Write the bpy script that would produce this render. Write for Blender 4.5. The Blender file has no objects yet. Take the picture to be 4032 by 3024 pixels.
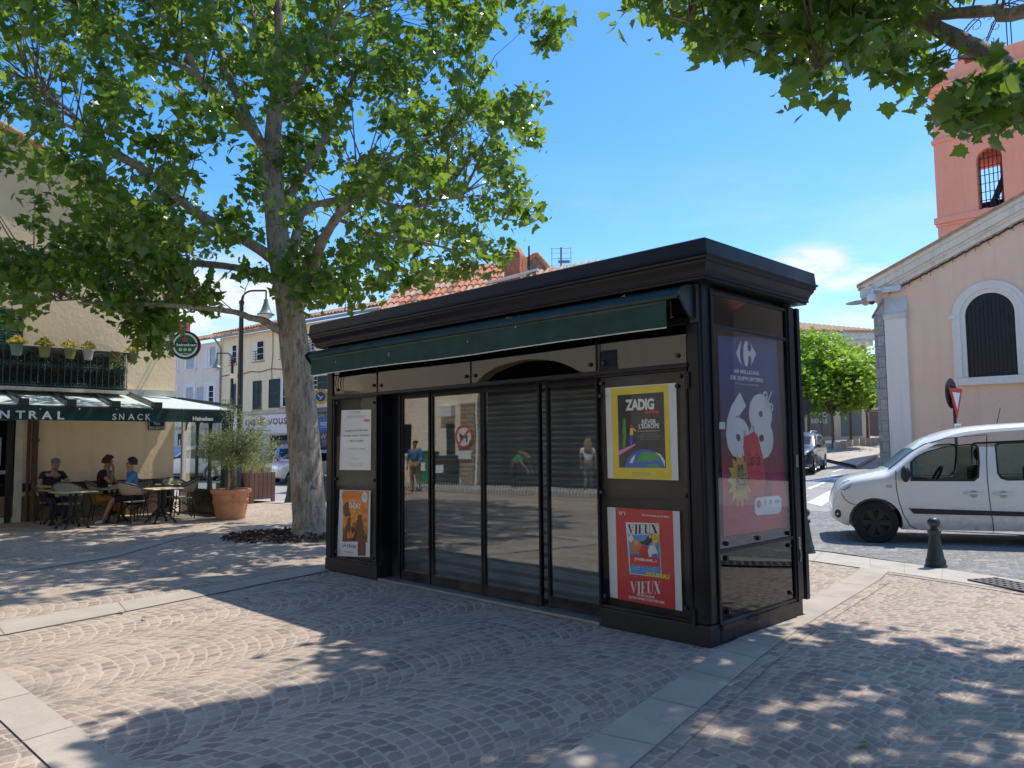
import bpy, bmesh, math, random
import numpy as np
from mathutils import Vector, Matrix
random.seed(7); RNG = np.random.default_rng(11)
SC = bpy.context.scene; COL = SC.collection
PI = math.pi; R = math.radians
# ------------------------------------------------------------------ camera model (2212x1659 measuring grid)
F_PX, PIT, ROLL, YAW = 3049.3, 0.0774, -0.0101, 0.7783
EYE = Vector((0, 0, 1.6)); MS = 4032 / 2212
UD = Vector((-math.sin(YAW), math.cos(YAW), 0)); VD = Vector((math.cos(YAW), math.sin(YAW), 0))
KC = Vector((1.5206, 6.1556, 0))
def ray(dx, dy):
    X = dx * MS - 2016; Y = dy * MS - 1512
    cr, sr = math.cos(ROLL), math.sin(ROLL); c, s = math.cos(PIT), math.sin(PIT)
    a = (X * cr + Y * sr) / F_PX; b = -(-X * sr + Y * cr) / F_PX
    return Vector((a, c - b * s, s + b * c))
def rise(x, y):
    v = (x - KC.x) * VD.x + (y - KC.y) * VD.y
    t = min(1, max(0, x / 8)); t = t * t * (3 - 2 * t)
    d = max(0, v - 12)
    return t * (0.0013 * d * d if d < 33 else 0.0013 * 33 * 33 + 0.02 * (d - 33))
def G(dx, dy, z=0.0):
    """ground point seen at a measured position"""
    r = ray(dx, dy); p = EYE + r * ((z - EYE.z) / r.z)
    for _ in range(12):
        h = rise(p.x, p.y) + z
        q = EYE + r * min(400, max(1, (h - EYE.z) / r.z)) if r.z < -1e-4 else p
        p = p.lerp(q, 0.6)
    return p
def A(dx, dy, Y):
    r = ray(dx, dy); return EYE + r * (Y / r.y)
def proj(P):
    x, y, z = P[0], P[1], P[2] - 1.6
    c, s = math.cos(PIT), math.sin(PIT); cr, sr = math.cos(ROLL), math.sin(ROLL)
    d = y * c + z * s; u = -y * s + z * c
    if d < 0.2: return (-9999, -9999)
    px = x / d * F_PX; py = -u / d * F_PX
    return ((2016 + px * cr - py * sr) / MS, (1512 + px * sr + py * cr) / MS)
class Frame:
    def __init__(s, o, ang):
        s.o = Vector(o); s.a = ang
        s.x = Vector((math.cos(ang), math.sin(ang), 0)); s.y = Vector((-math.sin(ang), math.cos(ang), 0))
    def w(s, x, y, z=0): return s.o + s.x * x + s.y * y + Vector((0, 0, z))
    def loc(s, P): d = P - s.o; return Vector((d.dot(s.x), d.dot(s.y), d.z))
    def pix(s, dx, dy, y=0.0):
        r = ray(dx, dy); p0 = s.o + s.y * y; t = (p0 - EYE).dot(s.y) / r.dot(s.y)
        P = s.loc(EYE + r * t); return (P.x, P.z)
    def pixx(s, dx, dy, x=0.0):
        r = ray(dx, dy); p0 = s.o + s.x * x; t = (p0 - EYE).dot(s.x) / r.dot(s.x)
        P = s.loc(EYE + r * t); return (P.y, P.z)
KF = Frame(KC, YAW - PI / 2)
cam = bpy.data.cameras.new("camera"); co = bpy.data.objects.new("camera", cam); COL.objects.link(co)
cam.sensor_width = 36; cam.sensor_fit = 'HORIZONTAL'; cam.lens = F_PX / 4032 * 36; cam.clip_start = 0.05; cam.clip_end = 3000
_c, _s = math.cos(PIT), math.sin(PIT); _cr, _sr = math.cos(ROLL), math.sin(ROLL)
_f = Vector((0, _c, _s)); _u = Vector((0, -_s, _c)); _r = Vector((1, 0, 0))
_r2 = _r * _cr + _u * _sr; _u2 = _u * _cr - _r * _sr
co.matrix_world = Matrix(((_r2.x, _u2.x, -_f.x, EYE.x), (_r2.y, _u2.y, -_f.y, EYE.y), (_r2.z, _u2.z, -_f.z, EYE.z), (0, 0, 0, 1)))
SC.camera = co
# ------------------------------------------------------------------ sun and sky
SAZ = math.atan2(0.8208, 0.5704); SEL = R(62.2)
S3 = Vector((math.sin(SAZ) * math.cos(SEL), math.cos(SAZ) * math.cos(SEL), math.sin(SEL)))
sl = bpy.data.lights.new("sun", 'SUN'); so = bpy.data.objects.new("sun", sl); COL.objects.link(so)
sl.energy = 5.0; sl.angle = R(0.53); sl.color = (1, 0.945, 0.86)
so.rotation_euler = S3.to_track_quat('Z', 'Y').to_euler(); so.location = (20, 15, 40)
W = bpy.data.worlds.new("World"); SC.world = W; W.use_nodes = True
nt = W.node_tree; N = nt.nodes; N.clear(); LK = nt.links.new
out = N.new('ShaderNodeOutputWorld'); bg = N.new('ShaderNodeBackground'); sky = N.new('ShaderNodeTexSky')
sky.sky_type = 'NISHITA'; sky.sun_disc = False; sky.sun_elevation = SEL; sky.sun_rotation = SAZ; sky.altitude = 50
sky.air_density = 1.0; sky.dust_density = 0.6; sky.ozone_density = 2.0
bg.inputs['Strength'].default_value = 0.15
hs = N.new('ShaderNodeHueSaturation'); hs.inputs['Saturation'].default_value = 1.38; hs.inputs['Value'].default_value = 1.54
LK(sky.outputs[0], hs.inputs['Color'])
tc = N.new('ShaderNodeTexCoord'); sx = N.new('ShaderNodeSeparateXYZ'); LK(tc.outputs['Generated'], sx.inputs[0])
mp = N.new('ShaderNodeMapping'); mp.inputs['Scale'].default_value = (2.2, 2.2, 7.5); mp.inputs['Location'].default_value = (0.35, 0.1, 0.2); LK(tc.outputs['Generated'], mp.inputs[0])
no = N.new('ShaderNodeTexNoise'); no.inputs['Scale'].default_value = 1.6; no.inputs['Detail'].default_value = 9; no.inputs['Roughness'].default_value = 0.58; LK(mp.outputs[0], no.inputs['Vector'])
no2 = N.new('ShaderNodeTexNoise'); no2.inputs['Scale'].default_value = 9; no2.inputs['Detail'].default_value = 9; no2.inputs['Roughness'].default_value = .6; mp2 = N.new('ShaderNodeMapping'); mp2.inputs['Scale'].default_value = (1, 1, 3.4); LK(tc.outputs['Generated'], mp2.inputs[0]); LK(mp2.outputs[0], no2.inputs['Vector'])
def wm(op, a, b=None, c=None):
    m = N.new('ShaderNodeMath'); m.operation = op
    for i, q in enumerate((a, b, c)):
        if q is None: continue
        if isinstance(q, (int, float)): m.inputs[i].default_value = q
        else: LK(q, m.inputs[i])
    return m.outputs[0]
mr = N.new('ShaderNodeMapRange'); mr.inputs[1].default_value = 0.44; mr.inputs[2].default_value = 0.66; LK(no.outputs[0], mr.inputs[0])
lo = N.new('ShaderNodeMapRange'); lo.inputs[1].default_value = 0.36; lo.inputs[2].default_value = 0.12; LK(sx.outputs[2], lo.inputs[0])
cf = wm('MULTIPLY', wm('MULTIPLY', mr.outputs[0], lo.outputs[0]), .55)
for bx_, by_, rad_, amp_ in ((1790, 595, .11, 1.5), (1740, 560, .07, 1.2), (1850, 680, .06, 1.), (470, 640, .16, 1.5), (560, 600, .09, 1.2), (760, 620, .10, 1.3), (330, 690, .1, 1.)):
    dv_ = ray(bx_, by_).normalized(); vd = N.new('ShaderNodeVectorMath'); vd.operation = 'SUBTRACT'; LK(tc.outputs['Generated'], vd.inputs[0]); vd.inputs[1].default_value = dv_
    vs_ = N.new('ShaderNodeVectorMath'); vs_.operation = 'MULTIPLY'; LK(vd.outputs[0], vs_.inputs[0]); vs_.inputs[1].default_value = (1, 1, 2.8); vl = N.new('ShaderNodeVectorMath'); vl.operation = 'LENGTH'; LK(vs_.outputs[0], vl.inputs[0])
    fo = N.new('ShaderNodeMapRange'); fo.interpolation_type = 'SMOOTHSTEP'; fo.inputs[1].default_value = rad_; fo.inputs[2].default_value = rad_ * .15; LK(vl.outputs['Value'], fo.inputs[0])
    n2_ = N.new('ShaderNodeMapRange'); n2_.inputs[1].default_value = .42; n2_.inputs[2].default_value = .68; LK(no2.outputs[0], n2_.inputs[0]); cf = wm('MINIMUM', 1., wm('ADD', cf, wm('MULTIPLY', wm('MULTIPLY', fo.outputs[0], n2_.outputs[0]), amp_)))
cmx = N.new('ShaderNodeMixRGB'); cmx.inputs[2].default_value = (6.4, 6.7, 7.2, 1); LK(wm('MULTIPLY', cf, 0.95), cmx.inputs[0]); LK(hs.outputs[0], cmx.inputs[1])
LK(cmx.outputs[0], bg.inputs['Color']); LK(bg.outputs[0], out.inputs['Surface'])
SC.view_settings.view_transform = 'Standard'; SC.view_settings.look = 'None'; SC.view_settings.exposure = 0; SC.view_settings.gamma = 1
SC.cycles.use_denoising = True
SC.cycles.max_bounces = 8; SC.cycles.transparent_max_bounces = 16
# ------------------------------------------------------------------ materials
class NT:
    def __init__(s, name):
        s.m = bpy.data.materials.new(name); s.m.use_nodes = True; s.t = s.m.node_tree; s.n = s.t.nodes
        s.b = s.n['Principled BSDF']; s.o = s.n['Material Output']
    def new(s, t, **k):
        q = s.n.new('ShaderNode' + t)
        for a, b in k.items(): setattr(q, a, b)
        return q
    def link(s, a, b): s.t.links.new(a, b)
    def set(s, inp, v):
        if isinstance(v, bpy.types.NodeSocket): s.link(v, inp)
        elif isinstance(v, (tuple, list)) and len(v) == 3 and inp.type == 'RGBA': inp.default_value = (*v, 1)
        else: inp.default_value = v
    def M(s, op, a, b=None, c=None):
        q = s.new('Math', operation=op)
        for i, v in enumerate((a, b, c)):
            if v is not None: s.set(q.inputs[i], v)
        return q.outputs[0]
    def coord(s, k='Object'): return s.new('TexCoord').outputs[k]
    def noise(s, scale, detail=4, vec=None, rough=.55, dist=0):
        q = s.new('TexNoise'); q.inputs['Scale'].default_value = scale; q.inputs['Detail'].default_value = detail
        q.inputs['Roughness'].default_value = rough; q.inputs['Distortion'].default_value = dist
        s.link(vec if vec is not None else s.coord(), q.inputs['Vector']); return q
    def mix(s, f, a, b, mode='MIX'):
        q = s.new('MixRGB', blend_type=mode); s.set(q.inputs[0], f); s.set(q.inputs[1], a); s.set(q.inputs[2], b); return q.outputs[0]
    def rng(s, v, a, b, c=0., d=1.):
        q = s.new('MapRange'); s.set(q.inputs[0], v)
        for i, z in enumerate((a, b, c, d)): q.inputs[i + 1].default_value = z
        return q.outputs[0]
    def bump(s, h, strength=.4, dist=.01):
        q = s.new('Bump'); q.inputs['Strength'].default_value = strength; q.inputs['Distance'].default_value = dist
        s.link(h, q.inputs['Height']); s.link(q.outputs[0], s.b.inputs['Normal'])
def P(name, rgb, rough=.6, var=.18, scale=4, bump=0., bscale=60, metal=0., spec=.5, coat=0., rgb2=None, bdist=.004, emit=0):
    t = NT(name); b = t.b
    nz = t.noise(scale, 6)
    f = t.rng(nz.outputs[0], .3, .7)
    c2 = rgb2 or tuple(min(1, x * (1 + var)) for x in rgb)
    c1 = rgb if rgb2 else tuple(x * (1 - var) for x in rgb)
    t.set(b.inputs['Base Color'], t.mix(f, c1, c2))
    b.inputs['Metallic'].default_value = metal; b.inputs['Specular IOR Level'].default_value = spec
    t.set(b.inputs['Roughness'], t.rng(t.noise(scale * 2.3, 3).outputs[0], .3, .7, max(.02, rough - .08), min(1, rough + .08)))
    if coat: b.inputs['Coat Weight'].default_value = coat; b.inputs['Coat Roughness'].default_value = .05
    if bump: t.bump(t.noise(bscale, 5).outputs[0], bump, bdist)
    return t.m
def wallmat(name, c, c2, streak=.35, bump=.45, ground=True, rough_bump=28, bdist=.008):
    """painted render with blotches, rain streaks, hairline cracks and a soiled foot"""
    t = NT(name); co_ = t.coord(); a = t.noise(.45, 6, co_, .6); col = t.mix(t.rng(a.outputs[0], .3, .7), c, c2)
    mp_ = t.new('Mapping'); mp_.inputs['Scale'].default_value = (2.6, 2.6, .16); t.link(co_, mp_.inputs[0]); s = t.noise(1.5, 6, mp_.outputs[0], .62); col = t.mix(t.rng(s.outputs[0], .5, .78, 0, streak), col, tuple(v * .55 for v in c))
    b = t.noise(5, 6, co_, .6); col = t.mix(t.rng(b.outputs[0], .5, .75, 0, .22), col, tuple(min(1, v * 1.12) for v in c2))
    vr = t.new('TexVoronoi', feature='DISTANCE_TO_EDGE'); vr.inputs['Scale'].default_value = .5; nz = t.noise(1.2, 5, co_); va = t.new('VectorMath', operation='ADD'); t.link(co_, va.inputs[0]); t.link(nz.outputs['Color'], va.inputs[1]); t.link(va.outputs[0], vr.inputs['Vector']); col = t.mix(t.rng(vr.outputs[0], .0, .006, .12, 0), col, tuple(v * .4 for v in c))
    if ground: z = t.new('SeparateXYZ'); t.link(co_, z.inputs[0]); col = t.mix(t.M('MULTIPLY', t.rng(z.outputs[2], 1.6, 0, 0, .5), t.rng(b.outputs[0], .3, .7)), col, (.30, .25, .21))
    t.set(t.b.inputs['Base Color'], col); t.b.inputs['Roughness'].default_value = .93; t.b.inputs['Specular IOR Level'].default_value = .2
    t.bump(t.M('ADD', t.noise(rough_bump, 6, co_).outputs[0], t.M('MULTIPLY', b.outputs[0], .8)), bump, bdist); return t.m
def glass(name, tint=(.6, .66, .64), base=.03, gain=1.6, rough=0.0, wob=0.0):
    t = NT(name); t.n.remove(t.b)
    tr = t.new('BsdfTransparent'); t.set(tr.inputs[0], tint)
    gl = t.new('BsdfGlossy'); gl.inputs['Roughness'].default_value = rough; gl.inputs[0].default_value = (.95, .97, 1, 1)
    lw = t.new('LayerWeight'); lw.inputs[0].default_value = .5; fz = t.M('MULTIPLY_ADD', t.M('POWER', lw.outputs['Facing'], 4.2), .96, .035)
    if wob:
        bp = t.new('Bump'); bp.inputs['Strength'].default_value = wob; bp.inputs['Distance'].default_value = .02
        t.link(t.noise(1.6, 1).outputs[0], bp.inputs['Height']); t.link(bp.outputs[0], gl.inputs['Normal'])
    f = t.M('MULTIPLY_ADD', fz, gain, base); f = t.M('MINIMUM', f, 1.)
    mx = t.new('MixShader'); t.link(f, mx.inputs[0]); t.link(tr.outputs[0], mx.inputs[1]); t.link(gl.outputs[0], mx.inputs[2])
    t.link(mx.outputs[0], t.o.inputs['Surface']); return t.m
def setts(name, W_, s_, t_, c1, c2, c3, grout, x0=0., straight=False, gw=.009):
    """stone setts laid in segmental arcs (columns along y) or in straight courses"""
    t = NT(name); co_ = t.coord()
    wob = t.noise(9, 2, co_); wv = t.new('VectorMath', operation='SUBTRACT'); t.link(wob.outputs['Color'], wv.inputs[0]); wv.inputs[1].default_value = (.5, .5, .5)
    ws = t.new('VectorMath', operation='SCALE'); t.link(wv.outputs[0], ws.inputs[0]); ws.inputs['Scale'].default_value = .055
    ad0 = t.new('VectorMath', operation='ADD'); t.link(co_, ad0.inputs[0]); t.link(ws.outputs[0], ad0.inputs[1])
    wob2 = t.noise(24, 2, co_); wv2 = t.new('VectorMath', operation='MULTIPLY_ADD'); t.link(wob2.outputs['Color'], wv2.inputs[0]); wv2.inputs[1].default_value = (.03, .03, 0); wv2.inputs[2].default_value = (-.015, -.015, 0)
    ad = t.new('VectorMath', operation='ADD'); t.link(ad0.outputs[0], ad.inputs[0]); t.link(wv2.outputs[0], ad.inputs[1])
    sp = t.new('SeparateXYZ'); t.link(ad.outputs[0], sp.inputs[0]); x, y = sp.outputs[0], sp.outputs[1]
    cx = t.M('DIVIDE', t.M('SUBTRACT', x, x0), W_); ci = t.M('FLOOR', cx)
    if straight:
        r = t.M('DIVIDE', y, s_); ri = t.M('FLOOR', r); rf = t.M('FRACT', r)
        off = t.new('TexWhiteNoise', noise_dimensions='1D'); t.link(ri, off.inputs['W'])
        al = t.M('ADD', t.M('DIVIDE', x, t_), off.outputs[0]); ci = 0.
    else:
        xl = t.M('MULTIPLY', t.M('SUBTRACT', t.M('FRACT', cx), .5), W_); Rr = W_ * .66
        r = t.M('DIVIDE', t.M('SUBTRACT', y, t.M('SQRT', t.M('SUBTRACT', Rr * Rr, t.M('MULTIPLY', xl, xl)))), s_)
        cw = t.new('TexWhiteNoise', noise_dimensions='1D'); t.link(ci, cw.inputs['W'])
        r = t.M('ADD', r, cw.outputs[0]); ri = t.M('FLOOR', r); rf = t.M('FRACT', r)
        o2 = t.new('TexWhiteNoise', noise_dimensions='2D'); cb = t.new('CombineXYZ'); t.set(cb.inputs[0], ci); t.set(cb.inputs[1], ri); t.link(cb.outputs[0], o2.inputs['Vector'])
        al = t.M('ADD', t.M('DIVIDE', t.M('MULTIPLY', t.M('ARCSINE', t.M('DIVIDE', xl, Rr)), Rr), t_), o2.outputs[0])
    ai = t.M('FLOOR', al); af = t.M('FRACT', al)
    d1 = t.M('MULTIPLY', t.M('SUBTRACT', .5, t.M('ABSOLUTE', t.M('SUBTRACT', rf, .5))), s_)
    d2 = t.M('MULTIPLY', t.M('SUBTRACT', .5, t.M('ABSOLUTE', t.M('SUBTRACT', af, .5))), t_)
    d = t.M('SMOOTH_MIN', t.M('MULTIPLY', d1, .95), t.M('MULTIPLY', d2, .8), .012)
    fine = t.noise(55, 4, co_); d = t.M('ADD', d, t.M('MULTIPLY', t.M('SUBTRACT', fine.outputs[0], .5), .012))
    mask = t.rng(d, gw * .55, gw * 1.25)
    wn = t.new('TexWhiteNoise', noise_dimensions='3D'); cb = t.new('CombineXYZ'); t.set(cb.inputs[0], ci); t.set(cb.inputs[1], ri); t.set(cb.inputs[2], ai); t.link(cb.outputs[0], wn.inputs['Vector'])
    cr = t.new('ValToRGB'); e = cr.color_ramp.elements; e[0].color = (*c1, 1); e[1].color = (*c3, 1); q = e.new(.55); q.color = (*c2, 1); t.link(wn.outputs[0], cr.inputs[0])
    wx = t.new('TexWhiteNoise', noise_dimensions='3D'); cb2 = t.new('CombineXYZ'); t.set(cb2.inputs[0], ai); t.set(cb2.inputs[1], ci); t.set(cb2.inputs[2], ri); t.link(cb2.outputs[0], wx.inputs['Vector'])
    big = t.noise(.35, 5, co_); mid = t.noise(22, 5, co_)
    stone = t.mix(t.rng(mid.outputs[0], .3, .75, 0, .55), cr.outputs[0], (c1[0] * .62, c1[1] * .6, c1[2] * .6))
    stone = t.mix(t.rng(mid.outputs[0], .55, .8, 0, .5), stone, tuple(min(1, v * 1.45) for v in c3))
    stone = t.mix(t.rng(wx.outputs[0], .88, .92, 0, .28), stone, (.12, .10, .095)); stone = t.mix(t.rng(wx.outputs[0], .10, .07, 0, .4), stone, (.60, .50, .40))
    gr = t.mix(t.rng(fine.outputs[0], .3, .7), tuple(v * .72 for v in grout), grout)
    col = t.mix(mask, gr, stone)
    col = t.mix(t.rng(big.outputs[0], .35, .7, 0., .42), col, tuple(v * .62 for v in c2))
    dirt = t.noise(1.7, 6, co_, .65); col = t.mix(t.rng(dirt.outputs[0], .54, .70, 0, .45), col, (.10, .088, .08))
    gum = t.new('TexVoronoi', feature='F1'); gum.inputs['Scale'].default_value = 2.6; t.link(co_, gum.inputs['Vector']); col = t.mix(t.rng(gum.outputs[0], .035, .05, .55, 0), col, (.07, .065, .065))
    sand = t.noise(.8, 5, co_, .7); col = t.mix(t.rng(sand.outputs[0], .55, .75, 0, .4), col, tuple(v * .8 for v in grout))
    t.set(t.b.inputs['Base Color'], col); t.b.inputs['Roughness'].default_value = .78; t.b.inputs['Specular IOR Level'].default_value = .28
    dome = t.rng(d, 0, .035); h = t.M('ADD', t.M('MULTIPLY', dome, .8), t.M('MULTIPLY', mid.outputs[0], .3))
    h = t.M('ADD', h, t.M('MULTIPLY', wn.outputs[0], .25)); t.bump(h, .75, .014); return t.m
# ------------------------------------------------------------------ mesh builder
class MB:
    def __init__(s): s.v = []; s.f = []; s.fm = []; s.M = Matrix.Identity(4)
    def add(s, vs, fs, m=0):
        k = len(s.v); s.v += [tuple(s.M @ Vector(p)) for p in vs]; s.f += [tuple(i + k for i in q) for q in fs]; s.fm += [m] * len(fs); return s
    def box(s, x0, x1, y0, y1, z0, z1, m=0):
        if x0 > x1: x0, x1 = x1, x0
        if y0 > y1: y0, y1 = y1, y0
        if z0 > z1: z0, z1 = z1, z0
        v = [(x0, y0, z0), (x1, y0, z0), (x1, y1, z0), (x0, y1, z0), (x0, y0, z1), (x1, y0, z1), (x1, y1, z1), (x0, y1, z1)]
        return s.add(v, [(0, 3, 2, 1), (4, 5, 6, 7), (0, 1, 5, 4), (1, 2, 6, 5), (2, 3, 7, 6), (3, 0, 4, 7)], m)
    def prism(s, poly, a, b, ax='y', m=0):
        """polygon given in the plane normal to ax, extruded from a to b"""
        def pt(p, h): return (p[0], h, p[1]) if ax == 'y' else ((h, p[0], p[1]) if ax == 'x' else (p[0], p[1], h))
        n = len(poly); v = [pt(p, a) for p in poly] + [pt(p, b) for p in poly]
        f = [tuple(range(n)), tuple(range(2 * n - 1, n - 1, -1))] + [(i, i + n, (i + 1) % n + n, (i + 1) % n) for i in range(n)]
        return s.add(v, f, m)
    def poly(s, pts, m=0): return s.add(pts, [tuple(range(len(pts)))], m)
    def tube(s, pts, r, n=8, m=0, caps=True):
        pts = [Vector(p) for p in pts]; k = len(pts); rr = r if isinstance(r, (list, tuple)) else [r] * k
        v = []; f = []; prev = None
        for i, p in enumerate(pts):
            t = (pts[min(i + 1, k - 1)] - pts[max(i - 1, 0)]).normalized()
            a = prev if prev is not None else (Vector((0, 0, 1)) if abs(t.z) < .9 else Vector((1, 0, 0)))
            a = (a - t * a.dot(t)).normalized(); prev = a; b = t.cross(a)
            for j in range(n):
                q = 2 * PI * j / n; v.append(tuple(p + (a * math.cos(q) + b * math.sin(q)) * rr[i]))
        for i in range(k - 1):
            for j in range(n): f.append((i * n + j, i * n + (j + 1) % n, (i + 1) * n + (j + 1) % n, (i + 1) * n + j))
        if caps: f.append(tuple(range(n - 1, -1, -1))); f.append(tuple(range((k - 1) * n, k * n)))
        return s.add(v, f, m)
    def lathe(s, prof, n=16, c=(0, 0, 0), ax='z', m=0, closed=False):
        v = []; f = []; k = len(prof)
        for r, h in prof:
            for j in range(n):
                q = 2 * PI * j / n; a, b = r * math.cos(q), r * math.sin(q)
                p = (a, b, h) if ax == 'z' else ((a, h, -b) if ax == 'y' else (h, a, b))
                v.append((p[0] + c[0], p[1] + c[1], p[2] + c[2]))
        for i in range(k - 1 + (1 if closed else 0)):
            for j in range(n): f.append((i * n + j, i * n + (j + 1) % n, ((i + 1) % k) * n + (j + 1) % n, ((i + 1) % k) * n + j))
        if not closed:
            if prof[0][0] > 1e-4: f.append(tuple(range(n - 1, -1, -1)))
            if prof[-1][0] > 1e-4: f.append(tuple(range((k - 1) * n, k * n)))
        return s.add(v, f, m)
    def grid(s, fn, nu, nv, m=0):
        v = [tuple(fn(i / nu, j / nv)) for i in range(nu + 1) for j in range(nv + 1)]; w = nv + 1
        return s.add(v, [(i * w + j, (i + 1) * w + j, (i + 1) * w + j + 1, i * w + j + 1) for i in range(nu) for j in range(nv)], m)
    def ball(s, c, r, n=12, k=8, m=0, sq=(1, 1, 1)):
        return s.add([(c[0] + sq[0] * r * math.sin(PI * i / k) * math.cos(2 * PI * j / n), c[1] + sq[1] * r * math.sin(PI * i / k) * math.sin(2 * PI * j / n), c[2] + sq[2] * r * math.cos(PI * i / k)) for i in range(k + 1) for j in range(n)],
                     [(i * n + j, (i + 1) * n + j, (i + 1) * n + (j + 1) % n, i * n + (j + 1) % n) for i in range(k) for j in range(n)], m)
    def build(s, name, mats, parent=None, bevel=0, smooth=None, loc=None, rotz=0, label=None, seg=2):
        me = bpy.data.meshes.new(name); me.from_pydata(s.v, [], s.f)
        if not isinstance(mats, (list, tuple)): mats = [mats]
        for q in mats: me.materials.append(q)
        bm = bmesh.new(); bm.from_mesh(me)
        for fc, mi in zip(bm.faces, s.fm): fc.material_index = mi
        bmesh.ops.remove_doubles(bm, verts=bm.verts, dist=1e-6)
        bmesh.ops.recalc_face_normals(bm, faces=bm.faces); bm.to_mesh(me); bm.free()
        if smooth is not None:
            me.polygons.foreach_set('use_smooth', [True] * len(me.polygons)); me.set_sharp_from_angle(angle=R(smooth))
        o = bpy.data.objects.new(name, me); COL.objects.link(o)
        if parent: o.parent = parent
        if loc is not None: o.location = loc
        if rotz: o.rotation_euler.z = rotz
        if bevel:
            b = o.modifiers.new('edge', 'BEVEL'); b.width = bevel; b.segments = seg; b.limit_method = 'ANGLE'; b.angle_limit = R(40)
        if label: o['label'] = label
        return o
def tag(o, label, cat, group=None):
    o['label'] = label; o['category'] = cat
    if group: o['group'] = group
    return o
def thing(name, label, cat, loc=(0, 0, 0), rotz=0, group=None):
    o = bpy.data.objects.new(name, None); COL.objects.link(o); o.location = loc; o.rotation_euler = (0, 0, rotz); o.empty_display_size = .1
    return tag(o, label, cat, group)
def fthing(name, label, cat, fr, x=0, y=0, z=0, rot=0, group=None): return thing(name, label, cat, fr.w(x, y, z), fr.a + rot, group)
def struct(o): o['kind'] = 'structure'; return o
def dup(root, loc, rotz, label=None):
    r = root.copy(); COL.objects.link(r); r.location = loc; r.rotation_euler = (0, 0, rotz)
    if label: r['label'] = label
    for ch in list(root.children):
        c = ch.copy(); COL.objects.link(c); c.parent = r
        for g in ch.children:
            d = g.copy(); COL.objects.link(d); d.parent = c
    return r
_TC = {}
def glyphs(s, bold=0., shear=0., space=1.):
    k = (s, bold, shear, space)
    if k not in _TC:
        cu = bpy.data.curves.new('t', 'FONT'); cu.body = s; cu.offset = bold; cu.shear = shear; cu.space_character = space; cu.resolution_u = 3
        ob = bpy.data.objects.new('t', cu); COL.objects.link(ob); bpy.context.view_layer.update()
        me = bpy.data.meshes.new_from_object(ob.evaluated_get(bpy.context.evaluated_depsgraph_get()))
        v = [(p.co.x, p.co.y) for p in me.vertices]; f = [tuple(p.vertices) for p in me.polygons]
        bpy.data.objects.remove(ob); bpy.data.curves.remove(cu); bpy.data.meshes.remove(me)
        xs = [p[0] for p in v]; ys = [p[1] for p in v]
        _TC[k] = ([((p[0] - min(xs)) / (max(xs) - min(xs)), (p[1] - min(ys)) / (max(ys) - min(ys))) for p in v], f)
    return _TC[k]
def text(mb, s, x0, x1, z0, z1, y=0., m=0, bold=0., shear=0., space=1., xf=None):
    """letters fitted to a rectangle of the x-z plane (facing -y)"""
    v, f = glyphs(s, bold, shear, space)
    pts = [(x0 + (x1 - x0) * a, y, z0 + (z1 - z0) * b) for a, b in v]
    mb.add([xf(p) for p in pts] if xf else pts, f, m)
# ------------------------------------------------------------------ shared materials
t = NT('black_paint'); n1 = t.noise(3, 6); n2 = t.noise(30, 5); zq = t.new('SeparateXYZ'); t.link(t.coord(), zq.inputs[0]); dust = t.M('MULTIPLY', t.rng(zq.outputs[2], .45, .0, 0, .8), t.rng(n1.outputs[0], .35, .65)); col = t.mix(t.M('ADD', dust, t.rng(n2.outputs[0], .66, .8, 0, .25)), t.mix(t.rng(n1.outputs[0], .3, .7), (.006, .008, .014), (.010, .012, .018)), (.10, .09, .08)); t.set(t.b.inputs['Base Color'], col); t.set(t.b.inputs['Roughness'], t.rng(n1.outputs[0], .3, .7, .26, .42)); t.b.inputs['Specular IOR Level'].default_value = .22; t.bump(n1.outputs[0], .04, .01); M_black = t.m
M_black2 = P('black_metal', (.014, .015, .018), .45, .3, 6, .1, 80)
M_dark = P('dark_void', (.006, .006, .007), .8)
M_green = P('green_canvas', (.004, .042, .036), .75, .25, 3, .25, 300)
M_greenmetal = P('green_metal', (.007, .03, .028), .4, .3, 6, .1, 60)
M_white = P('white_paper', (.74, .75, .74), .6, .04, 2)
M_whitep = P('white_paint', (.78, .78, .77), .45, .06, 3)
M_ink = P('black_ink', (.015, .015, .017), .6); M_red = P('red_ink', (.62, .03, .03), .55, .06); M_yel = P('yellow_ink', (.80, .62, .04), .55, .05)
M_grey = P('grey_ink', (.32, .33, .33), .6); M_blue = P('blue_ink', (.02, .12, .55), .5); M_sky = P('sky_ink', (.03, .33, .68), .5); M_orange = P('orange_ink', (.75, .22, .02), .5)
M_pgreen = P('green_ink', (.05, .33, .08), .5); M_pink = P('pink_ink', (.75, .25, .5), .5); M_brown = P('brown_ink', (.16, .05, .02), .5); M_skin2 = P('skin_ink', (.75, .42, .28), .5)
M_glassdoor = glass('door_glass', (.88, .92, .91), .075, 1.0, 0.0, .06); M_glassblack = glass('panel_glass', (.97, .98, .98), .0, .24, 0.0, .05); M_glassside = glass('side_glass', (.92, .94, .95), .02, .8, 0, .05)
M_glasstrans = glass('tinted_glass', (.32, .32, .33), .025, .8, 0, .05); M_glass = glass('window_glass', (.55, .6, .6), .05, 1.5)
M_slate = P('shutter_slat', (.17, .18, .18), .42, .2, 3, metal=.2)
M_chrome = P('bright_metal', (.55, .55, .56), .3, .1, metal=.9); M_steel = P('grey_steel', (.22, .225, .23), .4, .15, metal=.6)
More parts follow.
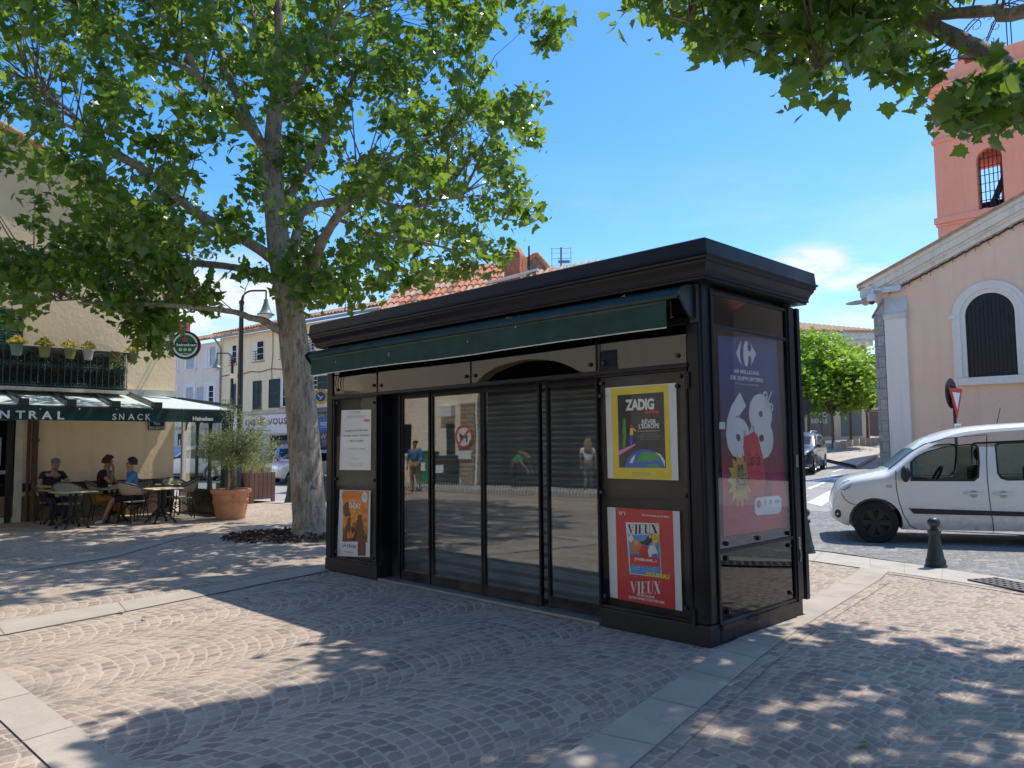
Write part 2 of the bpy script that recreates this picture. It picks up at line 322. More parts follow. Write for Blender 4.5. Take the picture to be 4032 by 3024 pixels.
# ------------------------------------------------------------------ the ground
M_setts = setts('porphyry_setts', 1.38, .108, .118, (.31, .24, .195), (.42, .335, .27), (.54, .425, .33), (.62, .52, .395), x0=-3.77)
M_settrow = setts('porphyry_border_setts', 1, .12, .13, (.31, .24, .195), (.42, .335, .27), (.54, .425, .33), (.62, .52, .395), straight=True)
M_apron = setts('grey_setts', 1.5, .1, .11, (.19, .185, .19), (.25, .245, .25), (.30, .29, .285), (.38, .37, .35), x0=.2, gw=.006)
def slab_mat(name, c, joint=.9):
    t = NT(name); co_ = t.coord(); n1 = t.noise(3, 6, co_); n2 = t.noise(60, 4, co_)
    col = t.mix(t.rng(n1.outputs[0], .3, .7), tuple(v * .82 for v in c), c); col = t.mix(t.rng(n2.outputs[0], .45, .75, 0, .35), col, tuple(v * .6 for v in c))
    st = t.noise(.9, 4, co_); col = t.mix(t.rng(st.outputs[0], .52, .7, 0, .35), col, (.16, .15, .14))
    t.set(t.b.inputs['Base Color'], col); t.b.inputs['Roughness'].default_value = .8; t.bump(n2.outputs[0], .25, .003); return t.m
M_slab = slab_mat('sandstone_slab', (.47, .405, .325)); M_slab2 = slab_mat('kerb_slab', (.50, .455, .385))
M_asphalt = slab_mat('light_asphalt', (.36, .35, .335)); M_mark = slab_mat('road_paint', (.8, .8, .78))
def to_l(p): q = KF.loc(Vector((p[0], p[1], 0))); return (q.x, q.y)
def sheet(name, poly, mat, off, world=True):
    pts = [to_l(p) if world else p for p in poly]
    bm = bmesh.new(); bm.faces.new([bm.verts.new((p[0], p[1], 0)) for p in pts])
    xs = [p[0] for p in pts]; ys = [p[1] for p in pts]
    if max(ys) > 12:
        for yy in range(12, 102, 3):
            if min(ys) < yy < max(ys): bmesh.ops.bisect_plane(bm, geom=bm.verts[:] + bm.edges[:] + bm.faces[:], plane_co=(0, yy, 0), plane_no=(0, 1, 0))
        for xx in range(-60, 100, 4):
            if min(xs) < xx < max(xs): bmesh.ops.bisect_plane(bm, geom=bm.verts[:] + bm.edges[:] + bm.faces[:], plane_co=(xx, 0, 0), plane_no=(1, 0, 0))
    for v in bm.verts:
        w = KF.w(v.co.x, v.co.y); v.co.z = rise(w.x, w.y) + off
    bmesh.ops.recalc_face_normals(bm, faces=bm.faces)
    me = bpy.data.meshes.new(name); bm.to_mesh(me); bm.free(); me.materials.append(mat)
    if sum(p.normal.z for p in me.polygons) < 0: me.flip_normals()
    o = bpy.data.objects.new(name, me); COL.objects.link(o); o.location = KC; o.rotation_euler.z = KF.a; return struct(o)
sheet('ground', [(-500, -500), (500, -500), (500, 700), (-500, 700)], M_setts, 0)
sheet('road', [(-60, 50), (-13.5, 27.2), (-6.3, 22.6), (0, 16.6), (4.55, 11.3), (5.75, 8.9), (7.6, 5), (12, -3), (25, -25), (90, -25), (130, 120), (-60, 120)], M_asphalt, .006)
sheet('sett_apron', [(1.2, 15.4), (4.55, 11.3), (5.75, 8.9), (7.6, 5), (12, -3), (17, 2), (15, 10.5), (12.8, 13.2), (9.5, 16.2), (5, 19.0)], M_apron, .012)
kerb_l = [(-3.2, 5.15), (-.64, 4.62), (.55, 4.35), (2.5, 3.7), (6, 2.2)]; kerb_u = [(-3.2, 6.0), (-1., 5.55), (.34, 5.2), (2.5, 4.5), (6, 3.0)]
def band(name, a, b, mat, off, n, gap=.0045):
    """a strip of n slabs between two polylines (local), each slab separated by a joint"""
    def at(pl, t):
        k = t * (len(pl) - 1); i = min(int(k), len(pl) - 2); f = k - i
        return (pl[i][0] + (pl[i + 1][0] - pl[i][0]) * f, pl[i][1] + (pl[i + 1][1] - pl[i][1]) * f)
    mb = MB()
    for i in range(n):
        j = random.uniform(-.006, .006)
        q = [at(a, i / n), at(a, (i + 1) / n), at(b, (i + 1) / n), at(b, i / n)]
        c = Vector((sum(p[0] for p in q) / 4, sum(p[1] for p in q) / 4))
        q = [(Vector(p) - c) for p in q]; q = [c + d * (1 - gap / max(.05, d.length)) for d in q]
        mb.poly([(p.x, p.y, off + .0015 * random.random()) for p in q])
    o = mb.build(name, mat, None, loc=KC, rotz=KF.a); return struct(o)
def wl(*ps): return [to_l(p) for p in ps]
M_joint = P('slab_joint', (.25, .22, .185), .9, .2, 20)
def slabband(name, a, b, mat, n):
    sheet(name + '_bed', a + b[::-1], M_joint, .0045, world=False); band(name, a, b, mat, .009, n)
# band that runs under the right hand corner of the kiosk, its twin to the left, and the cross band in the foreground
b3a = [(1.15, -5), (.58, -2.4), (.09, -.07), (-.14, 1.18), (-.5, 3.9), (-.75, 5.0)]; b3b = [(1.5, -5), (.92, -2.3), (.43, -.1), (.2, 1.18), (-.16, 3.9), (-.38, 4.9)]
slabband('paving_band', b3a, b3b, M_slab, 17)
slabband('paving_band', [(-4.2, -6), (-4.76, -3), (-5.4, -.5), (-6.1, 2.5)], [(-4.75, -6.1), (-5.33, -2.9), (-5.78, -.4), (-6.45, 2.6)], M_slab, 8)
slabband('paving_band', [(-7, -4.09), (-.86, -3.97)], [(-7, -4.36), (-.8, -4.24)], M_slab, 7)
slabband('kerb', kerb_l, kerb_u, M_slab2, 11)
slabband('paving_band', [(-7.6, -5), (-9.0, -1.5), (-12, 1.5)], [(-8.0, -5), (-9.4, -1.5), (-12.4, 1.6)], M_slab, 8)
slabband('kerb', wl((-13.5, 27.2), (-6.3, 22.6), (0, 16.6), (4.3, 11.6)), wl((-13.7, 26.4), (-6.5, 21.9), (-.3, 16.1), (4.0, 11.2)), M_slab2, 26)
# straight border course of setts along the bands
for k, (a, b) in enumerate((([(.32 + .6, -2.3), (.43, -.1), (.2, 1.18), (-.16, 3.9)], [(.32 + .72, -2.3), (.55, -.1), (.32, 1.18), (-.04, 3.9)]), ([(-.64, 4.62), (.55, 4.35), (2.5, 3.7)], [(-.66, 4.5), (.53, 4.23), (2.45, 3.58)]))):
    sheet('sett_border', a + b[::-1], M_settrow, .0055, world=False)
# road markings
def mark(pts, name='road_marking'): sheet(name, [tuple(G(*p))[:2] for p in pts], M_mark, .016)
mark([(1742, 1087), (1790, 1062), (1815, 1064), (1775, 1095)]); mark([(1690, 1098), (1730, 1077), (1748, 1070), (1722, 1090)])
mark([(1800, 1096), (1822, 1079), (1850, 1081), (1838, 1100)])
for q in ([(1742, 1056), (1778, 1042), (1784, 1043.5), (1750, 1058)], [(1796, 1020), (1822, 1012.5), (1825, 1013.3), (1801, 1021.2)], [(1832, 1009.5), (1852, 1004), (1854.5, 1004.6), (1835, 1010.6)], [(1868, 1000.5), (1888, 995.5), (1890, 996), (1871, 1001.3)]): mark(q)
mark([(1756, 1042), (1800, 1036), (1801, 1040), (1814, 1033.5), (1786, 1030.5), (1789, 1034), (1752, 1040)])
mark([(1792, 1027), (1830, 1026), (1842, 1029), (1800, 1029)])
# ------------------------------------------------------------------ newspaper kiosk
KL, KW = 5.646, 1.60
kiosk = fthing('newspaper_kiosk', 'black newspaper kiosk with glass doors and a rolled green awning on the paved square', 'kiosk', KF)
mb = MB()  # plinth
mb.box(-KL, -4.49, -.004, .16, 0, .165); mb.box(-1.09, .0, -.004, .16, 0, .165); mb.box(-.16, .004, .16, KW, 0, .165); mb.box(-KL, -4.5, .16, KW, 0, .165); mb.box(-KL, 0, KW - .1, KW, 0, .1651)
mb.build('plinth', M_black2, kiosk, bevel=.008)
mb = MB()
for bs in (((-.15, -.02, 0, .1), (-.12, 0, .02, .165)), ((-KL, -KL + .14, .0, .14),), ((-KL, -KL + .12, KW - .14, KW),), ((-.13, 0, KW - .15, KW),)):
    mb = MB()
    for x0, x1, y0, y1 in bs: mb.box(x0, x1, y0, y1, .165, 2.9)
    mb.build('corner_post', M_black, kiosk, bevel=.018)
mb = MB()  # face frames: right and left display cases, side case, beams
def rim(x0, x1, z0, z1, w, y0, y1):
    mb.box(x0, x0 + w, y0, y1, z0, z1); mb.box(x1 - w, x1, y0, y1, z0, z1); mb.box(x0 + w, x1 - w, y0 + .001, y1, z0, z0 + w); mb.box(x0 + w, x1 - w, y0 + .001, y1, z1 - w, z1)
rim(-1.095, -.14, .17, 2.205, .022, -.012, .05); rim(-5.46, -4.49, .17, 2.215, .022, -.012, .05)
mb.box(-5.5, -.13, -.016, .06, 2.205, 2.245); mb.box(-5.5, -.13, -.01, .05, 2.56, 2.62)
for x in (-4.5, -2.79, -1.085): mb.box(x - .006, x + .006, -.004, .05, 2.245, 2.56)
mb.box(-4.50, -4.475, .05, .32, .165, 2.2); mb.box(-1.10, -1.085, .05, .32, .165, 2.2)
mb.build('display_frame', M_black, kiosk, bevel=.005)
mb = MB(); sw = .022
for z in (.150, .708, 2.53, 2.81): mb.box(-.03, .014, .15, 1.47, z, z + .03)
mb.box(-.03, .016, .13, .168, .165, 2.86); mb.box(-.03, .018, 1.44, 1.60, .165, 2.86); mb.box(-.01, .03, 1.47, 1.52, .14, 2.86); mb.box(-.012, .02, .16, 1.45, .11, .150); mb.box(.0, .035, .55, .72, .135, .152); mb.box(.0, .012, .72, 1.35, .095, .15)
mb.build('side_frame', M_black, kiosk, bevel=.005)
mb = MB(); mb.box(-.035, .03, 1.64, 1.70, .14, 2.86); mb.box(-.02, .0, 1.60, 1.64, .3, .36); mb.box(-.02, .0, 1.60, 1.64, 2.5, 2.56); mb.build('rear_door_leaf', M_black, kiosk, bevel=.004)
mb = MB(); mb.box(-1.08, -.15, .075, .1, .17, 2.2); mb.box(-5.44, -4.5, .075, .1, .17, 2.21); mb.box(-.1, -.075, .165, 1.44, .17, 2.84); mb.box(-5.46, -.14, .075, .1, 2.24, 2.86); mb.box(-KL + .02, -.14, KW - .08, KW - .02, .1, 2.86); mb.box(-KL + .02, -KL + .06, .14, KW - .14, .165, 2.86); mb.box(-KL + .05, -.05, .1, KW - .05, 2.86, 2.88)
mb.build('backing_board', P('backing_board', (.009, .009, .010), .6, .3, 3), kiosk)
mb = MB(); mb.box(-1.075, -.16, .008, .014, .19, 2.185); mb.build('display_pane', M_glassblack, kiosk)
mb = MB(); mb.box(-5.44, -4.51, .008, .014, .19, 2.195); mb.build('display_pane', M_glassblack, kiosk)
for z0, z1 in ((.18, .71), (.738, 2.53), (2.56, 2.81)):
    mb = MB(); mb.box(-.006, .0, .168, 1.44, z0, z1); mb.build('side_pane', M_glassside if .7 < z0 < 1 else M_glasstrans, kiosk)
for x0, x1 in ((-5.46, -4.506), (-4.494, -2.796), (-2.784, -1.091), (-1.079, -.15)):
    mb = MB(); mb.box(x0, x1, .006, .012, 2.245, 2.56); mb.build('transom_pane', M_glasstrans, kiosk)
# doors
dx = [(-4.23, -3.69, .165), (-3.66, -2.80, .165), (-2.775, -1.94, .15), (-1.89, -1.10, .19)]
for i, (x0, x1, y) in enumerate(dx):
    mb = MB(); w = .028 if i != 3 else .03
    mb.box(x0, x0 + w, y, y + .045, .03, 2.2); mb.box(x1 - w, x1, y, y + .045, .03, 2.2); mb.box(x0 + w, x1 - w, y + .001, y + .044, .035, .135); mb.box(x0 + w, x1 - w, y + .001, y + .044, 2.15, 2.2)
    d = mb.build('sliding_door', M_black, kiosk, bevel=.004)
    mb = MB(); mb.box(x0 + w, x1 - w, y + .015, y + .021, .135, 2.15); mb.build('door_pane', M_glassdoor, d)
    st = MB()  # frosted safety marks across the pane at chest height
    n = int((x1 - x0 - .08) / .042)
    for k in range(n):
        cx = x0 + .05 + k * .042; z = 1.085
        for s, h in ((0, .0), (.006, .03), (.012, .06)):
            st.poly([(cx + s, y + .0135, z + h), (cx + s + .012, y + .0135, z + h + .01), (cx + s + .022, y + .0135, z + h + .042), (cx + s + .007, y + .0135, z + h + .026)])
    st.build('safety_marks', P('frosted_film', (.42, .43, .42), .8), d)
mb = MB(); mb.box(-4.475, -4.27, .2, .26, .03, 2.2); mb.box(-4.27, -4.235, .15, .26, .03, 2.2); mb.box(-4.47, -1.1, .15, .3, 2.2, 2.24); mb.build('door_jamb', M_black, kiosk, bevel=.004)
mb = MB(); mb.box(-4.47, -1.1, .05, .34, .0, .026); mb.box(-4.47, -1.1, -.002, .05, .004, .03)
t = NT('checker_plate'); ck = t.new('TexVoronoi'); ck.inputs['Scale'].default_value = 30; t.link(t.coord(), ck.inputs['Vector']); t.b.inputs['Base Color'].default_value = (.33, .335, .34, 1); t.b.inputs['Metallic'].default_value = .7; t.b.inputs['Roughness'].default_value = .42; t.bump(ck.outputs[0], .8, .004)
mb.build('threshold_plate', t.m, kiosk, bevel=.003)
mb = MB(); yS = .40
def shf(u, v):
    z = .02 + v * 2.22; k = (z / .115) % 1; return (-4.48 + u * 3.4, yS - .028 * math.sin(PI * min(1, k / .82)) if k < .82 else yS, z)
mb.grid(shf, 1, 240); mb.build('roller_shutter', M_slate, kiosk, smooth=50)
mb = MB(); mb.box(-4.5, -1.07, .46, .5, 0, 2.3); mb.build('back_panel', M_dark, kiosk)
# cornice swept around the roof
prof = [(.13, 3.205), (.163, 3.189), (.171, 3.086), (.185, 3.078), (.187, 3.064), (.172, 3.056), (.170, 3.035), (.158, 3.026), (.157, 3.012), (.150, 3.0), (.132, 2.975), (.120, 2.945), (.117, 2.925), (.120, 2.918), (.118, 2.908), (.104, 2.905), (.102, 2.888), (.085, 2.884), (.05, 2.88), (-.05, 2.878)]
mb = MB(); vs = []; n = len(prof)
for o_, z in prof: vs += [(-KL - o_, -o_, z), (o_, -o_, z), (o_, KW + o_, z), (-KL - o_, KW + o_, z)]
fs = [(i * 4 + j, i * 4 + (j + 1) % 4, (i + 1) * 4 + (j + 1) % 4, (i + 1) * 4 + j) for i in range(n - 1) for j in range(4)]
mb.add(vs, fs); mb.build('cornice', M_black, kiosk, smooth=28)
mb = MB(); mb.poly([(-KL - .14, -.14, 3.2), (.14, -.14, 3.2), (.14, KW + .14, 3.2), (-KL - .14, KW + .14, 3.2)]); mb.build('roof', M_black2, kiosk)
# awning: box, valance, end caps
mb = MB(); bp = [(-.02, 2.86), (-.10, 2.855), (-.175, 2.835), (-.215, 2.80), (-.225, 2.765), (-.215, 2.745), (-.20, 2.74), (-.195, 2.76), (-.16, 2.80), (-.06, 2.82), (-.02, 2.82)]
mb.prism([(a, b) for a, b in bp], -5.74, -.07, 'x')
mb.tube([(-5.72, -.165, 2.735), (-.19, -.165, 2.735)], .035, 10); aw = mb.build('awning', M_greenmetal, kiosk, smooth=40)
mb = MB()
def valf(u, v): x = -5.69 + u * 5.5; return (x, -.20 - .008 * math.sin(x * 3.1 + 1) - .004 * math.sin(x * 8.3) * v, 2.722 - v * (.205 + .006 * math.sin(x * 1.7)))
mb.grid(valf, 60, 3); mb.build('valance', M_green, aw, smooth=60)
mb = MB()
def hemf(u, v): p = valf(u, .98 + v * .05); return (p[0], p[1] - .003, p[2])
mb.grid(hemf, 60, 1); mb.build('hem', P('white_hem', (.62, .62, .6), .8), aw)
for x in (-5.80, -.065):
    mb = MB(); mb.prism([(-.01, 2.865), (-.11, 2.86), (-.19, 2.835), (-.245, 2.79), (-.235, 2.765), (-.20, 2.72), (-.15, 2.66), (-.09, 2.61), (-.03, 2.585), (-.01, 2.58)], x, x + .02, 'x'); mb.build('end_cap', M_greenmetal, aw, bevel=.003)
for x in (-5.74, -.05): mb = MB(); mb.box(x - .03, x + .03, -.03, .02, 2.56, 2.87); mb.build('wall_bracket', M_black2, aw)
mb = MB(); mb.box(-.175, -.165, -.17, -.16, 2.60, 2.73); mb.box(-.19, -.15, -.175, -.155, 2.595, 2.607); mb.build('crank', M_black2, aw)
mb = MB(); rg = random.Random(3)
for x, y, z, s in ((-1.9, -.21, 2.815, .03), (-2.0, -.19, 2.83, .02), (-4.1, -.2, 2.82, .025), (-4.55, -.214, 2.80, .012), (-5.0, -.214, 2.80, .012), (-.7, -.1, 2.862, .02)):
    for k in range(5): c = Vector((x + rg.gauss(0, s), y - .008, z - abs(rg.gauss(0, s)))); q = s * rg.uniform(.2, .5); mb.poly([(c.x - q * .5, c.y - .002, c.z - q), (c.x + q * .4, c.y - .002, c.z - q * .8), (c.x + q * .5, c.y + .004, c.z + q), (c.x - q * .3, c.y + .004, c.z + q * .7)])
for x, l in ((-3.95, .05), (-5.1, .025), (-2.6, .02)): p = valf((x + 5.69) / 5.5, .3); mb.poly([(x, p[1] - .012, p[2]), (x + .008, p[1] - .012, p[2] - .005), (x + .006, p[1] - .014, p[2] - l), (x + .001, p[1] - .014, p[2] - l)])
mb.build('droppings', P('bird_white', (.55, .56, .54), .8), aw)
# glazing bolts, locks and hinges
bolt = MB(); bolt.lathe([(0, -.022), (.016, -.022), (.019, -.016), (.019, 0)], 12, ax='y'); bolt0 = None
spots = [(-1.03, 2.13), (-.21, 2.14), (-1.03, .27), (-.21, .28), (-1.05, 1.17), (-.19, 1.17), (-.24, 2.06), (-1.045, 2.02), (-5.38, 2.15), (-4.56, 2.12), (-5.38, .26), (-4.56, .25), (-4.55, 1.18), (-5.41, 1.18), (-4.42, 2.32), (-2.86, 2.32), (-2.72, 2.32), (-1.16, 2.31), (-1.0, 2.31), (-.23, 2.31), (-5.38, 2.32), (-4.57, 2.33)]
for x, z in spots:
    if bolt0 is None: b = bolt0 = bolt.build('bolt', M_black2, kiosk, smooth=40)
    else: b = bolt0.copy(); COL.objects.link(b); b.parent = kiosk
    b.location = (x, .007, z)
for y, z in ((.27, .665), (.8, .775), (1.36, .77), (1.36, .66), (.28, .78), (.27, .24), (1.36, .24)):
    b = bolt0.copy(); COL.objects.link(b); b.parent = kiosk; b.location = (0, y, z); b.rotation_euler.z = PI / 2
for z in (2.1, .22): mb = MB(); mb.tube([(-.128, -.02, z - .07), (-.128, -.02, z + .07)], .011, 8); mb.build('hinge', M_black2, kiosk, smooth=40)
mb = MB(); mb.box(.015, .04, 1.50, 1.54, 1.36, 1.47); mb.build('latch', M_steel, kiosk, bevel=.004); mb = MB(); mb.box(.015, .035, 1.50, 1.54, .62, .72); mb.tube([(.03, 1.52, .62), (.035, 1.53, .56), (.03, 1.52, .5)], .012, 6); mb.build('lock', M_steel, kiosk, bevel=.004)
# ------------------------------------------------------------------ posters in the kiosk windows
SF = Frame(KC, KF.a + PI / 2)
class Poster:
    def __init__(s, fr, y, zx, zy, k, name_label):
        s.fr, s.y, s.zx, s.zy, s.k = fr, y, zx, zy, k; s.root = None; s.lab = name_label; s.lay = 0
    def q(s, px, py): return s.fr.pix((s.zx + px / s.k) / MS, (s.zy + py / s.k) / MS, s.y)
    def start(s, pts, mat):
        mb = MB(); c = s.q(*pts[0]); s.o = (c[0], c[1]); mb.poly([(*s.l(p),) for p in pts])
        s.root = mb.build('poster', mat, loc=s.fr.w(c[0], s.y, c[1]), rotz=s.fr.a); tag(s.root, s.lab, 'poster'); return s
    def l(s, p, d=None): a, b = s.q(*p); return (a - s.o[0], -.0012 * (s.lay if d is None else d), b - s.o[1])
    def shape(s, name, pts, mat, lay):
        s.lay = lay; mb = MB(); mb.poly([s.l(p) for p in pts]); return mb.build(name, mat, s.root)
    def shapes(s, name, lst, mats, lay):
        mb = MB()
        for i, (pts, m) in enumerate(lst): s.lay = lay + i * .25; mb.poly([s.l(p) for p in pts], m)
        return mb.build(name, mats, s.root)
    def type(s, lst, mat, lay, name='lettering', **kw):
        mb = MB(); s.lay = lay
        for w, x0, y0, x1, y1, *r in lst:
            o = dict(kw); o.update(r[0] if r else {}); ym = (y0 + y1) / 2; h = y1 - y0
            pl = s.q(x0, ym); lo_, hi_ = ym - 400, ym + 400
            for _ in range(30):
                mid_ = (lo_ + hi_) / 2
                if s.q(x1, mid_)[1] > pl[1]: lo_ = mid_
                else: hi_ = mid_
            dy = max(-.5 * h, min(.5 * h, mid_ - ym)); ya, yb = (y0, y1 - dy) if dy > 0 else (y0 - dy, y1)
            xa, xb_ = s.q(x0, ym)[0] - s.o[0], s.q(x1, ym)[0] - s.o[0]; za, zb_ = s.q(x0, yb)[1] - s.o[1], s.q(x0, ya)[1] - s.o[1]
            text(mb, w, xa, xb_, za, zb_, -.0012 * s.lay, **o)
        return mb.build(name, mat, s.root)
def circ(cx, cy, rx, ry=None, n=24, a0=0, a1=2 * PI): ry = ry or rx; return [(cx + rx * math.cos(a0 + (a1 - a0) * i / n), cy + ry * math.sin(a0 + (a1 - a0) * i / n)) for i in range(n + (0 if a1 - a0 > 6.2 else 1))]
def rect(x0, y0, x1, y1): return [(x0, y0), (x1, y0), (x1, y1), (x0, y1)]
yP = .05
p = Poster(KF, yP, 1240, 1540, 2.37, 'white newspaper poster with black serif lines, upper left window of the black kiosk').start([(228, 735), (521, 738), (525, 172), (248, 178)], M_white)
p.type([('La guerre n\'est pas', 280, 352, 495, 384), ('le plus court chemin', 270, 400, 501, 432), ('vers la paix', 325, 450, 451, 480)], M_ink, 1, bold=.012)
p.type([('LE MONDE', 340, 184, 425, 212), ('diplomatique', 298, 214, 480, 262, dict(shear=.25))], M_grey, 1)
p.type([('Par Dominique de Villepin', 302, 528, 468, 550), ('diplomatique', 345, 620, 412, 640, dict(shear=.25)), ("C'est tout vu, à découvrir", 308, 666, 455, 681), ('ou s\'arrête ce récit.', 320, 684, 446, 700, dict(bold=.02))], M_grey, 1)
p.shape('month_tag', rect(457, 263, 511, 284), M_red, 1); p.type([('JUIN 2024', 462, 267, 507, 280)], M_white, 2)
p = Poster(KF, yP, 1240, 1540, 2.37, 'orange fire picture poster with a white masthead corner, lower left window of the black kiosk').start([(205, 1540), (512, 1548), (519, 930), (232, 920)], M_white)
t = NT('fire_print'); n1 = t.noise(6, 5, dist=1.2); gz = t.new('SeparateXYZ'); t.link(t.coord('Generated'), gz.inputs[0])
f_ = t.M('ADD', t.M('MULTIPLY', n1.outputs[0], .9), t.M('MULTIPLY', gz.outputs[2], .45)); cr = t.new('ValToRGB'); e = cr.color_ramp.elements; e[0].position = .42; e[0].color = (.03, .008, .004, 1); e[1].position = .78; e[1].color = (.72, .22, .03, 1); q = e.new(.55); q.color = (.45, .11, .015, 1); q = e.new(.66); q.color = (.85, .38, .04, 1); t.link(f_, cr.inputs[0]); t.link(cr.outputs[0], t.b.inputs['Base Color']); t.b.inputs['Roughness'].default_value = .5
p.shape('fire_picture', [(258, 1405), (490, 1412), (505, 935), (262, 925), (250, 985), (262, 1040)], t.m, 1)
p.shapes('figures', [([(268, 1390), (270, 1300), (300, 1240), (305, 1190), (322, 1172), (338, 1190), (330, 1250), (345, 1300), (350, 1395)], 0), ([(380, 1400), (385, 1260), (395, 1200), (420, 1180), (445, 1205), (455, 1270), (452, 1400)], 0), (circ(320, 1150, 18, 22), 0), (circ(420, 1175, 22, 26), 0), ([(268, 1150), (262, 1080), (290, 1035), (330, 1050), (325, 1110), (300, 1180)], 0), ([(300, 1370), (312, 1300), (322, 1340), (335, 1280), (348, 1335), (380, 1300), (360, 1370)], 1), ([(470, 1330), (460, 1270), (480, 1300), (488, 1250), (492, 1350)], 1)], [M_brown, M_orange], 2)
p.shape('masthead', rect(232, 1404, 402, 1534), M_white, 4); p.shape('inset_picture', rect(402, 1360, 475, 1536), M_brown, 3.5); p.shape('roundel', circ(467, 990, 28, 50), M_white, 4)
p.type([('LA CROIX', 262, 1418, 392, 1470, dict(bold=.02)), ('EN VENTE ICI', 282, 1490, 365, 1515, dict(bold=.01))], M_ink, 5)
p.type([('NOUVELLE', 446, 970, 489, 985), ('FORMULE', 448, 990, 488, 1004)], M_grey, 5)
p.type([('Ils racontent leur', 322, 1010, 434, 1028), ('D-DAY', 322, 1036, 434, 1100, dict(bold=.05))], M_white, 5)
p = Poster(KF, yP, 2380, 1460, 1.659, 'yellow bordered poster showing a globe on black, upper right window of the black kiosk').start([(22, 702), (484, 716), (467, 78), (5, 112)], M_white)
p.shape('yellow_sheet', [(58, 704), (442, 711), (414, 88), (42, 116)], M_yel, 1); p.shape('dark_panel', [(97, 632), (402, 634), (387, 138), (86, 160)], P('night_print', (.018, .02, .024), .5), 2)
p.type([('ZADIG', 138, 178, 326, 262, dict(bold=.05))], M_white, 3, space=.95); p.type([('arte', 266, 252, 360, 282, dict(bold=.04))], M_red, 3)
p.type([('RÊVER', 245, 309, 340, 347, dict(bold=.03)), ("L'EUROPE", 226, 343, 360, 378, dict(bold=.03)), ('RÉCITS ET REPORTAGES PAR', 218, 386, 361, 399)] , M_white, 3)
p.type([('WIM WENDERS LOLA LAFON', 245, 402, 346, 412), ('ERRI DE LUCA JAVIER CERCAS', 240, 411, 350, 422), ('CATHERINE POULAIN PATRICK BOUCHERON', 218, 420, 374, 432), ('ANDREÏ KOURKOV FRANÇOIS BUSNEL', 228, 431, 362, 441), ('AMÉLIE NOTHOMB HARTMUT ROSA', 233, 441, 358, 451)], M_grey, 3)
ea = [(265 + 132 * math.cos(a), 648 - 135 * math.sin(a)) for a in [PI - .12 - (PI - .24) * i / 26 for i in range(27)]]
p.shape('globe', [(max(134, min(400, a)), min(632, b)) for a, b in ea], M_blue, 3)
p.shapes('continents', [([(205, 600), (222, 560), (245, 535), (300, 530), (345, 545), (372, 575), (350, 590), (320, 580), (300, 600), (280, 585), (255, 600), (230, 590)], 0), ([(270, 628), (300, 610), (352, 612), (372, 628)], 0), ([(185, 605), (165, 600), (180, 570), (205, 545), (200, 570)], 1), ([(330, 530), (370, 545), (396, 585), (398, 628), (385, 600), (365, 560)], 1)], [M_pgreen, M_white], 4)
p.shapes('walkers', [([(92, 555), (205, 486), (205, 475), (92, 525)], 0), ([(122, 500), (128, 420), (118, 400), (128, 312), (140, 312), (145, 400), (137, 505)], 1), ([(168, 482), (170, 420), (186, 418), (186, 482)], 2), ([(168, 420), (170, 375), (190, 372), (212, 392), (209, 397), (190, 385), (190, 420)], 3), (circ(178, 366, 9, 10), 4)], [M_pink, M_pgreen, M_blue, M_yel, M_red], 4)
p.type([('EN KIOSQUE', 187, 660, 303, 680)], M_grey, 3); p.shape('rule', rect(187, 682, 300, 684), M_grey, 3)
def didone(pt, word, px0, py0, px1, py1, mat, lay):
    """high contrast capitals drawn from polygons"""
    G_ = {'V': (1., [[(.05, 1), (.35, 1), (.6, .25), (.52, 0)], [(.88, 1), (.93, 1), (.56, .02), (.5, .12)], [(0, 1), (.42, 1), (.42, .97), (0, .97)], [(.74, 1), (1, 1), (1, .97), (.74, .97)]]),
          'I': (.5, [[(.22, 0), (.78, 0), (.78, 1), (.22, 1)], [(0, 0), (1, 0), (1, .03), (0, .03)], [(0, 1), (1, 1), (1, .97), (0, .97)]]),
          'E': (.85, [[(.12, 0), (.44, 0), (.44, 1), (.12, 1)], [(0, 0), (.97, 0), (.97, .03), (0, .03)], [(0, 1), (.93, 1), (.93, .97), (0, .97)], [(.93, 1), (.93, .7), (.88, .97)], [(.97, 0), (.97, .33), (.9, .03)], [(.44, .49), (.7, .49), (.7, .52), (.44, .52)], [(.7, .36), (.73, .36), (.73, .66), (.7, .66)]]),
          'U': (1., [[(.1, 1), (.36, 1), (.36, .3), (.44, .1), (.6, .05), (.56, 0), (.3, .02), (.14, .12), (.1, .3)], [(.56, 0), (.78, .05), (.88, .2), (.9, 1), (.85, 1), (.83, .2), (.74, .09), (.6, .05)], [(0, 1), (.46, 1), (.46, .97), (0, .97)], [(.74, 1), (1, 1), (1, .97), (.74, .97)]]),
          'X': (1., [[(.05, 1), (.38, 1), (.97, 0), (.64, 0)], [(.83, 1), (.88, 1), (.17, 0), (.12, 0)], [(0, 1), (.45, 1), (.45, .97), (0, .97)], [(.7, 1), (1, 1), (1, .97), (.7, .97)], [(0, 0), (.3, 0), (.3, .03), (0, .03)], [(.55, 0), (1, 0), (1, .03), (.55, .03)]])}
    tot = sum(G_[c][0] for c in word) + .06 * (len(word) - 1); x = 0; mb = MB(); k = 0
    for c in word:
        w, ps = G_[c]
        for poly in ps:
            pt.lay = lay + k * .02; k += 1
            mb.poly([pt.l((px0 + (px1 - px0) * (x + a * w) / tot, py1 + (py0 - py1) * b)) for a, b in poly])
        x += w + .06
    mb.build('lettering', mat, pt.root)
p = Poster(KF, yP, 2380, 1460, 1.659, 'red magazine poster with a blue cover picture, lower right window of the black kiosk').start([(38, 1478), (509, 1570), (490, 918), (18, 890)], M_white)
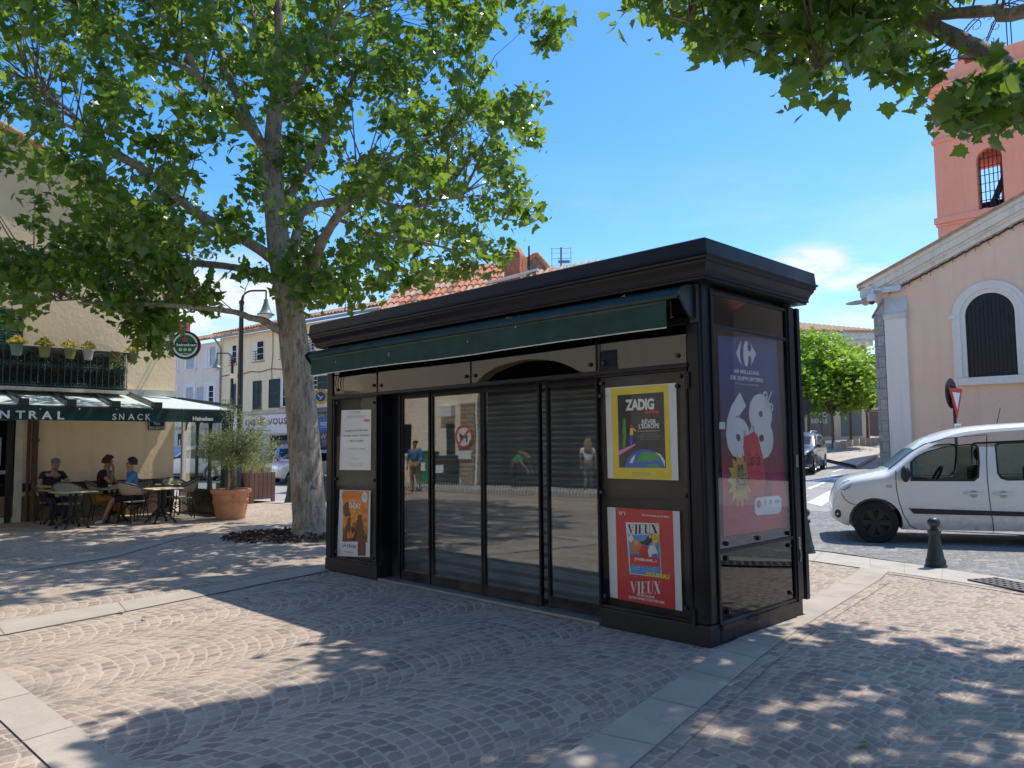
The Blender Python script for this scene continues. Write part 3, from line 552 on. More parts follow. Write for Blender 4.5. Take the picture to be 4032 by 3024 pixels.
p.shape('red_sheet', [(88, 1490), (466, 1562), (446, 914), (72, 894)], P('red_print', (.60, .035, .04), .5, .05), 1); p.shape('magazine_cover', [(166, 1326), (376, 1350), (356, 996), (140, 989)], M_white, 2); p.shape('cover_picture', [(172, 1322), (371, 1343), (358, 1072), (156, 1070)], M_sky, 3)
didone(p, 'VIEUX', 152, 1003, 350, 1066, M_ink, 3); didone(p, 'VIEUX', 170, 1376, 368, 1456, M_white, 3)
p.shapes('cover_figures', [([(180, 1185), (175, 1120), (195, 1095), (230, 1110), (240, 1150), (225, 1190)], 0), (circ(175, 1095, 16, 22), 4), (circ(208, 1122, 12, 15), 1), ([(232, 1190), (236, 1150), (258, 1130), (285, 1145), (290, 1215), (250, 1215)], 2), (circ(258, 1120, 13, 16), 1), ([(285, 1180), (300, 1140), (330, 1140), (352, 1190), (340, 1240), (300, 1235)], 4), (circ(325, 1125, 12, 15), 1), ([(225, 1120), (270, 1105), (300, 1062), (310, 1065), (312, 1110), (285, 1140), (255, 1132)], 3), (circ(302, 1080, 9, 14), 1), ([(188, 1280), (192, 1200), (240, 1195), (246, 1230), (225, 1270)], 5), ([(310, 1260), (312, 1200), (345, 1190), (348, 1262)], 5), ([(170, 1268), (360, 1285), (362, 1220), (170, 1200)], 2)], [M_orange, M_skin2, M_red, M_ink, M_white, M_blue], 3.5)
p.shape('sun_badge', circ(338, 1092, 25, 32), M_yel, 7); p.type([('AVEC', 330, 1070, 346, 1078), ('ANTOINE', 322, 1083, 354, 1092), ('DE CAUNES', 318, 1096, 358, 1106)], M_ink, 8)
p.type([('J\'ASSUME...!', 200, 1218, 345, 1256, dict(bold=.05))], M_white, 8)
p.type([('Et j\'invite une bande d\'artistes,', 190, 1262, 350, 1274), ('philosophes, médecins, comédiennes,', 188, 1275, 350, 1288), ('politiques, journalistes à raconter', 192, 1289, 346, 1301), ('ce qu\'il reste du temps qui passe.', 206, 1303, 340, 1314)], M_white, 8, bold=.01)
p.type([('NOUVEAU', 280, 1312, 430, 1362, dict(bold=.06))], M_yel, 9); p.type([('N°1', 96, 915, 137, 944, dict(bold=.03)), ('EN KIOSQUE LE 29 MAI', 246, 936, 421, 962, dict(bold=.03)), ('LE MAGAZINE', 217, 1455, 328, 1482, dict(bold=.03)), ('QU\'ON FINIRA TOUS PAR LIRE', 160, 1466, 393, 1508, dict(bold=.03))], M_white, 4)
# the tall advertisement in the side window
t = NT('blue_red_print'); gz = t.new('SeparateXYZ'); t.link(t.coord('Generated'), gz.inputs[0]); cr = t.new('ValToRGB'); e = cr.color_ramp.elements; e[0].position = .22; e[0].color = (.50, .03, .05, 1); e[1].position = .8; e[1].color = (.035, .075, .24, 1); q = e.new(.52); q.color = (.055, .045, .09, 1); q = e.new(.38); q.color = (.22, .02, .04, 1); t.link(gz.outputs[2], cr.inputs[0]); t.link(cr.outputs[0], t.b.inputs['Base Color']); t.b.inputs['Roughness'].default_value = .5
p = Poster(SF, .05, 2780, 1300, 1.975, 'tall blue and red supermarket advertisement in the side window of the black kiosk').start([(140, 1605), (640, 1528), (545, 65), (92, 42)], t.m)
WP = M_white
p.shapes('emblem', [([(276, 78), (256, 120), (233, 180), (256, 235), (282, 282), (268, 235), (262, 180), (266, 130)], 0), ([(288, 180), (290, 130), (300, 92), (314, 82), (326, 98), (320, 130), (324, 160), (345, 170), (345, 196), (328, 205), (328, 250), (318, 284), (303, 274), (292, 235)], 0), ([(337, 92), (388, 185), (345, 285), (353, 240), (345, 204), (345, 166), (353, 140)], 0)], [WP], 1)
p.type([('68 MILLIONS', 219, 300, 412, 352, dict(bold=.03)), ('DE SUPPORTERS', 190, 350, 443, 408, dict(bold=.03)), ('DU 28 MAI AU 9 JUIN 2024', 228, 408, 408, 440)], WP, 1)
p.type([('6', 152, 474, 338, 1006, dict(bold=.06)), ('8', 330, 486, 520, 1014, dict(bold=.06)), ('%', 442, 472, 522, 636)], WP, 1, name='large_number'); p.shape('minus_sign', rect(103, 715, 148, 770), WP, 1)
st = []; cx, cy = 262, 1165
for i in range(28):
    a = 2 * PI * i / 28; r_ = 1. if i % 2 == 0 else .68; st.append((cx + 100 * r_ * math.cos(a), cy + 222 * r_ * math.sin(a)))
p.shape('starburst', st, P('gold_ink', (.58, .38, .07), .5), 2.5)
p.shapes('bottle', [([(340, 1225), (300, 1010), (288, 905), (292, 830), (330, 812), (372, 785), (400, 822), (440, 985), (462, 1150), (458, 1200), (410, 1245), (360, 1270)], 0), ([(286, 785), (302, 775), (310, 822), (292, 830)], 1), ([(352, 745), (368, 735), (376, 782), (360, 790)], 1), ([(448, 1290), (470, 1200), (455, 1130), (480, 1105), (512, 1115), (520, 1160), (500, 1210), (515, 1290)], 2)], [P('bottle_red', (.66, .04, .04), .45), P('cap_grey', (.5, .5, .5), .4), P('dark_red', (.28, .01, .02), .5)], 3)
p.type([('SUR', 240, 1042, 290, 1094, dict(bold=.02)), ('LE 2', 237, 1094, 284, 1140, dict(bold=.02)), ('ÈME', 284, 1106, 312, 1132), ('PRODUIT', 232, 1144, 334, 1210, dict(bold=.02)), ('SUR COCA-COLA', 230, 1190, 312, 1224), ('SANS SUCRES', 228, 1212, 298, 1246)], M_ink, 4)
p.type([('Coca-Cola', 322, 950, 418, 1056, dict(shear=.3))], M_ink, 4.2)
def rrect(x0, y0, x1, y1, r, dy): return [(x0 + r, y0 + dy * 0), (x1 - r, y0 - dy), (x1, y0 - dy + r * 1.4), (x1, y1 - dy - r * 1.4), (x1 - r, y1 - dy), (x0 + r, y1), (x0, y1 - r * 1.4), (x0, y0 + r * 1.4)]
p.shape('label_strip', rrect(374, 1300, 581, 1440, 18, 14), WP, 4.5); p.shapes('strip_marks', [(circ(406, 1352, 17, 30), 0), (circ(458, 1342, 9, 22), 1), (circ(498, 1337, 9, 22), 1), ([(540, 1318), (530, 1335), (541, 1355)], 2), ([(548, 1315), (566, 1332), (552, 1352)], 2)], [M_red, M_grey, M_blue], 5)
# ------------------------------------------------------------------ people
M_skin = P('skin', (.42, .22, .145), .55, .12, 12); M_hair_g = P('grey_hair', (.17, .165, .16), .7, .3, 60); M_hair_r = P('dark_red_hair', (.055, .02, .015), .6, .3, 60); M_hair_b = P('dark_brown_hair', (.03, .018, .012), .6, .3, 60); M_hair_l = P('light_brown_hair', (.28, .15, .06), .6, .3, 60)
M_tee = P('black_cotton', (.012, .012, .014), .85, .2, 8); M_denim = P('navy_denim', (.02, .025, .05), .85, .25, 20); M_mustard = P('mustard_cotton', (.42, .22, .03), .85, .15, 8); M_bluecloth = P('blue_cotton', (.06, .20, .42), .85, .2, 8); M_whitecloth = P('white_cotton', (.72, .72, .70), .85, .1, 8); M_greencloth = P('green_cotton', (.03, .38, .16), .85, .2, 8); M_camo = P('dark_print_cotton', (.05, .05, .045), .85, .3, 14, rgb2=(.22, .2, .17)); M_tan = P('tan_cotton', (.36, .22, .12), .85, .2, 8); M_shoe_w = P('white_shoe', (.7, .7, .68), .6, .1)
def skinmesh(name, chains, mat, parent=None, sub=1, root=0):
    """chains: lists of (point, radius); points closer than 1 mm are shared joints"""
    vs = []; rs = []; es = []
    def vid(p, r):
        for i, q in enumerate(vs):
            if (Vector(q) - Vector(p)).length < .001: return i
        vs.append(tuple(p)); rs.append(r); return len(vs) - 1
    for ch in chains:
        ids = [vid(p, r) for p, r in ch]; es += [(a, b) for a, b in zip(ids, ids[1:]) if a != b]
    me = bpy.data.meshes.new(name); me.from_pydata(vs, es, []); me.update()
    o = bpy.data.objects.new(name, me); COL.objects.link(o); o.modifiers.new('skin', 'SKIN')
    sv = me.skin_vertices[0].data if me.skin_vertices else None
    if sv is None:
        bm = bmesh.new(); bm.from_mesh(me); bm.verts.layers.skin.verify(); bm.to_mesh(me); bm.free(); sv = me.skin_vertices[0].data
    for i, r in enumerate(rs):
        rr = r if isinstance(r, tuple) else (r, r); sv[i].radius = rr; sv[i].use_root = (i == root)
    if sub: m = o.modifiers.new('sub', 'SUBSURF'); m.levels = sub; m.render_levels = sub
    bpy.context.view_layer.update()
    nm = bpy.data.meshes.new_from_object(o.evaluated_get(bpy.context.evaluated_depsgraph_get()))
    nm.name = name; nm.materials.clear(); nm.materials.append(mat); nm.polygons.foreach_set('use_smooth', [True] * len(nm.polygons))
    bpy.data.objects.remove(o); bpy.data.meshes.remove(me)
    ob = bpy.data.objects.new(name, nm); COL.objects.link(ob)
    if parent: ob.parent = parent
    return ob
def hand_chains(w, d, up):
    """five fingers leaving a palm at wrist w, pointing along d"""
    d = d.normalized(); side = d.cross(up).normalized(); out = []; palm = w + d * .055
    out.append([(w, (.024, .018)), (palm, (.034, .016))])
    for k, (sx_, L) in enumerate(((-.028, .062), (-.010, .074), (.010, .070), (.027, .054))):
        b = palm + side * sx_ + d * .025; c = b + d * L * .5 - up * L * .12; e = c + d * L * .35 - up * L * .35
        out.append([(palm, (.034, .016)), (b, .0095), (c, .0088), (e, .0075)])
    tb = w + d * .03 + side * -.035; out.append([(w, (.024, .018)), (tb, .011), (tb + d * .04 - side * .012 - up * .012, .0085)])
    return out
def person(label, loc, rotz, J, top, bottom, hair, skin=M_skin, sleeve=.5, legbare=1., shoes=None, beard=None, hairstyle='short', group=None):
    """J: joints in metres, facing -y, ground at z=0"""
    V_ = lambda k: Vector(J[k])
    pel, chest, neck, head = V_('pelvis'), V_('chest'), V_('neck'), V_('head'); up = (head - neck).normalized(); fw = Vector(J.get('face', (0, -1, 0))).normalized(); sd = fw.cross(up).normalized()
    mid = pel.lerp(chest, .5)
    ch = [[(pel, (.145, .105)), (mid, (.135, .10)), (chest, (.155, .105)), (neck, .055), (head - up * .075 + fw * .012, (.062, .07)), (head, (.075, .09)), (head + up * .06, (.07, .085))],
          [(head - up * .02, (.075, .09)), (head - up * .02 + fw * .098, .014)], [(head - up * .02, (.075, .09)), (head - up * .01 + sd * .082 - fw * .01, (.012, .02))], [(head - up * .02, (.075, .09)), (head - up * .01 - sd * .082 - fw * .01, (.012, .02))]]
    ch[1][0] = ch[0][5]; ch[2][0] = ch[0][5]; ch[3][0] = ch[0][5]
    arms = {}; legs = {}
    for s in 'LR':
        sh, el, wr = V_('sh' + s), V_('el' + s), V_('wr' + s); arms[s] = (sh, el, wr)
        ch.append([(chest, (.155, .105)), (sh, .06), (sh.lerp(el, .5), .046), (el, .040), (el.lerp(wr, .4), .037), (wr, .025)])
        hd = Vector(J.get('hd' + s, (wr - el))).normalized(); u = Vector((0, 0, 1)) if abs(hd.z) < .8 else Vector((0, -1, 0)); u = (u - hd * u.dot(hd)).normalized()
        ch += hand_chains(wr, hd, u)
        hp, kn, an = V_('hp' + s), V_('kn' + s), V_('an' + s); legs[s] = (hp, kn, an)
        ft = Vector(J.get('ft' + s, (0, -1, 0))).normalized()
        ch.append([(pel, (.145, .105)), (hp, .085), (hp.lerp(kn, .5), .07), (kn, .053), (kn.lerp(an, .35), .05), (an, .034), (an + ft * .07 + Vector((0, 0, -.045)), (.036, .028)), (an + ft * .15 + Vector((0, 0, -.055)), (.033, .02))])
    body = skinmesh('person', ch, skin); tag(body, label, 'person', group); body.location = loc; body.rotation_euler.z = rotz
    k = 1.12; tc_ = [[(pel, (.165, .125)), (mid, (.158, .12)), (chest, (.176, .125)), (neck - up * .045, .068)]]
    for s in 'LR':
        sh, el, wr = arms[s]; a = [(chest, (.176, .125)), (sh, .073)]
        if sleeve > .6: a += [(sh.lerp(el, .5), .06), (el, .053), (el.lerp(wr, min(1, (sleeve - .5) * 2) * .95), .042)]
        else: a += [(sh.lerp(el, sleeve), .063)]
        tc_.append(a)
    skinmesh('shirt', tc_, top, body)
    tr_ = []
    for s in 'LR':
        hp, kn, an = legs[s]; a = [(pel, (.16, .12)), (hp, .1), (hp.lerp(kn, .5), .085), (kn, .068)]
        if legbare > .5: a += [(kn.lerp(an, .4), .064), (kn.lerp(an, legbare), .052)]
        tr_.append(a)
    skinmesh('trousers', tr_, bottom, body)
    hc = head + up * .035 - fw * .012; hb = MB()
    def scalp(u, v):
        a = 2 * PI * u; b = v * (PI * (.52 if hairstyle == 'short' else .64)); d = up * math.cos(b) + (fw * math.cos(a) + sd * math.sin(a)) * math.sin(b)
        r = (.092 if hairstyle == 'short' else .098) + .006 * math.sin(a * 7 + b * 9) + .005 * math.sin(a * 17 - b * 13) + (.02 if hairstyle != 'short' else 0)
        if d.dot(fw) > .55 and d.dot(up) < .55: r = .07
        return hc + Vector(d) * r * (1.06 if d.dot(fw) < 0 else 1)
    hb.grid(scalp, 20, 9)
    if hairstyle == 'bun': hb.ball(hc + up * .085 - fw * .03, .05, 10, 6)
    if hairstyle == 'long':
        for q in range(7):
            a = -.09 + .03 * q; hb.tube([hc - fw * .07 + sd * a + up * .03, hc - fw * .115 + sd * a * 1.2 - up * .12, hc - fw * .115 + sd * a * 1.1 - up * .3], [.035, .035, .015], 6)
    hb.build('hair', hair, body, smooth=70)
    fb = MB()
    for sgn in (-1, 1): fb.ball(head + up * .012 + fw * .083 + sd * .031 * sgn, .011, 8, 5)
    fb.build('eyes', M_ink, body); mb_ = MB(); mb_.ball(head - up * .058 + fw * .078, .02, 8, 5, sq=(1, .6, .35)); mb_.build('mouth', P('lips', (.3, .1, .08), .5), body)
    if beard: bb = MB(); bb.ball(head - up * .085 + fw * .045, .052, 10, 7, sq=(1.05, .95, .8)); bb.build('beard', beard, body, smooth=60)
    if shoes:
        for s in 'LR':
            an = legs[s][2]; ft = Vector(J.get('ft' + s, (0, -1, 0))).normalized()
            skinmesh('shoe', [[(an + Vector((0, 0, -.02)), .045), (an + ft * .06 + Vector((0, 0, -.045)), (.046, .036)), (an + ft * .16 + Vector((0, 0, -.058)), (.044, .027))]], shoes, body)
    return body
def seated(**k):
    J = dict(pelvis=(0, 0, .52), chest=(0, -.06, .98), neck=(0, -.08, 1.14), head=(0, -.11, 1.29), shL=(.19, -.06, 1.06), shR=(-.19, -.06, 1.06), elL=(.26, -.2, .82), elR=(-.26, -.2, .82), wrL=(.12, -.42, .79), wrR=(-.12, -.42, .79),
             hpL=(.1, -.02, .5), hpR=(-.1, -.02, .5), knL=(.13, -.45, .52), knR=(-.13, -.45, .52), anL=(.13, -.42, .08), anR=(-.13, -.42, .08)); J.update(k); return J
def standing(**k):
    J = dict(pelvis=(0, 0, .95), chest=(0, .0, 1.32), neck=(0, .0, 1.48), head=(0, -.02, 1.63), shL=(.19, 0, 1.42), shR=(-.19, 0, 1.42), elL=(.25, .02, 1.13), elR=(-.25, .02, 1.13), wrL=(.25, -.06, .88), wrR=(-.25, -.06, .88), hdL=(0, -.2, -1), hdR=(0, -.2, -1),
             hpL=(.1, 0, .9), hpR=(-.1, 0, .9), knL=(.11, -.02, .5), knR=(-.11, -.01, .5), anL=(.11, .02, .08), anR=(-.11, .04, .08)); J.update(k); return J
# ------------------------------------------------------------------ cafe building
CF = Frame((-8.52, 19.54, 0), R(45.5))
Z0 = lambda x, y: (x * .2232, 822.9 + y * .2232); Z1 = lambda x, y: (x * .32243, 658.3 + y * .32243); Z7 = lambda x, y: (x * .18848, 658.3 + y * .18848)
M_cafe = wallmat('ochre_render', (.93, .71, .47), (.98, .80, .58), .2, .3, True, 10, .018); M_tile = P('clay_tile', (.42, .20, .11), .85, .35, 5, .3, 30, rgb2=(.62, .36, .23)); M_cafelow = P('brown_render', (.20, .14, .09), .9, .2, 2, .5, 30)
M_shut = P('green_shutter', (.02, .085, .065), .6, .25, 5); M_cream = P('cream_paint', (.62, .58, .48), .6, .1, 4); M_rust = P('brown_pipe', (.11, .06, .035), .7, .25, 6)
cafe = fthing('cafe_building', 'ochre rendered corner building with the cafe, balcony and tiled gable behind the plane tree', 'building', CF)
apx, apz = -11.0, 11.4; ez = 7.15
mb = MB(); mb.prism([(-7, 0), (0, 0), (0, ez), (-7, ez + (apz - ez) * 7 / 11)], 0, 11, 'y'); mb.build('wall', M_cafe, cafe)
mb = MB(); mb.box(-7, .0, -.025, 0, 0, .56); lowl = CF.pix(*Z0(305, 1035)); mb.build('low_wall', M_cafelow, cafe)
mb = MB(); mb.box(-3.6, .0, -.045, 0, .66, .84); mb.box(-3.62, -3.5, -.06, 0, 0, 2.4); mb.build('dado_rail', P('dark_wood', (.02, .015, .013), .6, .2, 6), cafe)
mb = MB(); L_ = math.hypot(-apx, apz - ez); ra = math.atan2(apz - ez, apx)
nt_ = 46
for i in range(nt_):  # verge tiles along the gable and roof slope
    if i > 28: break
    a = i / nt_; b = (i + 1) / nt_; x0, x1 = .25 + (apx - .25) * a, .25 + (apx - .25) * b; z0 = ez - .08 + (apz - ez + .1) * a; z1 = ez - .08 + (apz - ez + .1) * b + .03
    mb.tube([(x0, -.06, z0 + .06), (x1, -.06, z1 + .06)], [.10, .085], 8)
mb.add([(.3, -.16, ez - .1), (-7, -.16, apz + .02 - (apz - ez + .12) * 4 / 11.3), (-7, 11.2, apz + .02 - (apz - ez + .12) * 4 / 11.3), (.3, 11.2, ez - .1), (.3, -.16, ez - .03), (-7, -.16, apz + .09 - (apz - ez + .12) * 4 / 11.3), (-7, 11.2, apz + .09 - (apz - ez + .12) * 4 / 11.3), (.3, 11.2, ez - .03)], [(0, 1, 2, 3), (4, 7, 6, 5), (0, 4, 5, 1), (2, 6, 7, 3), (3, 7, 4, 0), (1, 5, 6, 2)])
mb.build('roof', M_tile, cafe, smooth=50)
def shutters(par, fr, x0, x1, z0, z1, mat, y=-.03, leaves=2, parent=None):
    w = (x1 - x0) / leaves
    for k in range(leaves):
        a, b = x0 + k * w + .006, x0 + (k + 1) * w - .006; mb = MB(); t_ = .045
        mb.box(a, a + t_, y - .03, y, z0, z1); mb.box(b - t_, b, y - .03, y, z0, z1)
        for zz in (z0, (z0 + z1) / 2, z1 - t_): mb.box(a + t_, b - t_, y - .029, y, zz, zz + t_)
        n = int((z1 - z0) / .055)
        for i in range(1, n):
            z = z0 + (z1 - z0) * i / n; mb.add([(a + t_, y - .026, z - .022), (b - t_, y - .026, z - .022), (b - t_, y - .006, z + .016), (a + t_, y - .006, z + .016)], [(0, 1, 2, 3)])
        mb.box(a + t_, b - t_, y - .004, y, z0, z1); mb.build('shutter', mat, parent or par)
a = CF.pix(*Z1(-60, 262)); b = CF.pix(*Z1(158, 40)); mb = MB(); mb.box(a[0], b[0], -.01, .0, a[1], b[1]); wz = mb.build('window', M_dark, cafe); shutters(cafe, CF, a[0], b[0], a[1], b[1], M_shut, parent=wz)
# cafe door
d0 = CF.pix(*Z0(-40, 1340)); d1 = CF.pix(*Z0(232, 410)); X0, X1 = d0[0], d1[0]; ZT = 2.35
mb = MB(); mb.box(X1 - .16, X1, -.05, .02, 0, ZT); mb.box(X0 - .8, X1 - .16, -.05, .02, ZT - .12, ZT); mb.box(X0 - .8, X1 - .16, -.04, .02, 0, .12); mb.box(X0 - .8, X0 - .68, -.05, .02, .12, ZT - .12); dr = mb.build('door', M_cream, cafe, bevel=.008)
mb = MB(); mb.box(X0 - .68, X1 - .16, -.02, -.012, .12, ZT - .12); mb.build('pane', glass('dark_door_glass', (.10, .10, .10), .06, 1.4), dr)
mb = MB(); mb.box(X0 - .4, X1 - .42, -.03, -.024, 1.25, 1.85); mb.box(X1 - .6, X1 - .25, -.03, -.024, 1.06, 1.14); mb.box(X0 - .5, X1 - .5, -.03, -.024, .62, .92); mb.build('menu_sheets', P('pale_menu', (.35, .40, .40), .7, .25, 25), dr)
mb = MB(); mb.tube([(X1 + .22, -.06, 0), (X1 + .22, -.06, 2.6)], .06, 8); mb.tube([(X1 + .10, -.04, 0), (X1 + .10, -.04, 2.6)], .035, 8); mb.box(X1 + .16, X1 + .28, -.14, -.02, 1.75, 1.83); mb.build('drain_pipe', M_rust, cafe, smooth=40)
# balcony
ys = -.75; bx1 = CF.pix(*Z7(1465, 600), ys)[0]; bzt = CF.pix(*Z7(1465, 552), ys)[1]; bzb = CF.pix(*Z7(1465, 990), ys)[1]
bx0 = max(-6.9, bx1 - 6.5)
bal = None
mb = MB(); mb.box(bx0, bx1 + .02, ys - .05, 0, bzb - .07, bzb); bal = mb.build('balcony', P('pale_slab', (.55, .52, .46), .8, .1), cafe)
mb = MB(); mb.box(bx0, bx1, ys - .015, ys + .015, bzt - .03, bzt); mb.box(bx0, bx1, ys - .012, ys + .012, bzb + .04, bzb + .065); mb.box(bx1 - .03, bx1, ys, 0, bzt - .03, bzt); mb.box(bx1 - .02, bx1, ys, 0, bzb + .04, bzb + .06)
nb = 42
for i in range(nb + 1): x = bx0 + (bx1 - bx0 - .02) * i / nb; mb.box(x, x + .014, ys - .007, ys + .007, bzb, bzt)
for i in range(6): y = ys * i / 6; mb.box(bx1 - .014, bx1, y, y + .014, bzb, bzt)
H_ = bzt - bzb
def curl(cx, cz, r, s, f): return [(cx + s * r * (1 - q / 14) * math.cos(f + q * .62), ys - .012, cz + r * (1 - q / 14) * math.sin(f + q * .62)) for q in range(11)]
dxb = (bx1 - bx0) / nb
for i in range(nb):
    xm = bx0 + dxb * (i + .5)
    for s in (-1, 1):
        mb.tube(curl(xm + s * .035, bzb + .10, .05, s, PI), .006, 4); mb.tube(curl(xm + s * .03, bzb + H_ * .52, .055, s, -PI / 2), .006, 4); mb.tube(curl(xm + s * .03, bzb + H_ * .58, .045, s, PI / 2), .006, 4)
        mb.tube(curl(xm + s * .035, bzb + H_ * .9, .04, s, 0), .005, 4)
mb.build('railing', P('blue_green_iron', (.045, .085, .09), .6, .2, 10), bal)
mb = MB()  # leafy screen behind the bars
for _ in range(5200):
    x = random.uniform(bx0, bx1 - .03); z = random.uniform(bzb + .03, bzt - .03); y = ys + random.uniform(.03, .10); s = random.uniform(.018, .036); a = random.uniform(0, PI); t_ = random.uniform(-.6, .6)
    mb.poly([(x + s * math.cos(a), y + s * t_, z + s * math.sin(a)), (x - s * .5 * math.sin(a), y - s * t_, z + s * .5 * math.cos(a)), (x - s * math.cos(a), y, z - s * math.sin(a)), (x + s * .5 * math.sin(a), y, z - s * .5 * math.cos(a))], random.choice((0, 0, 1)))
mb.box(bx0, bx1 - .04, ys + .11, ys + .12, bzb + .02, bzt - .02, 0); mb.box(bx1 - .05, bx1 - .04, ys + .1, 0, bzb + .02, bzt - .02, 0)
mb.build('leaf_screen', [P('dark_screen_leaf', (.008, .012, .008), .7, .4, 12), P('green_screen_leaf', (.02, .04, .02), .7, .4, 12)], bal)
# flower pots hooked on the rail
M_flow = P('yellow_flower', (.78, .62, .10), .7, .25, 20); M_leaf2 = P('pale_leaf', (.22, .28, .07), .6, .3, 20)
def flowerpot(px, py, potmat, n, label, trail=False, r=.13, side=False):
    x, z = CF.pix(*Z7(px, py), ys - .14); z0 = bzt - .24
    t_ = fthing('flower_pot', label, 'flower pot', CF, x, ys - .15, z0, 0, 'flower pots along the balcony rail')
    mb = MB(); mb.lathe([(.0, 0), (r * .68, 0), (r * .95, .19), (r * 1.05, .19), (r * 1.05, .225), (r * .92, .225), (r * .88, .2), (0, .2)], 14); mb.build('pot', potmat, t_, smooth=40)
    mb = MB(); rg = random.Random(px)
    for _ in range(n):
        a = rg.uniform(0, 2 * PI); q = rg.random() ** .6 * r * 1.5; h = .24 + (1 - q / (r * 1.6)) * .2 * rg.random() + .03
        if trail: h = .24 - rg.random() * .42; q = r * rg.uniform(.9, 1.2)
        c = Vector((q * math.cos(a), q * math.sin(a) - (.05 if trail else 0), h)); m = 0 if (rg.random() < .68 and not trail) else 1; s = rg.uniform(.014, .026)
        for k in range(2):
            d = Vector((rg.uniform(-1, 1), rg.uniform(-1, 1), rg.uniform(-1, 1))).normalized(); e = d.orthogonal().normalized(); f = d.cross(e)
            mb.poly([c + e * s, c + f * s, c - e * s, c - f * s], m)
    mb.build('flowers', [M_flow, M_leaf2], t_)
M_potg = P('teal_pot', (.13, .24, .2), .7, .2); M_poto = P('olive_pot', (.20, .22, .08), .7, .2); M_potw = P('grey_pot', (.38, .40, .38), .7, .15); M_potb = P('brown_pot', (.17, .11, .08), .7, .2)
flowerpot(190, 480, M_potg, 420, 'largest flower pot, teal with dense yellow blooms, farthest left on the balcony rail')
flowerpot(510, 480, M_poto, 380, 'olive flower pot with a dome of yellow blooms in front of the railing')
flowerpot(800, 500, M_poto, 150, 'small olive flower pot with thin yellow blooms, half grown over')
flowerpot(1010, 510, M_potw, 190, 'pale grey flower pot with a low yellow tuft on the balcony rail', r=.12)
flowerpot(1325, 560, M_potb, 160, 'brown flower pot with trailing green stems and no blooms', trail=True, r=.12)
flowerpot(1515, 585, M_potb, 170, 'brown flower pot hooked at the corner end of the balcony rail', r=.12)
# street name plate
a = CF.pix(*Z0(1430, 472), -.03); b = CF.pix(*Z0(1600, 385), -.03); cx_ = (a[0] + b[0]) / 2; ps = fthing('street_sign', 'dark blue street name plate with white letters on the ochre wall under the awning', 'street sign', CF, cx_, -.03, a[1]); w = (b[0] - a[0]) / 2; h = b[1] - a[1]
mb = MB(); mb.box(-w, w, -.012, .0, 0, h); mb.build('plate', P('dark_enamel', (.01, .012, .04), .35), ps, bevel=.004); mb = MB()
for q in ((-w + .02, w - .02, .02, .03), (-w + .02, w - .02, h - .03, h - .02), (-w + .02, -w + .03, .03, h - .03), (w - .03, w - .02, .03, h - .03)): mb.box(q[0], q[1], -.0145, -.012, q[2], q[3])
text(mb, 'Place', -w * .35, w * .35, h * .55, h * .84, -.0145, bold=.01); text(mb, 'Jean-Jaurès', -w * .82, w * .82, h * .14, h * .42, -.0145, bold=.01); mb.build('lettering', M_white, ps)
# round beer sign
c_ = A(*Z1(1245, 272), 19.2); bs = thing('beer_sign', 'round green and white beer sign with a red star on the cafe corner', 'sign', c_, R(8)); rr_ = .325
mb = MB(); mb.lathe([(0, .05), (rr_, .05), (rr_ + .03, .03), (rr_ + .03, -.05), (rr_ - .005, -.06), (rr_ - .02, -.05), (0, -.05)], 40, ax='y'); mb.build('casing', M_black2, bs, smooth=40)
def disc(mb, r, y, m=0, z0=-9, z1=9): mb.poly([(r * math.cos(2 * PI * i / 40), y, max(z0, min(z1, r * math.sin(2 * PI * i / 40)))) for i in range(40)], m)
mb = MB(); disc(mb, rr_ - .025, -.055); mb.build('white_face', M_whitep, bs)
mb = MB(); disc(mb, .255, -.058); mb.build('green_face', P('sign_green', (.01, .13, .06), .4), bs)
mb = MB(); mb.poly([(-.29, -.061, -.045), (.29, -.061, -.045), (.29, -.061, .055), (-.29, -.061, .055)]); mb.build('name_band', M_ink, bs)
mb = MB(); mb.poly([((.085 if i % 2 == 0 else .034) * math.sin(PI * i / 5), -.061, .145 + (.085 if i % 2 == 0 else .034) * math.cos(PI * i / 5)) for i in range(10)]); mb.build('star', P('star_red', (.75, .05, .04), .4), bs)
mb = MB(); text(mb, 'Heineken', -.27, .27, -.03, .045, -.064, bold=.03); mb.build('lettering', M_white, bs)
mb = MB()
for x in (-.11, 0, .11): mb.lathe([(.03, -.061), (.042, -.061), (.042, -.063), (.03, -.063)], 12, (x, 0, -.115), 'y')
mb.poly([(-.2, -.061, -.21), (.2, -.061, -.21), (.17, -.061, -.23), (-.17, -.061, -.23)]); mb.build('ornament', P('pale_green', (.45, .6, .5), .5), bs)
mb = MB(); mb.tube([(-rr_ - .02, 0, .1), (-rr_ - .32, .2, .1)], .018, 6); mb.tube([(-rr_ - .02, 0, -.1), (-rr_ - .32, .2, -.1)], .018, 6); mb.build('bracket', M_black2, bs)
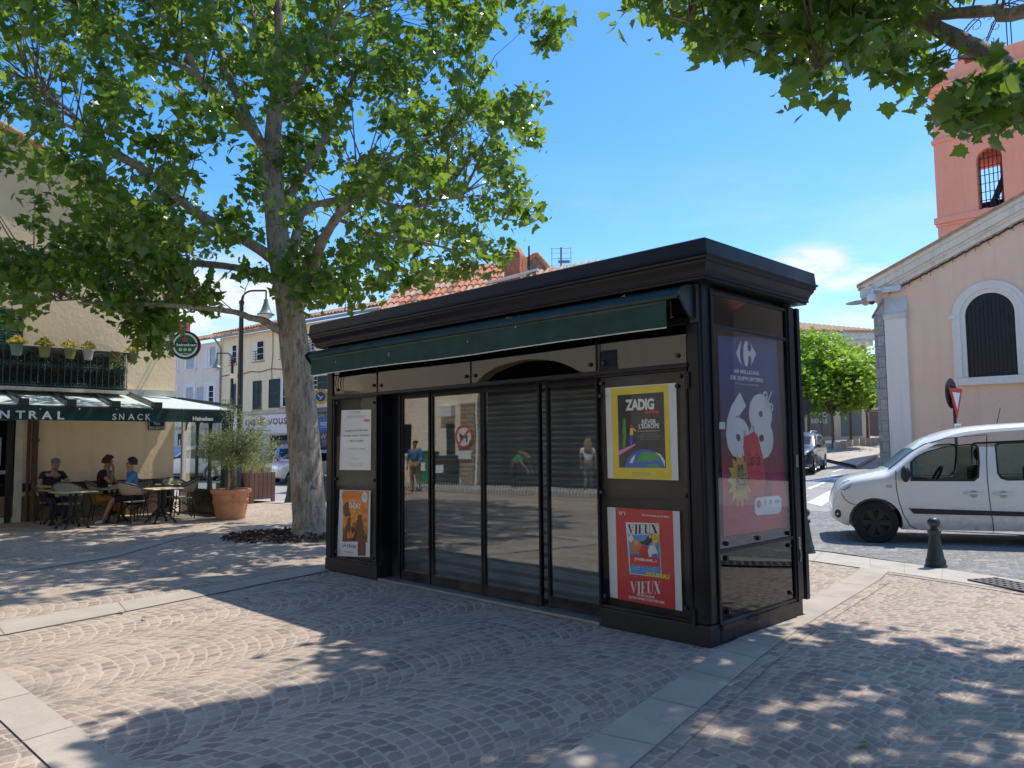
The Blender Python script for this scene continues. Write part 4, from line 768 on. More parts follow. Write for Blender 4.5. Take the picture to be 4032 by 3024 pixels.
# ------------------------------------------------------------------ terrace canopy
FY = -2.39; zr = 2.64; zw = 3.28
can = fthing('terrace_canopy', 'dark green terrace canopy with white lettering and arched glass side screen', 'canopy', CF)
RX = .32; LX = -7.0
t = NT('canopy_sheet'); t.b.inputs['Base Color'].default_value = (.66, .74, .70, 1); t.b.inputs['Roughness'].default_value = .55; t.b.inputs['Transmission Weight'].default_value = 0
tl = t.new('BsdfTranslucent'); tl.inputs[0].default_value = (.30, .38, .34, 1); mx = t.new('MixShader'); mx.inputs[0].default_value = .15; t.link(t.b.outputs[0], mx.inputs[1]); t.link(tl.outputs[0], mx.inputs[2]); t.link(mx.outputs[0], t.o.inputs['Surface']); M_can = t.m
zw = CF.pix(*Z0(870, 118), -.1)[1]; zr = CF.pix(*Z0(1105, 250), FY)[1]
mb = MB(); mb.add([(LX, 0, zw), (-.35, 0, zw), (RX + .1, FY, zr), (LX, FY, zr)], [(0, 1, 2, 3)]); mb.add([(-.35, 0, zw), (.05, 0, zw - .12), (RX + .12, FY, zr)], [(0, 1, 2)]); mb.build('roof_sheet', M_can, can)
mb = MB(); M_rib = P('dark_rib', (.025, .028, .03), .4, .2)
for px0, py0, px1, py1 in ((-420, 80, -235, 215), (20, 92, 215, 222), (460, 108, 675, 238), (870, 125, 1105, 250), (1235, 138, 1510, 260)):
    a = CF.pix(*Z0(px0, py0), -.08); b = CF.pix(*Z0(px1, py1), FY + .02); mb = MB(); mb.tube([(a[0], -.02, zw + .05), (b[0], FY, zr + .05)], .035, 6); mb.tube([(a[0] + .07, -.02, zw + .05), (b[0] + .07, FY, zr + .05)], .022, 6); mb.box(b[0] - .09, b[0] + .09, FY - .1, FY + .05, zr - .02, zr + .12); mb.build('rib', M_rib, can)
mb = MB(); mb.tube([(-.35, .0, zw + .04), (.05, -.05, zw - .05), (RX + .22, FY - .1, zr + .06)], .04, 6); mb.build('rib', M_rib, can)
mb = MB(); mb.box(LX, .0, -.14, 0, zw - .02, zw + .13); mb.build('wall_casing', P('pale_casing', (.5, .5, .47), .6), can)
mb = MB(); mb.box(LX, RX + .05, FY - .05, FY + .05, zr - .1, zr - .015); mb.build('front_rail', M_rib, can, bevel=.01)
vz1 = zr - .06; vz0 = CF.pix(*Z0(1300, 392), FY - .07)[1]
def valc(u, v): x = LX + (RX + .06 - LX) * u; return (x, FY - .07 - .012 * math.sin(x * 4.3) * v - .008 * math.sin(x * 11) * v, vz1 + (vz0 - vz1) * v)
mb = MB(); mb.grid(valc, 90, 3); mb.build('valance', M_green, can, smooth=60)
mb = MB(); mb.add([(RX + .06, FY - .07, vz1), (RX + .06, -.8, vz1), (RX + .06, -.8, vz0 + .03), (RX + .06, FY - .07, vz0)], [(0, 1, 2, 3)]); mb.build('valance', M_green, can)
mb = MB(); yl = FY - .096
for w_, x0, y0, x1, y1, bd in (('CE', -320, 285, -120, 358, .03), ('N', -10, 285, 95, 362, .03), ('T', 150, 288, 245, 365, .03), ('R', 277, 290, 368, 367, .03), ('A', 402, 293, 508, 371, .03), ('L', 555, 296, 625, 373, .03), ('S', 1086, 317, 1130, 377, .02), ('N', 1151, 317, 1203, 377, .02), ('A', 1236, 318, 1306, 378, .02), ('C', 1328, 318, 1382, 379, .02), ('K', 1408, 319, 1460, 379, .02), ('Heineken', 1865, 347, 2063, 384, .045)):
    a = CF.pix(*Z0(x0, y1), yl); b = CF.pix(*Z0(x1, y0), yl); text(mb, w_, a[0], b[0], a[1], b[1], yl, bold=bd)
mb.build('lettering', M_white, can)
mb = MB()
for px in (-250, 390, 768, 1128, 1472, 1773): a = CF.pix(*Z0(px, 272), yl); mb.ball((a[0], yl, a[1]), .014, 8, 5)
mb.build('eyelets', M_white, can)
sxp = .22  # side screen
mb = MB(); mb.box(sxp - .06, sxp + .06, FY - .04, FY + .1, 0, zr - .05); mb.box(sxp - .08, sxp + .08, FY - .06, FY + .12, 0, .14); mb.lathe([(.075, 1.28), (.09, 1.30), (.09, 1.33), (.075, 1.35)], 10, (sxp, FY + .03, 0)); mb.build('corner_post', M_greenmetal, can, bevel=.008)
mb = MB(); mb.box(sxp - .05, sxp + .05, -.06, .0, 0, 2.6); mb.build('wall_post', M_greenmetal, can)
mb = MB(); mb.box(sxp - .04, sxp + .04, -.13, -.065, 0, 2.6); mb.build('white_jamb', M_whitep, can)
mb = MB(); mb.box(sxp - .03, sxp + .03, FY + .1, -.14, 0, .56); mb.box(sxp - .04, sxp + .04, FY + .1, -.14, .56, .60); mb.build('lower_panel', P('dark_green_panel', (.006, .018, .016), .3, .2), can, bevel=.006)
bay = (-.14 - (FY + .1)) / 3
for k in range(3):
    y0 = FY + .1 + k * bay; y1 = y0 + bay; g = MB(); g.box(sxp - .004, sxp + .002, y0 + .03, y1 - .03, .6, 2.3); pn = MB()
    if k: pn.box(sxp - .03, sxp + .03, y0 - .03, y0 + .03, .60, zr - .08)
    ym = (y0 + y1) / 2; r_ = bay / 2 - .04; zs = 2.02; ar = [(y0 + .03, zs), (y0 + .03, 2.42), (y1 - .03, 2.42), (y1 - .03, zs)] + [(ym + r_ * math.cos(q * PI / 14), zs + r_ * .85 * math.sin(q * PI / 14)) for q in range(15)]
    pn.prism(ar, sxp - .018, sxp + .018, 'x'); fr_ = pn.build('arch_frame', M_greenmetal, can); g.build('pane', glass('screen_glass', (.86, .9, .88), .05, 1.), fr_)
# ------------------------------------------------------------------ terrace furniture
M_top = P('cream_tabletop', (.62, .55, .33), .35, .08, 3); M_iron = P('black_iron', (.014, .014, .015), .5, .2, 8); M_cane = P('woven_cane', (.42, .35, .25), .7, .2, 60, .6, 120); M_rim = P('dark_cane', (.10, .08, .065), .6, .25, 30)
def make_table(label, group):
    t_ = thing('cafe_table', label, 'table', group=group)
    mb = MB(); mb.box(-.34, .34, -.34, .34, .715, .735); tp = mb.build('tabletop', M_top, t_, bevel=.012, seg=3)
    mb = MB(); mb.box(-.345, .345, -.345, .345, .703, .7145); mb.build('edge_band', M_rim, tp, bevel=.004)
    mb = MB()
    for x in (-.055, .055):
        for y in (-.035, .035): mb.tube([(x, y, .2), (x * .8, y, .45), (x, y, .70)], .017, 8)
    mb.lathe([(.10, .18), (.12, .2), (.10, .23)], 12); mb.box(-.22, .22, -.03, .03, .685, .702); mb.box(-.03, .03, -.22, .22, .684, .701); mb.build('pedestal', M_iron, t_, smooth=40)
    for k in range(4):
        a = PI / 4 + k * PI / 2; c_, s_ = math.cos(a), math.sin(a); mb = MB(); mb.tube([(c_ * .04, s_ * .04, .2), (c_ * .16, s_ * .16, .17), (c_ * .27, s_ * .27, .06), (c_ * .31, s_ * .31, .03)], [.024, .022, .018, .022], 8); mb.lathe([(.03, 0), (.034, .012), (.02, .03)], 10, (c_ * .31, s_ * .31, 0)); mb.build('foot', M_iron, t_, smooth=50)
    return t_
def make_chair(label, group):
    t_ = thing('bistro_chair', label, 'chair', group=group)   # faces -y
    mb = MB(); mb.lathe([(0, .44), (.20, .44), (.215, .452), (.20, .465), (0, .468)], 24); mb.build('seat', M_cane, t_, smooth=40)
    def bk(u, v):
        a = PI * (-.08 + 1.16 * u); k = math.sin(PI * u); r = .245 + .05 * v; z = .60 + v * (.10 + .13 * k) - (1 - v) * .0 + .04 * k * v
        return (r * math.cos(a), r * math.sin(a) * .95 + .01 + .06 * v * k, z)
    mb = MB(); mb.grid(bk, 20, 4); o = mb.build('backrest', M_cane, t_, smooth=60); sm = o.modifiers.new('thick', 'SOLIDIFY'); sm.thickness = .014
    mb = MB(); mb.tube([bk(i / 20, 1.05) for i in range(21)], .018, 8); mb.build('arm_rail', M_rim, t_, smooth=60)
    for x, y in ((-.17, -.14), (.17, -.14), (-.15, .16), (.15, .16)):
        k = 1.18; top = .64 if y < 0 else .60
        mb = MB(); mb.tube([(x * 1.2 * k, y * 1.25 * k, 0), (x * 1.1, y * 1.1, .42), (x * 1.42, y * 1.2 + (.02 if y < 0 else .05), top)], [.012, .013, .011], 8); mb.build('leg', M_iron, t_, smooth=50)
    mb = MB()
    for a in range(4): q = [(-.185, -.155), (.185, -.155), (.165, .18), (-.165, .18)]; p0, p1 = q[a], q[(a + 1) % 4]; mb.tube([(*p0, .25), ((p0[0] + p1[0]) / 2, (p0[1] + p1[1]) / 2, .36), (*p1, .25)], .008, 6)
    mb.build('stretcher', M_iron, t_, smooth=50)
    return t_
tb = make_table('cream square cafe table standing nearest the camera, in front of the black shirted man', 'cafe terrace tables')
tb.location = G(*Z0(700, 1425)); tb.rotation_euler.z = CF.a + .1
gt = [(Z0(1555, 1372), 'cream cafe table beside the chair facing right, near the glass screen', .05), (Z0(565, 1385), 'cafe table at which the grey haired man in black sits', .0), (Z0(1100, 1362), 'small cafe table with a cup between the two chatting people', .0), (Z0(1600, 1300), 'rearmost cafe table with a small glass, behind the others near the screen', 0)]
tabs = [tb]
for pz, lb, r_ in gt: tabs.append(dup(tb, G(*pz), CF.a + r_, lb))
ch = make_chair('cane bistro chair pushed in behind the nearest cream table', 'cafe terrace chairs'); ch.location = G(*Z0(660, 1400)); ch.rotation_euler.z = CF.a + .15
for pz, r_, lb in ((Z0(1290, 1372), CF.a + PI / 2 + .3, 'cane bistro chair in front of the person in blue, facing right'), (Z0(1760, 1330), CF.a - PI / 2 - .25, 'cane bistro chair facing left beside the glass side screen'), (Z0(1700, 1310), CF.a + .1, 'empty bistro chair behind the right hand cream table'), (Z0(1475, 1305), CF.a + PI / 2 - .2, 'bistro chair with a pale back against the wall at the rearmost table'),
                   (Z0(480, 1380), CF.a + .05, 'bistro chair under the grey haired man'), (Z0(985, 1356), CF.a + PI / 2 - .5, 'bistro chair under the woman with dark red hair'), (Z0(1290, 1362), CF.a - PI / 2 + .2, 'bistro chair under the person in the blue shirt')):
    dup(ch, G(*pz), r_, lb)
# cups
def cup(loc, label):
    t_ = thing('coffee_cup', label, 'cup', loc); mb = MB(); mb.lathe([(0, 0), (.065, 0), (.07, .012), (.03, .01)], 14); mb.build('saucer', M_whitep, t_, smooth=40); mb = MB(); mb.lathe([(0, .012), (.025, .012), (.042, .07), (.038, .07), (.022, .02), (0, .02)], 14); mb.tube([(.04, 0, .06), (.065, 0, .05), (.06, 0, .03), (.03, 0, .025)], .006, 6); mb.build('bowl', M_whitep, t_, smooth=40)
p_ = tabs[3].location; cup((p_.x - .05, p_.y - .1, .737), 'white coffee cup on the small table between the chatting pair')
p_ = tabs[4].location; cup((p_.x + .2, p_.y - .05, .737), 'white cup on the rearmost terrace table by the screen')
def tumbler(loc, label):
    t_ = thing('drinking_glass', label, 'glass', loc); mb = MB(); mb.lathe([(0, 0), (.03, 0), (.036, .11), (.033, .11), (.027, .008), (0, .008)], 14); mb.build('bowl', glass('tumbler_glass', (.8, .85, .85), .08, 1.2), t_, smooth=40); mb = MB(); mb.lathe([(0, .009), (.027, .009), (.030, .06), (0, .06)], 12); mb.build('drink', P('amber_drink', (.35, .17, .03), .2), t_, smooth=40)
p_ = tabs[2].location; tumbler((p_.x + .1, p_.y - .18, .737), 'small glass of amber drink beside the grey haired man'); nbk = MB().box(-.08, .08, -.11, .11, 0, .016).build('notebook', P('dark_cover', (.03, .03, .05), .6), bevel=.003); nbk.location = (p_.x - .05, p_.y + .05, .737); nbk.rotation_euler.z = .9; tag(nbk, 'dark notebook lying on the table of the grey haired man', 'notebook')
p_ = tabs[3].location; tumbler((p_.x + .16, p_.y + .05, .737), 'small glass of amber drink between the chatting pair')
ash = MB().lathe([(0, 0), (.05, 0), (.055, .03), (.047, .03), (.042, .01), (0, .01)], 16).build('ashtray', M_steel, smooth=40); p_ = tabs[0].location; ash.location = (p_.x + .1, p_.y + .12, .737); tag(ash, 'round grey ashtray on the nearest cream cafe table', 'ashtray')
# the three customers
g1 = G(*Z0(480, 1378)); g1.z = 0
person('grey bearded man in a black T-shirt looking down at the terrace table', g1 , CF.a + .1, seated(head=(0, -.20, 1.27), face=(0, -.85, -.5), neck=(0, -.12, 1.13), chest=(0, -.08, .97), wrL=(.02, -.44, .80), wrR=(-.08, -.46, .80), elL=(.30, -.24, .80), elR=(-.32, -.22, .80)), M_tee, M_denim, M_hair_g, sleeve=.62 - .1, beard=M_hair_g, shoes=M_tee)
g2 = G(*Z0(975, 1358)); g2.z = 0
person('woman with dark red hair, black top and mustard trousers, hand at mouth', g2, CF.a + PI / 2 - .75, seated(head=(.0, -.12, 1.30), face=(.45, -.9, .05), wrR=(-.05, -.26, 1.16), elR=(-.24, -.32, .84), hdR=(.3, .3, 1), wrL=(.25, -.45, .78)), M_tee, M_mustard, M_hair_r, sleeve=.5, hairstyle='bun', shoes=M_brown)
g3 = G(*Z0(1310, 1364)); g3.z = 0
person('person with a dark bob and blue shirt seen from behind at the terrace table', g3, CF.a - PI / 2 - .35, seated(head=(.0, -.12, 1.25), chest=(0, -.12, .95), neck=(0, -.13, 1.11), anL=(.12, -.62, .08), anR=(-.10, -.60, .08)), M_bluecloth, M_tee, M_hair_b, sleeve=.75, legbare=.0, hairstyle='bob', shoes=M_shoe_w)
# white slatted stand by the door
st_ = thing('shelf_rack', 'white wooden shelf rack leaning by the cafe door', 'rack', G(*Z0(125, 1362)), CF.a)
for x in (-.33, .29):
    mb = MB(); mb.box(x, x + .045, -.05, -.02, 0, .93); mb.box(x, x + .045, .18, .21, 0, .93); mb.build('upright', M_whitep, st_)
for z in (.12, .36, .62, .88): mb = MB(); mb.box(-.33, .335, -.05, .21, z, z + .03); mb.build('shelf', M_whitep, st_)
# ------------------------------------------------------------------ planters, bollards and lamps on the left
M_terra = P('terracotta', (.52, .22, .11), .8, .18, 3, .2, 40, rgb2=(.62, .30, .17)); M_soil = P('potting_soil', (.05, .035, .025), .95, .3, 20, .5, 60)
pot = thing('olive_pot', 'large terracotta pot with garland relief, holding the olive tree beside the cafe screen', 'pot', G(498, 1120))
prf = [(0, 0), (.29, 0), (.31, .02), (.315, .06), (.33, .10), (.385, .52), (.395, .56), (.43, .575), (.44, .60), (.44, .64), (.425, .66), (.37, .66), (.36, .6), (0, .6)]
mb = MB(); mb.lathe(prf, 36); po = mb.build('bowl', M_terra, pot, smooth=45)
mb = MB()
for k in range(6):
    a0 = k * PI / 3; pts = []
    for i in range(9): a = a0 + i / 8 * PI / 3; z = .47 - .13 * math.sin(PI * i / 8); r = .315 + (z - .06) * .148 + .008; pts.append((r * math.cos(a), r * math.sin(a), z))
    mb.tube(pts, .02, 6)
    for i in range(5): a = a0; z = .50 - .07 * i; r = .34 + (z - .06) * .12; mb.ball((r * math.cos(a), r * math.sin(a), z), .026 - .003 * i, 6, 5)
mb.build('garland', M_terra, po, smooth=60); mb = MB(); mb.lathe([(0, .605), (.362, .605)], 20); mb.build('soil', M_soil, pot)
def leafmesh(name, mats, pos, nrm_dirs, size, shape, tint, parent, fold=.25):
    """many folded leaves built at once; pos (n,3), nrm_dirs (n,2,3) = tip direction and normal"""
    n = len(pos); half = np.array(shape)  # outline of the right half, from base to tip
    k = len(half); v = np.zeros((n, 2 * k - 2, 3)); tip = nrm_dirs[:, 0]; nn = nrm_dirs[:, 1]; sd = np.cross(tip, nn)
    hv = [(x, y) for x, y in half] + [(-x, y) for x, y in half[1:-1][::-1]]
    for i, (x, y) in enumerate(hv): v[:, i] = pos + size[:, None] * (tip * y + sd * x + nn * (fold * abs(x) - .12 * y * y))
    m = 2 * k - 2; r = list(range(k)); l = [0, k - 1] + list(range(k, m))
    me = bpy.data.meshes.new(name); me.vertices.add(n * m); me.vertices.foreach_set('co', v.reshape(-1))
    idx = np.array(r + l); loops = (np.arange(n)[:, None] * m + idx[None]).reshape(-1)
    me.loops.add(len(loops)); me.loops.foreach_set('vertex_index', loops.astype(np.int32))
    me.polygons.add(n * 2); ls = np.stack([np.arange(n) * (len(r) + len(l)), np.arange(n) * (len(r) + len(l)) + len(r)], 1).reshape(-1)
    me.polygons.foreach_set('loop_start', ls.astype(np.int32)); me.update(calc_edges=True)
    at = me.attributes.new('tint', 'FLOAT', 'POINT'); at.data.foreach_set('value', np.repeat(tint, m).astype(np.float32))
    me.materials.append(mats); o = bpy.data.objects.new(name, me); COL.objects.link(o)
    if parent: o.parent = parent
    return o
def leafmat(name, dark, light, bright, trans, tf=.35, rough=.42):
    t = NT(name); a = t.new('Attribute', attribute_name='tint'); cr = t.new('ValToRGB'); e = cr.color_ramp.elements; e[0].color = (*dark, 1); e[1].color = (*bright, 1); q = e.new(.65); q.color = (*light, 1); e[0].position = .05
    t.link(a.outputs['Fac'], cr.inputs[0]); t.link(cr.outputs[0], t.b.inputs['Base Color']); t.b.inputs['Roughness'].default_value = rough; t.b.inputs['Specular IOR Level'].default_value = .55
    tl = t.new('BsdfTranslucent'); t.link(t.mix(.75, cr.outputs[0], trans), tl.inputs[0]); mx = t.new('MixShader'); mx.inputs[0].default_value = tf; t.link(t.b.outputs[0], mx.inputs[1]); t.link(tl.outputs[0], mx.inputs[2]); t.link(mx.outputs[0], t.o.inputs['Surface']); return t.m
def unit(a): return a / np.linalg.norm(a, axis=-1, keepdims=True)
def rand_dirs(n, up=.8, droop=.3):
    tip = unit(RNG.normal(size=(n, 3)) * np.array([1, 1, .5]) - np.array([0, 0, droop])); nn = RNG.normal(size=(n, 3)) * .7 + np.array([0, 0, up]); nn = unit(nn - tip * (nn * tip).sum(1, keepdims=True)); return np.stack([tip, nn], 1)
NARROW = [(0, 0), (.10, .3), (.12, .55), (.07, .85), (0, 1)]
M_olive = leafmat('olive_leaf', (.13, .17, .07), (.29, .34, .15), (.52, .54, .30), (.45, .52, .14), .32, .42)
M_obark = P('olive_bark', (.16, .13, .10), .9, .3, 14, .8, 40)
ol = thing('olive_tree', 'small silvery olive tree growing in the terracotta pot', 'tree', G(498, 1120) + Vector((.02, 0, .60)))
mb = MB(); mb.tube([(0, 0, 0), (.03, .02, .25), (-.01, 0, .5), (.04, 0, .7)], [.07, .055, .05, .045], 10); mb.build('trunk', M_obark, ol, smooth=60)
cl = []; mb = MB()
for i in range(150):
    a = random.uniform(0, 2 * PI); r = random.random() ** .55; z = random.uniform(-.5, .75); c = Vector((.12 + math.cos(a) * r * .78 * math.sqrt(1 - min(.95, z * z)), math.sin(a) * r * .7 * math.sqrt(1 - min(.95, z * z)), .88 + z * .62)); cl.append(c)
for sp in ((-.12, 0, 2.0), (-.08, .05, 1.85), (.75, 0, 1.5), (.42, .1, 1.72), (.62, -.1, 1.62), (-.8, 0, .95), (-.75, .1, 1.2), (.15, .1, 1.7), (.95, 0, 1.1), (.9, .1, .8)): cl += [Vector(sp), Vector(sp) * .93 + Vector((0, 0, .03)), Vector(sp) * .86]
for c in cl[::2]: mb.tube([(.03, 0, .6), Vector((.05, 0, .75)).lerp(c, .5) + Vector((0, 0, .06)), c], [.014, .008, .004], 4)
mb.build('branches', M_obark, ol)
pos = np.concatenate([np.array(c) + RNG.normal(size=(46, 3)) * .075 for c in cl]); n = len(pos); leafmesh('crown', M_olive, pos, rand_dirs(n, .3, -.25), RNG.uniform(.045, .085, n), NARROW, RNG.random(n), ol)
M_plank = P('red_brown_plank', (.105, .045, .035), .7, .25, 3, .3, 20, rgb2=(.15, .07, .055)); M_plank2 = P('taupe_plank', (.15, .10, .08), .75, .2, 3)
pc = G(539.7, 1088.5); pr = G(594.4, 1083.5); dv = (pr - pc).normalized(); pl = thing('wooden_planter', 'tall reddish wooden planter box with dry grasses behind the terracotta pot', 'planter', (pc.x, pc.y, 0), math.atan2(dv.y, dv.x)); w = (pr - pc).length; h = .86
mb = MB(); nP = 6
for i in range(nP): mb.box(i * w / nP + .006, (i + 1) * w / nP - .006, 0, .03, .12 if 1 <= i <= 4 else .0, h)
mb.build('front_boards', M_plank, pl, bevel=.004); mb = MB()
for i in range(nP): mb.box(-.0, .03, .035 + i * w / nP, (i + 1) * w / nP + .03, .0, h)
mb.build('side_boards', M_plank2, pl, bevel=.004); mb = MB(); mb.box(.03, w, .03, w, .1, h - .06); mb.build('soil', M_soil, pl)
mb = MB()
for i in range(420):
    x, y = random.uniform(.03, w - .02), random.uniform(.05, w * .6); hh = random.uniform(.12, .42); a = random.uniform(0, 2 * PI); l = random.uniform(.02, .16); dx_, dy_ = math.cos(a) * l, math.sin(a) * l; s = .006
    mb.add([(x - s, y, h - .06), (x + s, y, h - .06), (x + dx_ * .5 + s, y + dy_ * .5, h + hh * .6), (x + dx_ * .5 - s, y + dy_ * .5, h + hh * .6), (x + dx_, y + dy_, h + hh * .85)], [(0, 1, 2, 3), (3, 2, 4)], random.choice((0, 1)))
mb.build('grasses', [P('dry_grass', (.42, .34, .14), .8, .2, 20), P('green_grass', (.16, .22, .07), .8, .3, 20)], pl)
tp = thing('teal_planter', 'teal slatted planter box partly hidden behind the terracotta pot', 'planter', G(468, 1086), R(-10))
mb = MB()
for i in range(9): mb.box(i * .075, i * .075 + .066, 0, .02, .06, .55)
mb.build('front_slats', P('teal_paint', (.02, .075, .085), .55, .2), tp); mb = MB()
for x in (-.03, .68): mb.box(x, x + .05, -.015, .6, 0, .62); mb.ball((x + .025, .01, .65), .035, 8, 6)
mb.box(.0, .7, .0, .03, .56, .6); mb.box(0, .7, .58, .6, .05, .58); mb.build('posts', P('teal_post', (.04, .13, .15), .5, .2), tp)
# bollards
M_boll = P('dark_green_iron', (.018, .034, .034), .45, .35, 12, .15, 30, rgb2=(.035, .055, .052))
bprof = [(0, 0), (.155, 0), (.155, .03), (.145, .04), (.135, .07), (.14, .10), (.125, .13), (.115, .16), (.10, .26), (.083, .38), (.072, .48), (.07, .50), (.088, .505), (.092, .53), (.092, .555), (.07, .565), (.048, .58), (.046, .595), (.06, .61), (.08, .635), (.088, .67), (.08, .705), (.05, .735), (0, .745)]
def make_bollard(label): o = MB().lathe(bprof, 24).build('bollard', M_boll, smooth=50); return tag(o, label, 'bollard', 'ball topped iron bollards along the kerb')
b0 = make_bollard('green iron bollard in front of the white van, beside the drain grate'); b0.location = G(2022, 1226); b0.scale = (.85, .85, .84)
for p_, lb, s in (((1741, 1195), 'green iron bollard half hidden behind the right edge of the kiosk', .86), ((626.5, 1086), 'green iron bollard between the wooden planter and the plane tree trunk', 1.05), ((701, 1084), 'green iron bollard between the plane tree trunk and the kiosk', 1.05), ((452, 1080), 'green iron bollard seen through the glass side screen of the terrace', 1.0)):
    o = b0.copy(); COL.objects.link(o); o.location = G(*p_); o.scale = (s, s, s); o['label'] = lb
gb0, gb1 = KF.loc(G(2093, 1256)), KF.loc(G(2330, 1306)); dg = (gb1 - gb0).normalized(); gr = thing('drain_grate', 'cast iron drain grate set in the kerb beside the bollard', 'drain grate', KF.w(gb0.x, gb0.y, .012), KF.a + math.atan2(dg.y, dg.x))
mb = MB(); mb.box(0, 1.7, -.02, .36, .0, .004); mb.build('pit', M_dark, gr); mb = MB()
for i in range(5): mb.box(0, 1.7, -.02 + i * .088, .012 + i * .088, .004, .018)
for i in range(19): mb.box(i * .094, i * .094 + .035, -.018, .362, .003, .0165)
mb.build('bars', P('worn_iron', (.16, .15, .145), .55, .25, 20, metal=.5), gr)
# street lamps
M_lamp = P('dark_green_lamp', (.012, .028, .03), .45, .2, 4)
def lamp(label, base, H, arm, flip, cams=True):
    t_ = thing('street_lamp', label, 'street lamp', base, 0, 'bell street lamps'); mb = MB(); mb.lathe([(.13, 0), (.13, .5), (.1, .56), (.085, .6), (.075, H * .6), (.06, H), (.075, H + .02), (.075, H + .1), (.0, H + .16)], 14); mb.build('pole', M_lamp, t_, smooth=40)
    s = flip; mb = MB(); mb.tube([(0, 0, H - .1)] + [(s * (.32 - .32 * math.cos(q * PI / 2 / 6)), 0, H + .12 + .28 * math.sin(q * PI / 2 / 6)) for q in range(7)] + [(s * arm, 0, H + .40)], .028, 8); mb.tube([(s * arm, 0, H + .40), (s * arm, 0, H + .12)], .025, 8); mb.build('arm', M_lamp, t_, smooth=60)
    mb = MB(); z = H - .32; hd = [(0, z + .48), (.06, z + .46), (.065, z + .36), (.10, z + .26), (.13, z + .16), (.18, z + .07), (.25, z + .03), (.24, z + .01), (.0, z + .03)]; mb.lathe(hd, 24, (s * arm, 0, 0)); sh = mb.build('shade', P('lamp_shade_grey', (.16, .21, .19), .4, .1), t_, smooth=50)
    mb = MB(); mb.lathe([(.2, z + .01), (.17, z - .05), (.09, z - .09), (0, z - .1)], 18, (s * arm, 0, 0)); mb.build('glass_bowl', P('lamp_bowl', (.6, .6, .55), .3), sh, smooth=60)
    return t_
pb = A(516, 1000, 22); pb.z = 0; tl_ = A(516, 658, 22).z
lp = lamp('taller and nearer bell lamp on a green post behind the olive tree', pb, tl_, .70, 1)
cmb = MB(); cmb.box(-.28, -.06, -.08, .06, 3.55, 3.68); cmb.tube([(-.05, 0, 3.6), (-.2, 0, 3.62)], .03, 6); cc = cmb.build('security_camera', M_whitep, lp, bevel=.02); cc.rotation_euler = (0, R(0), 0)
pb2 = A(498, 1000, 36); pb2.z = 0; lamp('smaller farther bell lamp in front of the mauve and yellow houses', pb2, A(498, 781, 36).z, .72, -1)
# ------------------------------------------------------------------ far street houses
HF = Frame((-8.91, 36.7, 0), math.atan2(-.622, .783))
Z2 = lambda x, y: (329.2 + x * .248, 521.2 + y * .248); Z6 = lambda x, y: (356.6 + x * .1736, 822.9 + y * .1736)
M_mauve = wallmat('mauve_render', (.86, .70, .60), (.90, .76, .66)); M_yellow = wallmat('pale_yellow_render', (.97, .74, .47), (.98, .80, .54)); M_trim = P('white_trim', (.82, .80, .77), .7, .05); M_gshut = P('dark_green_louvre', (.035, .06, .052), .6, .2, 4); M_wshut = P('grey_white_louvre', (.56, .57, .58), .7, .06); M_brick = P('red_brick', (.42, .16, .09), .85, .3, 8, .4, 30)
xb = HF.pix(*Z1(1470, 500))[0]; zE = HF.pix(*Z2(700, 850))[1]
zE = (HF.pix(*Z2(420, 905))[1] + HF.pix(*Z2(1000, 790))[1]) / 2
def tileroof(par, x0, x1, z, depth, rise_, ov=.45, name='roof', mat=M_tile, pitch=.24):
    mb = MB(); ny = max(6, int(depth / .38)); mb.add([(x0, -ov, z - .03), (x1, -ov, z - .03), (x1, depth, z + rise_ - .03), (x0, depth, z + rise_ - .03)], [(0, 1, 2, 3)])
    n = int((x1 - x0) / pitch)
    for i in range(n):
        x = x0 + pitch * (i + .5)
        for j in range(ny):
            f0, f1 = j / ny, (j + 1.1) / ny; y0, y1 = -ov - .06 + (depth + ov) * f0, -ov - .06 + (depth + ov) * f1; k = rise_ / (depth + ov); za, zb_ = z + (y0 + ov) * k, z + (y1 + ov) * k; r = pitch * .44
            v = []; jx = random.uniform(-.012, .012)
            for yy, zz, rr in ((y0, za + .035, r), (y1, zb_, r * .86)):
                for q in range(5): a = PI * q / 4; v.append((x + jx + rr * math.cos(a), yy, zz + rr * .75 * math.sin(a)))
            mb.add(v, [(q, q + 1, q + 6, q + 5) for q in range(4)], random.choice((0, 0, 1, 2)))
    return mb.build(name, [mat, M_tileb, M_tilec], par)
M_tileb = P('pale_clay_tile', (.56, .36, .25), .85, .25, 6); M_tilec = P('dark_clay_tile', (.30, .14, .085), .85, .3, 6)
